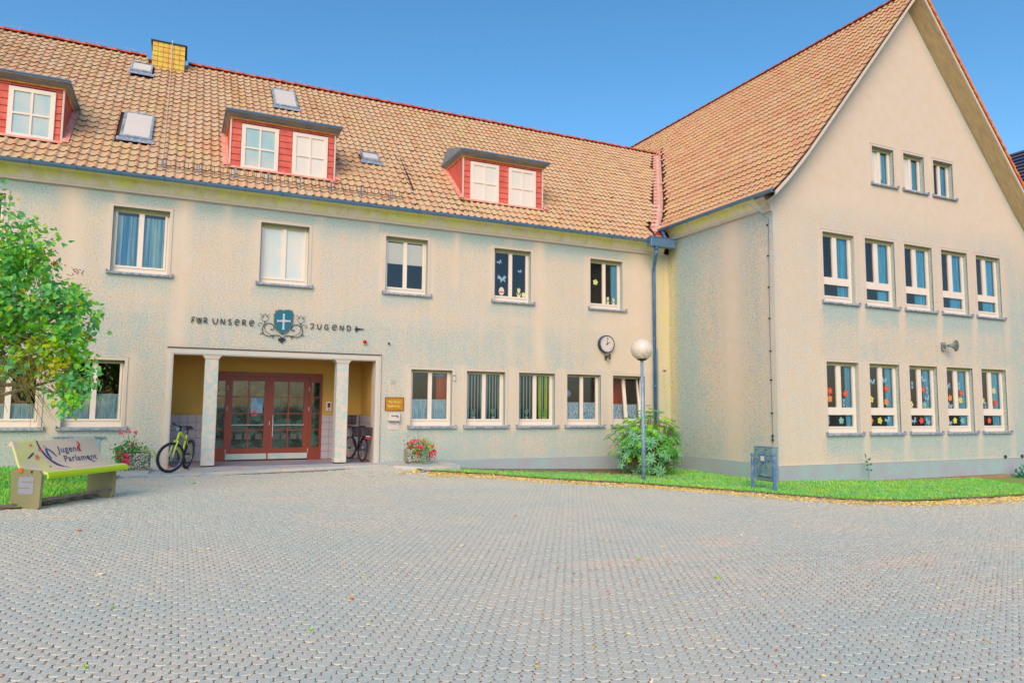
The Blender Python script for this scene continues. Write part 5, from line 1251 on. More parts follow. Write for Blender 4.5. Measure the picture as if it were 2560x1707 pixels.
def hand(L, w, a): 
    ca_, sa_ = math.cos(a), math.sin(a); return [(x*ca_+z*sa_, -x*sa_+z*ca_) for x, z in ((-w, -.04), (w, -.04), (w*.7, L), (-w*.7, L))]
MB().prism(hand(.115, .009, math.radians(60)), -.128, -.124).build('hour_hand', M_BLACK, ck); MB().prism(hand(.175, .006, math.radians(8)), -.133, -.129).build('minute_hand', M_BLACK, ck)
MB().lathe([(.012, -.136), (.012, -.12)], 10, (0, 0, 0), 'y').build('hub', M_BLACK, ck)
MB().tube([(-.02, -.02, -.24), (-.015, -.02, -.32)], .005, 5).build('cable', M_BLACK, ck)
# horn loudspeakers
def horn(loc, rz, lab, sc=1., mat=None):
    t = thing('horn_loudspeaker', lab, 'loudspeaker', loc, (0, 0, rz), group='horn loudspeakers on the walls')
    mt = mat or simple('grey_horn_metal', (150, 160, 160), (90, 100, 100), 8, .5)
    MB().tube([(0, .0, .03), (0, -.09*sc, .03)], .014*sc, 8).build('bracket', mt, t); MB().bevel_box(-.03*sc, -.06*sc, -.06*sc, .03*sc, .0, .07*sc, .006).build('mount', mt, t)
    m = MB(); prof = [(.02, -.02), (.025, .03), (.05, .08), (.085, .11), (.095, .115), (.09, .112), (.045, .08), (.018, .04)]
    m.lathe([(r*sc, h*sc) for r, h in prof], 20, (.04*sc, -.11*sc, .02), 'x'); m.build('horn', mt, t, smooth=True)
    MB().lathe([(.02*sc, .05*sc), (.028*sc, .09*sc), (.005, .11*sc)], 12, (.04*sc, -.11*sc, .02), 'x').build('phase_plug', simple('pale_grey_plug', (200, 196, 180), None, 9, .6), t, smooth=True)
    return t
horn((10.87, D, 1.39), math.radians(-50), 'small brown horn loudspeaker just below the wall clock', .95, simple('brown_horn_metal', (104, 86, 56), (60, 56, 46), 12, .5))
horn((19.27, YG, 1.76), math.radians(-30), 'grey horn loudspeaker on the gable wall between the two window rows', 1.7)
# alarm beacon, hook, sensor, house number
t = thing('alarm_beacon', 'small red alarm beacon on the wall above the portal corner', 'alarm light', (4.035, D, 1.50)); MB().lathe([(.045, -.0), (.045, -.03), (.03, -.035)], 14, (0, 0, -.01), 'y').build('base', PAP['cream'], t)
MB().lathe([(.045, -.03), (.045, -.07), (.03, -.09), (.005, -.095)], 14, (0, 0, .015), 'y').build('lens', simple('red_beacon_lens', (232, 24, 10), (210, 40, 30), 9, .2), t, smooth=True)
t = thing('wall_hook', 'tiny dark bracket on the wall right of the red beacon', 'bracket', (4.638, D, 1.49)); m = MB(); m.tube([(0, 0, .02), (0, -.05, .02), (.02, -.06, -.03)], .009, 6); m.box(-.02, -.02, 0, .02, 0, .04); m.build('bracket', M_IRON, t)
t = thing('junction_box', 'small cream junction box with dark underside by the inner corner', 'sensor', (12.86, D, 1.10)); MB().bevel_box(-.055, -.05, 0, .055, 0, .12, .006).build('housing', M_TRIM, t); MB().lathe([(.04, -.02), (.02, -.04), (.001, -.045)], 12, (.01, -.025, .018)).build('dome', M_BLACK, t)
t = thing('house_number', 'small round cornered number 6 plate beside the entrance', 'house number', (4.77, D, .57)); MB().bevel_box(-.05, -.008, -.05, .05, 0, .05, .01).build('plate', M_TRIM, t); m = MB(); frame_bars(m, -.052, .052, -.052, .052, [(-.046, -.046, .046, .046)], -.011, -.004); m.build('rim', M_INK, t); text_obj('numeral', '6', .07, M_IRON, t, (0, -.010, 0))
# school plaque
t = thing('school_plaque', 'ochre yellow school name plaque in pale letters right of the portal', 'sign', (4.81, D, -.115))
M_PLQ = simple('amber_plaque', (200, 140, 10), (180, 112, 20), 16, .4); MB().bevel_box(-.228, -.022, 0, .228, 0, .318, .004).build('plate', M_PLQ, t); m = MB(); frame_bars(m, -.232, .232, -.004, .322, [(-.218, .010, .218, .308)], -.028, 0); m.build('rim', simple('amber_rim', (130, 66, 20), None, 9, .5), t)
M_PLT = simple('pale_yellow_letters', (240, 226, 120), None, 9, .6)
text_obj('text_line', 'Max-Born-', .088, M_PLT, t, (-.168, -.025, .208), align='LEFT', sx=.86, bold=.001); text_obj('text_line', 'Realschule', .088, M_PLT, t, (-.168, -.025, .110), align='LEFT', sx=.82, bold=.001)
for sx in (-.2, .2): MB().lathe([(.006, -.027), (.006, -.022)], 8, (sx, 0, .03), 'y').build('screw', M_WHITE, t)
t = thing('mailbox', 'white wall mailbox with a small dark emblem under the plaque', 'mailbox', (4.80, D, -.37)); MB().bevel_box(-.14, -.10, 0, .14, 0, .195, .01).build('body', M_WHITE, t); MB().box(-.142, -.108, .0, .142, -.0, .012).build('lip', M_SILL, t); MB().box(-.085, -.104, .115, .075, -.10, .138).build('mark', simple('mark_blue', (80, 120, 140), (40, 60, 90), 60, .6), t); MB().lathe([(.02, -.105), (.02, -.10)], 10, (.068, 0, .11), 'y').build('mark_dot', M_IRON, t)
t = thing('notice_plate', 'plain white notice plate on the wall below the mailbox', 'plate', (4.80, D, -.575)); MB().bevel_box(-.135, -.015, 0, .135, 0, .19, .004).build('plate', M_WHITE, t); MB().box(-.05, -.017, .13, .05, -.015, .136).build('line', M_INK, t); MB().box(-.09, -.017, .03, .09, -.015, .034).build('line', M_INK, t)
# switch box by first lower window
t = thing('sensor_unit', 'small white sensor unit in the top corner of the window above the right trough', 'sensor', (6.335, D-.0, .68)); MB().bevel_box(-.03, -.06, .1, .03, 0, .21, .006).build('upper_box', M_WHITE, t); MB().bevel_box(-.03, -.06, -.03, .03, 0, .07, .006).build('lower_box', M_WHITE, t); MB().tube([(0, -.02, .07), (0, -.02, .1)], .012, 6).build('link', M_IRON, t)
# lightning conductor on the wing corner
t = thing('lightning_conductor', 'thin dark lightning conductor with clamps down the wing corner', 'conductor', (XW, 13.0, -1.6))
m = MB(); m.tube([(-.39, .35, 6.95), (-.36, .32, 6.70), (-.10, .02, 6.32), (-.03, -.01, 6.28), (-.03, .03, 3.6), (-.03, .02, .2)], .007, 5); m.build('wire', M_ZINCD, t)
for z in (6.12, 5.35, 4.57, 3.8, 3.0, 2.3, 1.5): MB().lathe([(.016, -.06), (.02, -.045), (.02, -.02), (.01, 0)], 8, (0, .03, z), 'x').build('clamp', M_IRON, t)
for z in (.95, .86, .62): MB().bevel_box(-.05, .01, z-.03, -.01, .05, z+.03, .006).build('joint_clamp', M_IRON, t)
MB().tube([(-.03, .02, .75), (-.03, .02, -.1)], .012, 6).build('lower_rod', M_GREYP, t)
# ------------------------------------------------------------------ globe street lamp
t = thing('street_lamp', 'globe topped lamp post with mottled blue grey pole in the lawn', 'street lamp', (9.867, 13.851, -1.70))
MB().tube([(0, 0, -.1), (0, 0, 1.3), (-.005, 0, 1.32), (-.02, 0, 2.84)], [.046, .046, .040, .036], 14).build('pole', M_GREYP, t, smooth=True)
MB().lathe([(.05, 2.80), (.11, 2.82), (.13, 2.845), (.12, 2.86), (.05, 2.86)], 20, (-.02, 0, 0)).build('socket', M_BLACK, t, smooth=True)
def globe_mat():
    m, nt, b = mat_base('milky_globe'); n = noise(nt, 9, 4, .7, sc3=(3, 3, .6)); g_ = nt.nodes.new('ShaderNodeNewGeometry'); sp = nt.nodes.new('ShaderNodeSeparateXYZ'); nt.links.new(g_.outputs['Position'], sp.inputs[0])
    lo = rng(nt, sp.outputs[2], 1.42, 1.15); f = math_(nt, 'MULTIPLY', lo, rng(nt, n, .50, .62), clamp=True)
    nt.links.new(mixc(nt, f, lin((232, 216, 196)), lin((160, 150, 122))), b.inputs['Base Color']); b.inputs['Roughness'].default_value = .12; b.inputs['Specular IOR Level'].default_value = .6; return m
pr = [(max(.002, .262*math.sin(a)), 3.07-.262*math.cos(a)) for a in np.linspace(.35, math.pi, 20)]
MB().lathe(pr, 32, (-.02, 0, 0)).build('globe', globe_mat(), t, smooth=True)
# ------------------------------------------------------------------ litter bin
t = thing('litter_bin', 'scratched grey blue litter bin on two posts in the lawn', 'litter bin', (11.58, 11.73, -1.76)); t.scale = (1, .79, 1)
M_BIN = simple('scratched_bin_steel', (116, 150, 158), (140, 166, 168), 7, .5, metal=.2, lo=.4, hi=.6); M_BINP = simple('bin_post', (96, 134, 180), (150, 166, 176), 9, .5, metal=.2, lo=.5, hi=.62)
for y in (-.40, .39): MB().bevel_box(-.16, y-.035, -.1, -.09, y+.035, .80, .006).build('post', M_BINP, t)
m = MB(); m.add([(-.10, -.34, .25), (.0, -.34, .22), (.0, .33, .22), (-.10, .33, .25), (-.13, -.34, .94), (.03, -.34, .94), (.03, .33, .94), (-.13, .33, .94)], [(0, 3, 2, 1), (0, 1, 5, 4), (1, 2, 6, 5), (2, 3, 7, 6), (3, 0, 4, 7)]); m.build('body', M_BIN, t)
m = MB(); frame_bars(m, -.35, .34, 0, .34, [(-.33, .02, .32, .32)], 0, .02); mm = MB(); mm.add([( -.14+b_, a_, .935+(c_-0)) for a_, c_, b_ in [(x_, y_, z_) for x_, y_, z_ in m.v]], []) if False else None
MB().tube([(-.13, -.34, .945), (.03, -.34, .945), (.03, .33, .945), (-.13, .33, .945)], .008, 5, closed=True).build('rim', M_BINP, t)
MB().bevel_box(-.145, -.10, .62, -.118, .10, .79, .004).build('sticker_frame', simple('blue_frame', (80, 130, 180), None, 9, .5), t)
MB().box(-.150, -.065, .655, -.144, .065, .755).build('sticker', M_WHITE, t)
m = MB()
for a, b, c, d_ in ((.02, .30, .22, .32), (.05, .26, .16, .30), (-.2, .2, -.12, .24)): pass
scr = [[(.19, .32), (.13, .40), (.16, .47), (.22, .43), (.10, .33)], [(.12, .44), (.04, .45), (.08, .52), (.14, .50)], [(.16, .54), (.05, .56)], [(.20, .60), (.16, .68), (.24, .66), (.19, .60)], [(.02, .60), (.07, .66)]]
for s2 in scr: m.tube([(-.125-.02*((z-.25)/.7), y, z) for y, z in smooth_path([(p[0], p[1]) for p in s2], 3)], .0045, 4)
m.build('scratched_marks', simple('scratch_blue', (60, 120, 140), None, 9, .6), t)
MB().tube([(-.122, .22, .32), (-.122, -.26, .315)], .007, 4).build('dent_line', M_IRON, t)
m = MB()
for k in range(34):
    y, z = random.uniform(-.32, .31), random.uniform(.5, .92); s3 = random.uniform(.004, .018); m.box(-.1135-.043*((z-.25)/.7)-.004, y, z, -.10, y+s3, z+s3*random.uniform(.4, 1.4))
tag(m.build('chipped_spots', simple('chip_dark', (60, 110, 150), (50, 70, 90), 20, .6), t), kind='stuff')
# ------------------------------------------------------------------ painted bench
av = Vector((.585, .811, 0)); dvv = Vector((.811, -.585, 0))
bang = math.atan2(dvv.y, dvv.x)         # local x = depth (rear to front), local y = length
t = thing('painted_bench', 'moulded white and yellow bench printed with Jugend Parlament', 'bench', (-1.895, 11.62, -1.40), (0, 0, bang))
LEN = 1.48
prof = [(-.13, .80), (-.155, .84), (-.13, .875), (-.10, .87), (-.075, .82), (-.02, .70), (.03, .58), (.09, .50), (.18, .475), (.33, .485), (.43, .49), (.49, .475), (.515, .43), (.505, .395)]
sp_ = smooth_path(prof, 3)
def bench_mat():
    m, nt, b = mat_base('bench_print'); tc = nt.nodes.new('ShaderNodeTexCoord'); s3 = nt.nodes.new('ShaderNodeSeparateXYZ'); nt.links.new(tc.outputs['Object'], s3.inputs[0])
    x, y, z = s3.outputs
    n1 = noise(nt, 5, 3, .5, vec=tc.outputs['Object']); n2 = noise(nt, 14, 4, .7, vec=tc.outputs['Object'])
    col = mixc(nt, rng(nt, n2, .3, .7), lin((224, 206, 184)), lin((220, 200, 178)))
    ly = math_(nt, 'MULTIPLY', rng(nt, y, .62, .5), rng(nt, n1, .40, .52), clamp=True)
    col = mixc(nt, math_(nt, 'MULTIPLY', ly, .75), col, lin((222, 222, 130)))
    fe = math_(nt, 'MULTIPLY', rng(nt, x, .475, .492), rng(nt, z, .50, .484), clamp=True)
    col = mixc(nt, fe, col, lin((178, 212, 0)))
    nt.links.new(col, b.inputs['Base Color']); b.inputs['Roughness'].default_value = .3; return m
V = []; F = []; th = .03
off = []
for i, p in enumerate(sp_):
    a = sp_[max(i-1, 0)]; b = sp_[min(i+1, len(sp_)-1)]; tx, tz = b[0]-a[0], b[1]-a[1]; L = math.hypot(tx, tz); off.append((p[0]+(-tz)/L*-th, p[1]+tx/L*-th))
loop = sp_+off[::-1]; n = len(loop)
for y in (-.0, .012, LEN-.012, LEN):
    e = .008 if y in (0, LEN) else 0
    for (x, z) in loop: V.append((x, y, z-(e*.3)))
for s3 in range(3):
    for k in range(n): F.append((s3*n+k, s3*n+(k+1) % n, (s3+1)*n+(k+1) % n, (s3+1)*n+k))
h_ = len(sp_)
for k in range(h_-1):
    F.append((k, k+1, n-2-k, n-1-k)[::-1]); F.append((3*n+k, 3*n+k+1, 3*n+n-2-k, 3*n+n-1-k))
MB().add(V, F).build('seat_shell', bench_mat(), t, smooth=False)
M_PANEL = simple('olive_bench_panel', (150, 142, 104), (136, 132, 92), 3, .7)
pan = [(-.02, 0), (.40, 0), (.43, .03), (.44, .44), (.40, .50), (-.0, .52), (-.03, .5)]
for y0, y1 in ((-.045, -.005), (LEN-.19, LEN-.15)): MB().prism([(a, b) for a, b in (pan if y0 < 0 else [(-.02, 0), (.40, 0), (.43, .03), (.44, .40), (.40, .45), (.05, .45), (-.03, .42)])], y0, y1).build('side_panel', M_PANEL, t)
MB().box(.40, -.0, .10, .415, LEN-.16, .135).build('rail', M_KERB, t)
lg_ = MB(); lg_.bevel_box(.09, -.052, .19, .33, -.046, .42, .0)
b3 = MB().prism([(.09, .22), (.11, .19), (.31, .19), (.33, .22), (.33, .40), (.31, .42), (.11, .42), (.09, .40)], -.049, -.046).build('bank_logo_plate', simple('logo_lilac', (146, 146, 166), (150, 150, 150), 12, .6), t)
MB().box(.15, -.052, .345, .33, -.049, .358).build('logo_stripe', M_PANEL, t); MB().box(.09, -.052, .265, .27, -.049, .278).build('logo_stripe', M_PANEL, t)
MB().lathe([(.035, -.058), (.035, -.046)], 14, (.12, 0, .50), 'y').build('orange_disc', simple('orange_cap', (206, 110, 0), (214, 90, 10), 20, .5), t)
MB().box(.28, -.056, .47, .30, -.046, .50).build('panel_mark', M_IRON, t)
# printed decoration follows the shell surface, at 3 mm
arc = [0.]
for a, b in zip(sp_[:-1], sp_[1:]): arc.append(arc[-1]+math.hypot(b[0]-a[0], b[1]-a[1]))
def onshell(u, v):   # u along length 0..LEN, v arc length from top edge
    x = np.interp(v, arc, [p[0] for p in sp_]); z = np.interp(v, arc, [p[1] for p in sp_])
    x2 = np.interp(v+.01, arc, [p[0] for p in sp_]); z2 = np.interp(v+.01, arc, [p[1] for p in sp_]); L = math.hypot(x2-x, z2-z)+1e-9
    nx, nz = -(z2-z)/L, (x2-x)/L
    return (float(x+nx*.004), u, float(z+nz*.004))
def ribbon(pts, wd, name, mat):
    P = smooth_path(pts, 4); V = []; F = []; n = len(P)
    for i, p in enumerate(P):
        a = P[max(i-1, 0)]; b = P[min(i+1, n-1)]; dx, dy = b[0]-a[0], b[1]-a[1]; L = math.hypot(dx, dy)+1e-9
        w = wd*(.35+.65*math.sin(math.pi*(i+.5)/n)); V.append(onshell(p[0]-dy/L*w, p[1]+dx/L*w)); V.append(onshell(p[0]+dy/L*w, p[1]-dx/L*w))
    for i in range(n-1): F.append((2*i, 2*i+1, 2*i+3, 2*i+2))
    return MB().add(V, F).build(name, mat, t)
M_BLUEP = simple('print_blue', (46, 84, 140), (60, 54, 110), 14, .4); M_PINK = simple('print_pink', (236, 90, 100), (240, 130, 130), 20, .4); M_PURP = simple('print_purple', (90, 40, 100), (60, 50, 110), 20, .4)
ribbon([(.40, .06), (.39, .16), (.42, .28), (.50, .40), (.62, .50), (.76, .60)], .016, 'blue_swoosh', M_BLUEP)
ribbon([(.43, .28), (.48, .38), (.58, .49), (.68, .56)], .010, 'purple_swoosh', M_PURP)
ribbon([(.51, .24), (.50, .31), (.55, .41)], .018, 'blue_stroke', M_BLUEP); ribbon([(.51, .25), (.58, .30), (.65, .38)], .012, 'blue_stroke', M_BLUEP)
ribbon([(.16, .38), (.24, .33), (.28, .30)], .014, 'blue_stroke', M_BLUEP)
ribbon([(1.20, .40), (1.23, .47), (1.32, .52)], .010, 'purple_swoosh', M_PURP); ribbon([(.80, .66), (.89, .665), (.95, .66)], .004, 'thin_stroke', M_PURP); ribbon([(.82, .13), (.88, .13)], .004, 'pink_mark', M_PINK); ribbon([(1.10, .05), (1.12, .06)], .008, 'purple_mark', M_PURP)
def blot(u, v, r, mat, name='pink_blossom'):
    pts = [onshell(u+r*math.cos(a)*(.7+.3*math.cos(5*a)), v+r*math.sin(a)*(.7+.3*math.cos(5*a))) for a in np.linspace(0, 2*math.pi, 24)[:-1]]
    MB().add(pts, [tuple(range(len(pts)))]).build(name, mat, t)
blot(.40, .26, .045, M_PINK); blot(.32, .37, .05, M_PINK); blot(.27, .19, .03, M_PINK); blot(.48, .22, .02, M_PINK); blot(.47, .53, .02, M_PURP, 'purple_mark'); blot(1.20, .10, .0, M_PINK) if False else None
ribbon([(1.09, .17), (1.12, .22), (1.08, .27), (1.12, .33)], .020, 'red_symbol', simple('print_red', (236, 40, 66), (236, 80, 90), 40, .4))
def bench_text(s_, size, u0, v0, slope):
    cu = bpy.data.curves.new('printed_word', 'FONT'); cu.body = s_; cu.size = size; cu.space_character = 1.12; cu.offset = .0015
    tmp = bpy.data.objects.new('tmp_word', cu); COL.objects.link(tmp); bpy.context.view_layer.update()
    me = bpy.data.meshes.new_from_object(tmp.evaluated_get(bpy.context.evaluated_depsgraph_get())); bpy.data.objects.remove(tmp)
    for v in me.vertices: v.co = Vector(onshell(u0+v.co.x, v0-v.co.y))
    me.name = 'printed_word'; mkobj('printed_word', me, M_BLUEP, t)
bench_text('Jugend', .142, .70, .325, 0); bench_text('Parlament', .137, .76, .470, 0)
# ------------------------------------------------------------------ tree at the left
M_BARK = simple('grey_brown_bark', (150, 140, 96), (110, 100, 76), 14, .9, sc3=(1, 1, .3))
def leaf_mat(name, cols, sc=5):
    m, nt, b = mat_base(name)
    n1 = noise(nt, sc, 4, .7); n2 = noise(nt, 1.6, 3, .6)
    col = mixc(nt, rng(nt, n1, .40, .58), lin(cols[0]), lin(cols[1])); col = mixc(nt, rng(nt, n2, .48, .60), col, lin(cols[2]))
    nt.links.new(col, b.inputs['Base Color']); b.inputs['Roughness'].default_value = .45; b.inputs['Specular IOR Level'].default_value = .4
    tr = N(nt, 'ShaderNodeBsdfTranslucent'); nt.links.new(col, tr.inputs[0]); mx = N(nt, 'ShaderNodeMixShader'); mx.inputs[0].default_value = .42
    out = [n_ for n_ in nt.nodes if n_.type == 'OUTPUT_MATERIAL'][0]; nt.links.new(b.outputs[0], mx.inputs[1]); nt.links.new(tr.outputs[0], mx.inputs[2]); nt.links.new(mx.outputs[0], out.inputs[0]); return m
M_LF = leaf_mat('lilac_leaves', ((116, 196, 130), (166, 236, 50), (120, 204, 130)), 6)
M_LFY = leaf_mat('yellow_green_leaves', ((206, 216, 30), (176, 226, 20), (214, 200, 50)), 8)
def heart():
    o = [(0, 0), (.02, .28), (.25, .46), (.55, .36), (.82, .14), (1, 0), (.82, -.14), (.55, -.36), (.25, -.46), (.02, -.28)]
    v = [(x, y, abs(y)*.35-.12*x*x) for x, y in o]+[(.35, 0, -.03), (.7, 0, -.08)]
    f = [(0, 1, 10), (1, 2, 10), (2, 3, 10), (3, 11, 10), (3, 4, 11), (4, 5, 11), (5, 6, 11), (6, 7, 11), (7, 10, 11), (7, 8, 10), (8, 9, 10), (9, 0, 10)]
    return v, f
tr_ = thing('lilac_tree', 'leafy lilac like tree hanging into the picture at the left edge', 'tree', (-3.3, 12.7, -1.45))
m = MB()
m.tube([(0, 0, -.1), (.03, -.02, .6), (.0, .03, 1.2), (.1, 0, 1.8)], [.13, .11, .09, .07], 9)
blobs = [(-2.55, 12.2, 1.95, .78, 1.), (-1.95, 12.05, 1.35, .60, 1.), (-1.45, 12.0, 1.38, .38, .9), (-1.62, 12.0, .80, .46, 1.), (-1.30, 12.0, .42, .27, .7), (-1.42, 11.95, .12, .24, .6), (-3.2, 12.4, 1.6, 1.1, 1.), (-2.5, 12.3, 1.2, .7, 1.), (-3.3, 12.6, .6, .8, .5), (-2.2, 12.2, .75, .38, .5), (-2.1, 12.2, 2.15, .42, .8), (-3.0, 12.4, 2.75, .6, .9)]
org = np.array([-3.2, 12.7, .2]); LP = []; LD = []
for bx_, by_, bz_, br, dn in blobs:
    c = np.array([bx_, by_, bz_]); mid = (org+c)/2+RNG.normal(0, .12, 3)
    m.tube([tuple(org-np.array((-3.3, 12.7, -1.45))), tuple(mid-np.array((-3.3, 12.7, -1.45))), tuple(c-np.array((-3.3, 12.7, -1.45)))], [.05, .03, .012], 6)
    nt_ = int(64*br/.6*dn)
    for k in range(nt_):
        d = RNG.normal(0, 1, 3); d /= np.linalg.norm(d); rr = br*RNG.uniform(.35, 1.08); e = c+d*rr*np.array([1, .75, 1])
        st = c+d*rr*.35
        m.tube([tuple(st-np.array((-3.3, 12.7, -1.45))), tuple(e-np.array((-3.3, 12.7, -1.45)))], [.006, .003], 3, cap=False)
        nl_ = RNG.integers(10, 18)
        for q in range(nl_):
            p = e+RNG.normal(0, .075, 3); LP.append(p); dd = d*.6+RNG.normal(0, .6, 3)+np.array([0, 0, -.55]); LD.append(dd)
m.build('trunk', M_BARK, tr_)
LP = np.array(LP); LD = np.array(LD); n = len(LP)
org2 = np.array((-3.3, 12.7, -1.45)); nn_ = RNG.normal(0, .55, (n, 3))+np.array([0, -.35, .75])
ysel = (RNG.random(n) < .10) | ((np.linalg.norm(LP-np.array([-1.75, 12, .62]), axis=1) < .42) & (RNG.random(n) < .55)) | ((np.linalg.norm(LP-np.array([-2.45, 12, .9]), axis=1) < .3) & (RNG.random(n) < .5))
for sel, mt, nm in ((~ysel, M_LF, 'crown'), (ysel, M_LFY, 'yellowing_leaves')):
    oriented(nm, heart(), LP[sel]-org2, LD[sel], nn_[sel], RNG.uniform(.05, .10, sel.sum()), mt, parent=tr_, kind='stuff')
# bare twig tangle, lower left, and dry seed heads
m = MB()
for k in range(210):
    p = np.array([RNG.uniform(-3.0, -1.75), 12.0+RNG.uniform(-.15, .3), RNG.uniform(.35, 1.0)]); d = np.array([RNG.uniform(.1, .8), RNG.uniform(-.2, .2), RNG.uniform(-.9, .05)]); L = RNG.uniform(.15, .5); pts_ = [p]
    for q in range(4): pts_.append(pts_[-1]+d*L/3+RNG.normal(0, .02, 3)); d = d+np.array([.02, 0, -.15])
    m.tube([tuple(a-org2) for a in pts_], [.006, .005, .004, .003, .002], 3, cap=False)
for k in range(16):
    p = np.array([-2.0, 12.0, .4]); e = np.array([RNG.uniform(-1.9, -1.1), 12.0, RNG.uniform(-.45, .1)]); m.tube([tuple(p-org2), tuple((p+e)/2-org2+RNG.normal(0, .05, 3)), tuple(e-org2)], [.006, .004, .002], 3, cap=False)
m.build('bare_twigs', simple('ochre_twigs', (170, 156, 84), (100, 90, 60), 9, .9), tr_, kind=None) if False else tag(m.build('bare_twigs', simple('ochre_twigs', (170, 156, 84), (100, 90, 60), 9, .9), tr_), kind='stuff')
m = MB()
for cx, cz in ((-1.78, 2.12), (-1.66, 1.98), (-1.90, 1.93), (-1.38, 1.90), (-2.36, 1.72), (-1.55, 1.52), (-1.2, .95), (-1.55, .98), (-2.65, 1.3)):
    for q in range(16):
        p = np.array([cx, 11.95, cz])+RNG.normal(0, .035, 3)*np.array([1.3, 1, .8]); m.tube([tuple(p-org2), tuple(p-org2+RNG.normal(0, .018, 3))], [.007, .004], 4)
tag(m.build('seed_heads', simple('rusty_seed_heads', (170, 70, 30), (120, 50, 30), 20, .9), tr_), kind='stuff')
# ------------------------------------------------------------------ rhododendron
bo = np.array((11.15, 15.45, -1.72)); bt = thing('rhododendron', 'round glossy rhododendron bush between lamp post and wing wall', 'shrub', tuple(bo))
m = MB(); P = []; Dd = []; Nn = []; bright = []
def ell(d): return np.array([d[0]*.90, d[1]*.72, d[2]*.80])
for k in range(400):
    d = RNG.normal(0, 1, 3); d /= np.linalg.norm(d); rr = RNG.uniform(.6, 1.05) if k % 3 else RNG.uniform(.85, 1.12)
    lump = 1+.13*math.sin(5*math.atan2(d[1], d[0])+3*d[2])
    e = ell(d)*rr*lump+np.array([0, 0, .82])
    if e[2] < .06: e[2] = RNG.uniform(.06, .25)
    if e[1] > 1.4: continue
    a_ = np.array([RNG.normal(0, .1), RNG.normal(0, .08), .0]); m.tube([tuple(a_), tuple(a_*.4+e*.55), tuple(e)], [.014, .009, .004], 4, cap=False)
    nl_ = 8; w0 = RNG.uniform(0, 6.28); axd = d*.7+np.array([0, 0, .55]); axd /= np.linalg.norm(axd); u_ = np.cross(axd, [0, 0, 1.]); u_ /= np.linalg.norm(u_)+1e-9; v_ = np.cross(axd, u_)
    top_ = (d[2] > .35 and RNG.random() < .65) or RNG.random() < .2
    for q in range(nl_):
        w = w0+q*2*math.pi/nl_; r_ = u_*math.cos(w)+v_*math.sin(w); ld = r_+axd*(.55 if top_ else .05)+np.array([0, 0, -.12]); P.append(e+r_*.01); Dd.append(ld); Nn.append(axd+RNG.normal(0, .15, 3)); bright.append(top_)
m.build('branches', M_BARK, bt)
P = np.array(P); Dd = np.array(Dd); Nn = np.array(Nn); bright = np.array(bright)
M_RH = leaf_mat('rhododendron_leaves', ((104, 190, 130), (176, 224, 180), (130, 206, 96)), 12); M_RH2 = leaf_mat('rhododendron_new_leaves', ((160, 232, 50), (190, 240, 40), (120, 214, 80)), 12)
oriented('foliage', leaf_templ(1, .30, .10), P[~bright], Dd[~bright], Nn[~bright], RNG.uniform(.12, .19, (~bright).sum()), M_RH, parent=bt, kind='stuff')
oriented('young_foliage', leaf_templ(1, .30, .10), P[bright], Dd[bright], Nn[bright], RNG.uniform(.08, .12, bright.sum()), M_RH2, parent=bt, kind='stuff')
# ------------------------------------------------------------------ sapling and corner weeds
st_ = thing('sapling', 'thin young sapling with few dark leaves at the foot of the gable wall', 'sapling', (15.85, 12.66, -1.80)); MB().tube([(0, 0, 0), (.01, 0, .25), (-.01, 0, .45), (-.09, 0, .62)], [.008, .007, .005, .003], 5).build('stem', M_BARK, st_)
for k, (x, z, dx, dz) in enumerate(((-.09, .60, -.5, 1), (-.05, .56, 1, .1), (-.02, .50, -1, .1), (0, .42, 1, .2), (0, .44, -.6, -.2), (.0, .28, 1, .15), (.0, .30, -1, .2), (-.03, .52, .7, .6))):
    L = .13; w = .045; m = MB(); ang = math.atan2(dz, dx); c, s1 = math.cos(ang), math.sin(ang)
    pts_ = [(0, 0), (.3, .5), (.7, .42), (1, 0), (.7, -.42), (.3, -.5)]
    V = [(x+(a*L)*c-(b*w)*s1, -.02-abs(b)*.02, z+(a*L)*s1+(b*w)*c) for a, b in pts_]; m.add(V, [(0, 1, 2, 3, 4, 5)]).build('leaf', simple('dark_green_leaf', (30, 110, 90), (50, 130, 70), 30, .5), st_)
wd = thing('wall_weed', 'low dark weed at the far right foot of the gable wall', 'weed', (21.9, 12.5, -1.9)); P = RNG.normal(0, .13, (70, 3)); P[:, 2] = np.abs(P[:, 2])*1.1+.03; P[:, 1] *= .4
oriented('leaves', leaf_templ(1, .5), P, RNG.normal(0, 1, (70, 3)), RNG.normal(0, .3, (70, 3))+np.array([0, -.5, 1]), RNG.uniform(.07, .12, 70), MC['dark_green_leaf'], parent=wd, kind='stuff')
m = MB()
for x, z in ((21.72, -1.33), (22.5, -1.33)): m.tube([(x, YG-.05, z), (x, YG-.05, z+.06)], .03, 6)
tag(MB().bevel_box(15.9, 12.60, -2.1, 21.6, YG-.025, -1.80, .01).build('edging_strip', simple('brown_edging', (180, 140, 100), (150, 120, 90), 4, .9)), 'brown edging strip at the foot of the gable wall', kind='structure')
tag(MB().box(22.1, 12.2, -2.2, 24.0, YG-.02, -1.86).build('light_well', simple('dark_red_brick', (110, 40, 40), (80, 30, 40), 6, .9)), 'dark red light well edge at the far right of the gable wall', kind='structure')
for x, lb in ((21.75, 'small dark bracket on the gable plinth ledge, left of two'), (22.55, 'small dark bracket on the gable plinth ledge, right of two')):
    tag(MB().bevel_box(x, YG-.07, -1.36, x+.07, YG-.03, -1.27, .01).build('plinth_bracket', M_IRON), lb, 'bracket')
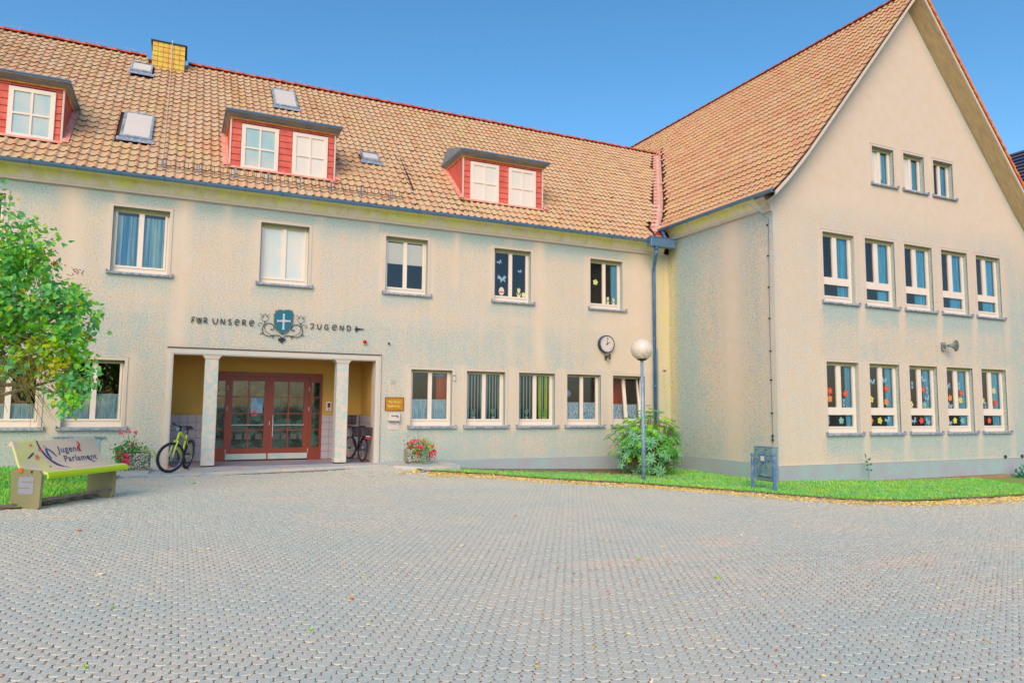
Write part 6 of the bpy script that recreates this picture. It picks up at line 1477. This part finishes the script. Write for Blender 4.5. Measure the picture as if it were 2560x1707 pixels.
# ------------------------------------------------------------------ flower troughs
def agg_mat():
    m, nt, b = mat_base('washed_aggregate'); v = nt.nodes.new('ShaderNodeTexVoronoi'); v.inputs['Scale'].default_value = 38; nt.links.new(nt.nodes.new('ShaderNodeNewGeometry').outputs['Position'], v.inputs['Vector'])
    s3 = nt.nodes.new('ShaderNodeSeparateColor'); nt.links.new(v.outputs['Color'], s3.inputs[0]); col = mixc(nt, s3.outputs[0], lin((214, 190, 164)), lin((150, 160, 140))); col = mixc(nt, rng(nt, v.outputs['Distance'], .45, .62), col, lin((60, 96, 90)))
    nt.links.new(col, b.inputs['Base Color']); b.inputs['Roughness'].default_value = .9; bump(nt, b, v.outputs['Distance'], -.01, .6); return m
M_AGG = agg_mat(); M_SOIL2 = simple('potting_soil', (70, 52, 40), None, 20, .95)
def trough(loc, w, d, h, lab, octo=False):
    t = thing('flower_trough', lab, 'planter', loc); m = MB()
    if octo: m.bevel_box(-w/2, -d/2, .06, w/2, d/2, h, .06)
    else: m.bevel_box(-w/2, -d/2, .05, w/2, d/2, h, .03)
    m.build('basin', M_AGG, t); MB().bevel_box(-w/2+.05, -d/2+.04, 0, w/2-.05, d/2-.04, .055, .01).build('foot', M_AGG, t); MB().box(-w/2+.06, -d/2+.06, h-.03, w/2-.06, d/2-.06, h+.004).build('soil', M_SOIL2, t); return t
M_MAG = simple('magenta_petals', (226, 20, 76), (236, 60, 100), 30, .6); M_RDP = simple('red_petals', (214, 24, 30), (200, 40, 40), 30, .6); M_PK = simple('pink_petals', (240, 110, 110), (226, 60, 90), 30, .6)
M_FG = leaf_mat('trough_leaves', ((110, 190, 60), (70, 150, 90), (160, 214, 80)), 30); M_FP = leaf_mat('silver_trailing_leaves', ((170, 196, 150), (130, 180, 150), (196, 206, 170)), 30); M_LIME = leaf_mat('lime_leaves', ((200, 220, 90), (170, 220, 60), (210, 226, 120)), 30)
def blossom(): 
    V = [(0, 0, 0)]; F = []
    for k in range(10):
        a = 2*math.pi*k/10; r_ = 1 if k % 2 == 0 else .72; V.append((r_*math.cos(a)*.5, r_*math.sin(a)*.5, .16))
    for k in range(10): F.append((0, 1+k, 1+(k+1) % 10))
    return V, F
def flowers(loc, lab, groups, leaves, stems=()):
    t = thing('trough_flowers', lab, 'flowers', loc)
    for nm, mt, pts_, sz in groups:
        P = []
        for (cx, cy, cz, n_, sp) in pts_: P += [np.array([cx, cy, cz])+RNG.normal(0, sp, 3) for _ in range(int(n_*1.7))]
        P = np.array(P); n_ = len(P); dn = RNG.normal(0, .35, (n_, 3))+np.array([0, -1, .45]); up = np.cross(dn, RNG.normal(0, 1, (n_, 3)))
        oriented(nm, blossom(), P, up, dn, RNG.uniform(.8, 1.2, n_)*sz, mt, parent=t, kind='stuff')
    for nm, mt, pts_, sz in leaves:
        P = []
        for (cx, cy, cz, n_, sx, sz_) in pts_: P += [np.array([cx, cy, cz])+RNG.normal(0, 1, 3)*np.array([sx, .05, sz_]) for _ in range(n_)]
        P = np.array(P); n_ = len(P)
        oriented(nm, leaf_templ(1, .6, .2), P, RNG.normal(0, 1, (n_, 3)), RNG.normal(0, .5, (n_, 3))+np.array([0, -.6, .8]), RNG.uniform(.7, 1.3, n_)*sz, mt, parent=t, kind='stuff')
    if stems:
        m = MB()
        for p0, p1 in stems: m.tube([p0, ((p0[0]+p1[0])/2+.01, p0[1], (p0[2]+p1[2])/2), p1], [.005, .004, .002], 4)
        tag(m.build('stems', simple('mauve_stems', (120, 90, 100), (90, 100, 80), 30, .9), t), kind='stuff')
    return t
trough((5.24, 16.45, -1.352), .56, .42, .37, 'pebbled concrete flower trough on the platform right of the portal', True)
flowers((5.24, 16.38, -.985), 'red and magenta petunias spilling over the right flower trough',
  [('magenta_blossoms', M_MAG, [(-.20, -.10, .16, 4, .03), (-.10, -.12, .17, 3, .02), (-.12, -.16, .05, 4, .03), (0, -.18, .05, 5, .03), (.06, -.2, -.0, 3, .02), (-.08, -.24, -.12, 4, .025), (.27, -.14, .03, 4, .03), (.25, -.2, -.10, 6, .03), (.34, -.15, -.08, 5, .025)], .055),
   ('red_blossoms', M_RDP, [(-.26, -.1, .02, 4, .03), (-.12, -.2, -.02, 3, .03), (-.02, -.22, -.05, 2, .02), (.12, -.12, .13, 3, .03), (.36, -.15, -.16, 4, .02), (.29, -.2, -.19, 2, .02), (.33, -.12, .02, 3, .02), (-.28, -.08, .12, 2, .02)], .05)],
  [('green_leaves', M_FG, [(-.15, -.05, .08, 90, .08, .06), (.15, -.05, .08, 80, .1, .07), (-.1, -.2, -.05, 40, .05, .05), (.2, -.18, -.03, 50, .07, .06)], .05), ('lime_leaves', M_LIME, [(.15, -.1, .10, 40, .05, .04), (.30, -.1, .05, 30, .05, .04), (-.02, -.05, .17, 24, .04, .03), (-.12, -.22, -.06, 20, .03, .03)], .045),
   ('silver_trailing', M_FP, [(.06, -.25, -.05, 90, .035, .09), (.06, -.25, -.22, 90, .04, .09), (.10, -.25, -.33, 60, .05, .03), (.05, -.1, .12, 40, .05, .05)], .028)],
  [((-.0, 0, 0), (-.03, 0, .45)), ((0, 0, 0), (.01, 0, .42)), ((0, 0, 0), (.08, 0, .36)), ((-.02, 0, 0), (-.11, 0, .32)), ((.1, 0, 0), (.13, 0, .32)), ((.18, 0, 0), (.24, 0, .28))])
trough((-.72, 16.25, -1.318), .62, .40, .345, 'pebbled concrete flower trough between bench and green bicycle')
flowers((-.80, 16.15, -.975), 'pink and magenta flowers in the left flower trough beside the bench',
  [('magenta_blossoms', M_MAG, [(-.10, -.14, -.05, 4, .02), (-.02, -.16, -.05, 5, .03), (-.06, -.18, -.12, 4, .03), (-.16, -.12, -.06, 3, .02)], .065), ('pink_blossoms', M_PK, [(-.0, -.1, .62-.2, 3, .015), (.12, -.05, .40, 4, .02), (-.14, -.05, .40, 4, .02), (.0, -.15, -.18, 3, .02), (.05, -.1, .18, 3, .03), (-.15, -.1, .02, 3, .02)], .045)],
  [('green_leaves', M_FG, [(-.15, -.05, .05, 90, .08, .06), (.12, -.05, .07, 90, .09, .06), (-.14, -.15, -.06, 60, .05, .05), (0, -.05, .16, 60, .09, .06)], .055), ('trailing_leaves', M_LIME, [(.33, -.02, .03, 40, .06, .03), (.45, -.02, -.05, 30, .05, .05), (.53, -.02, -.16, 24, .03, .06)], .035)],
  [((0, 0, 0), (-.13, 0, .40)), ((0, 0, 0), (-.02, 0, .42)), ((0, 0, 0), (.12, 0, .40)), ((-.05, 0, 0), (-.2, 0, .25)), ((.05, 0, 0), (.14, 0, .28)), ((.2, 0, .05), (.45, 0, .02)), ((.45, 0, .02), (.56, 0, -.25))])
# ------------------------------------------------------------------ bicycles
def bike(loc, heading, steer, lean, R, lab, frame_m, fork_m, kind):
    t = thing('bicycle', lab, 'bicycle', loc)
    t.rotation_euler = (lean, 0, heading); t.rotation_mode = 'XYZ'
    WB = 3.35*R; KB = 1.16 if kind == 'mtb' else 1.0
    def wheel(name, parent, x, z, rot=0):
        w = MB(); 
        w.tube([(x+(R-.024)*math.cos(a), 0, z+(R-.024)*math.sin(a)) for a in np.linspace(0, 2*math.pi, 37)[:-1]], .024 if kind == 'mtb' else .018, 8, closed=True)
        o = w.build(name, M_BLACK, parent, smooth=True)
        if kind == 'mtb':
            q = MB()
            for a in np.linspace(0, 2*math.pi, 49)[:-1]:
                for s3 in (-1, 1):
                    c = np.array([x+(R-.004)*math.cos(a), s3*.014, z+(R-.004)*math.sin(a)]); q.box(c[0]-.007, c[1]-.006, c[2]-.007, c[0]+.007, c[1]+.006, c[2]+.007)
            tag(q.build('tread_knobs', M_BLACK, o), kind='stuff')
        MB().tube([(x+(R-.052)*math.cos(a), 0, z+(R-.052)*math.sin(a)) for a in np.linspace(0, 2*math.pi, 37)[:-1]], .009, 6, closed=True).build('rim', simple('alloy_rim', (150, 160, 170), (100, 110, 130), 20, .3, metal=.6), o, smooth=True)
        q = MB()
        for k in range(24):
            a = 2*math.pi*k/24; b = a+.5*(1 if k % 2 else -1); q.tube([(x+.02*math.cos(b), .018*(1 if k % 4 < 2 else -1), z+.02*math.sin(b)), (x+(R-.055)*math.cos(a), 0, z+(R-.055)*math.sin(a))], .0015, 3, cap=False)
        tag(q.build('spokes', simple('steel_spokes', (170, 176, 186), None, 9, .3, metal=.6), o), kind='stuff')
        MB().lathe([(.02, -.035), (.024, 0), (.02, .035)], 10, (x, 0, z), 'y').build('hub', M_BLACK, o)
        MB().bevel_box(x-.03, -.012, z-R*.66-.02, x+.03, .012, z-R*.66+.025, .004).build('reflector', simple('orange_reflector', (240, 130, 30), (230, 100, 30), 20, .3), o)
        return o
    wheel('wheel', t, 0, R)
    # steering assembly pivots at the head axis
    hx = WB-.22*R; st_ax = bpy.data.objects.new('fork', None)
    m = MB(); fx = WB; top = (hx-.12*R, 0, R*2.35*KB)
    piv = Vector((fx, 0, R))
    def stt(p):   # rotate about vertical through the front axle, simple steering
        v = Vector(p)-Vector((fx-.05, 0, 0)); c, s3 = math.cos(steer), math.sin(steer); return (fx-.05+v.x*c-v.y*s3, v.x*s3+v.y*c, v.z)
    crown = (hx+.0*R, 0, R*2.02)
    for s3 in (-1, 1): m.tube([stt((fx, s3*.055, R)), stt((crown[0]+.04, s3*.055, R*1.72)), stt((crown[0], s3*.05, R*2.08))], [.018 if kind == 'mtb' else .010]*2+[.013], 8)
    m.tube([stt((crown[0], -.06, R*2.08)), stt((crown[0], .06, R*2.08))], .018, 8); fk = m.build('fork', fork_m, t, smooth=True)
    # front wheel built straight then steered by object rotation
    fw = wheel('wheel', t, 0, 0); 
    for o in [fw]: o.location = (Vector(stt((fx, 0, R)))); o.rotation_euler = (0, 0, steer)
    m = MB(); sh2 = stt(crown); ht = stt(top); m.tube([sh2, ht], .022, 8)
    m2 = MB(); m2.tube([ht, stt((top[0]-.01, 0, R*KB*2.62))], .016, 8); hb = stt((top[0]+.05, 0, R*KB*2.66)); m2.tube([stt((top[0]-.01, 0, R*KB*2.6)), hb], .017, 8)
    if kind == 'mtb': m2.tube([stt((top[0]-.02, .30, R*KB*2.72)), stt((top[0]+.03, .12, R*KB*2.67)), stt((top[0]+.05, 0, R*KB*2.66)), stt((top[0]+.03, -.12, R*KB*2.67)), stt((top[0]-.02, -.30, R*KB*2.72))], .012, 8)
    else: m2.tube([stt((top[0]-.22, .29, R*KB*2.78)), stt((top[0]-.05, .26, R*KB*2.85)), stt((top[0]+.05, 0, R*KB*2.8)), stt((top[0]-.05, -.26, R*KB*2.85)), stt((top[0]-.22, -.29, R*KB*2.78))], .011, 8)
    hbar = m2.build('handlebar', M_BLACK, t, smooth=True)
    for s3 in (-1, 1):
        a_, b_ = (((top[0]-.02, s3*.30, R*KB*2.72), (top[0]+.01, s3*.19, R*KB*2.69)) if kind == 'mtb' else ((top[0]-.22, s3*.29, R*KB*2.78), (top[0]-.12, s3*.28, R*KB*2.81)))
        MB().tube([stt(a_), stt(b_)], .019, 8).build('grip', M_BLACK, hbar)
        MB().tube([stt((top[0]+.0, s3*.17, R*KB*2.68)), stt((top[0]+.07, s3*.20, R*KB*2.58)), stt((top[0]+.06, s3*.27, R*KB*2.55))], .006, 5).build('brake_lever', M_IRON, hbar)
    bbx, bbz = WB*.44, R*.92; sx_, sz_ = WB*.33, R*2.4; f = m
    if kind == 'mtb': f.tube([sh2, (bbx, 0, bbz)], .027, 8); f.tube([ht, (sx_+.02, 0, sz_-.1)], .022, 8)
    else: f.tube([sh2, ((sh2[0]+bbx)/2-.04, 0, R*1.25), (bbx, 0, bbz)], .026, 8)
    f.tube([(bbx, 0, bbz), (sx_, 0, sz_)], .018, 8)
    for s3 in (-1, 1): f.tube([(bbx, s3*.03, bbz), (0, s3*.06, R)], .010, 6); f.tube([(sx_+.01, s3*.02, sz_-.12), (0, s3*.06, R)], .009, 6)
    f.build('frame', frame_m, t, smooth=True)
    MB().tube([(sx_, 0, sz_-.03), (sx_-.02, 0, sz_+.12)], .013, 8).build('seat_post', M_IRON, t)
    m = MB(); m.add([(sx_-.15, -.07, sz_+.13), (sx_-.15, .07, sz_+.13), (sx_-.02, .05, sz_+.125), (sx_+.13, .018, sz_+.12), (sx_+.13, -.018, sz_+.12), (sx_-.02, -.05, sz_+.125), (sx_-.14, -.05, sz_+.165), (sx_-.14, .05, sz_+.165), (sx_-.02, .02, sz_+.155), (sx_+.12, .01, sz_+.145), (sx_+.12, -.01, sz_+.145), (sx_-.02, -.02, sz_+.155)],
        [(0, 1, 7, 6), (1, 2, 8, 7), (2, 3, 9, 8), (3, 4, 10, 9), (4, 5, 11, 10), (5, 0, 6, 11), (6, 7, 8, 11), (8, 9, 10, 11), (5, 4, 3, 2), (5, 2, 1, 0)]); m.build('saddle', M_BLACK, t, smooth=True)
    MB().lathe([(.085, -.004), (.085, .004)], 22, (bbx, -.05, bbz), 'y').build('chainring', M_IRON if kind == 'mtb' else simple('blue_grey_guard', (60, 90, 130), (30, 40, 60), 20, .4), t)
    for s3, an in ((-1, .8), (1, .8+math.pi)):
        e = (bbx+.16*math.cos(an), s3*.07, bbz+.16*math.sin(an)); cr_ = MB().tube([(bbx, s3*.06, bbz), e], .010, 6).build('crank', M_IRON, t); MB().bevel_box(e[0]-.04, e[1]+(0 if s3 > 0 else -.08), e[2]-.01, e[0]+.04, e[1]+(.08 if s3 > 0 else 0), e[2]+.01, .004).build('pedal', M_BLACK, cr_)
    MB().tube([(bbx-.05, .04, bbz-.02), (bbx-.12, .16, .0)], .008, 5).build('kickstand', M_IRON, t)
    if kind == 'mtb':
        MB().lathe([(.075, -.002), (.075, .002)], 20, stt((fx, .035, R)), 'y').build('brake_disc', simple('disc_steel', (190, 200, 120), (120, 130, 110), 20, .4), t)
        MB().bevel_box(hb[0]-.02, hb[1]-.03, hb[2]-.09, hb[0]+.03, hb[1]+.03, hb[2]-.03, .01).build('front_light', simple('blue_grey_lamp', (100, 140, 180), None, 9, .3), t)
        fr_ = [(sx_-.1+.0, 0, 0)]
        m = MB(); 
        for y in (-.025, .025): m.tube([(R*1.05*math.cos(a), y, R+R*1.05*math.sin(a)) for a in np.linspace(.5, 2.6, 12)], .006, 4)
        m.build('mudguard', M_BLACK, t)
    else:
        rk = MB()
        for s3 in (-.055, .055): rk.tube([(-.22, s3, R*2.05), (.2, s3, R*2.05)], .006, 5); rk.tube([(0, s3*1.2, R), (-.05, s3, R*2.05)], .006, 5)
        rk.build('rack', M_IRON, t); MB().bevel_box(-.25, -.06, R*1.92, -.225, .06, R*2.02, .006).build('rear_light', simple('red_tail_light', (236, 20, 10), (220, 40, 20), 20, .2), t); MB().bevel_box(-.25, -.05, R*2.10, -.235, .05, R*2.17, .004).build('reflector_strip', M_WHITE, t)
        m = MB(); m.tube([(R*1.06*math.cos(a), 0, R+R*1.06*math.sin(a)) for a in np.linspace(.3, 3.3, 16)], .014, 6); m.build('mudguard', M_BLACK, t, smooth=True)
    return t
def basket(loc, rz, w, d, h, lab, mt):
    t = thing('bike_basket', lab, 'basket', loc, (0, 0, rz)); m = MB()
    for k in range(7):
        z = h*k/6; e = .015*k/6; m.tube([(-d/2-e, -w/2-e, z), (d/2+e, -w/2-e, z), (d/2+e, w/2+e, z), (-d/2-e, w/2+e, z)], .006 if k < 6 else .011, 5, closed=True)
    m.box(-d/2, -w/2, -.004, d/2, w/2, .004)
    for k in range(9):
        a = -w/2+w*k/8; m.tube([(-d/2, a, 0), (-d/2-.015, a*1.04, h)], .004, 4); m.tube([(d/2, a, 0), (d/2+.015, a*1.04, h)], .004, 4); b = -d/2+d*k/8; m.tube([(b, -w/2, 0), (b*1.04, -w/2-.015, h)], .004, 4); m.tube([(b, w/2, 0), (b*1.04, w/2+.015, h)], .004, 4)
    m.build('wickerwork', mt, t); return t
M_LIMEF = simple('acid_yellow_frame', (206, 224, 40), (190, 206, 60), 14, .35); M_FORK = simple('pale_yellow_fork', (206, 226, 50), (210, 206, 190), 3, .3)
b1 = bike((.26, 16.74, -1.356), math.radians(252), math.radians(-38), math.radians(-7), .30, 'acid yellow green mountain bike parked at the left portal pier', M_LIMEF, M_FORK, 'mtb')
b2 = bike((4.12, 17.28, -1.35), math.radians(96), math.radians(18), math.radians(5), .29, 'black city bicycle with red rear light standing inside the right niche', simple('dark_frame', (60, 56, 80), (40, 44, 56), 20, .35), simple('silver_fork', (170, 170, 170), (110, 110, 120), 20, .35), 'city')
M_WICK = simple('black_wicker', (66, 50, 62), (44, 40, 52), 30, .8)
basket((4.10, 17.24, -.735), math.radians(96), .34, .36, .20, 'dark open wicker basket on the rack of the black bicycle', M_WICK)
basket((3.96, 18.22, -.48), math.radians(105), .33, .26, .22, 'dark wicker front basket at the handlebar of the black bicycle', M_WICK)
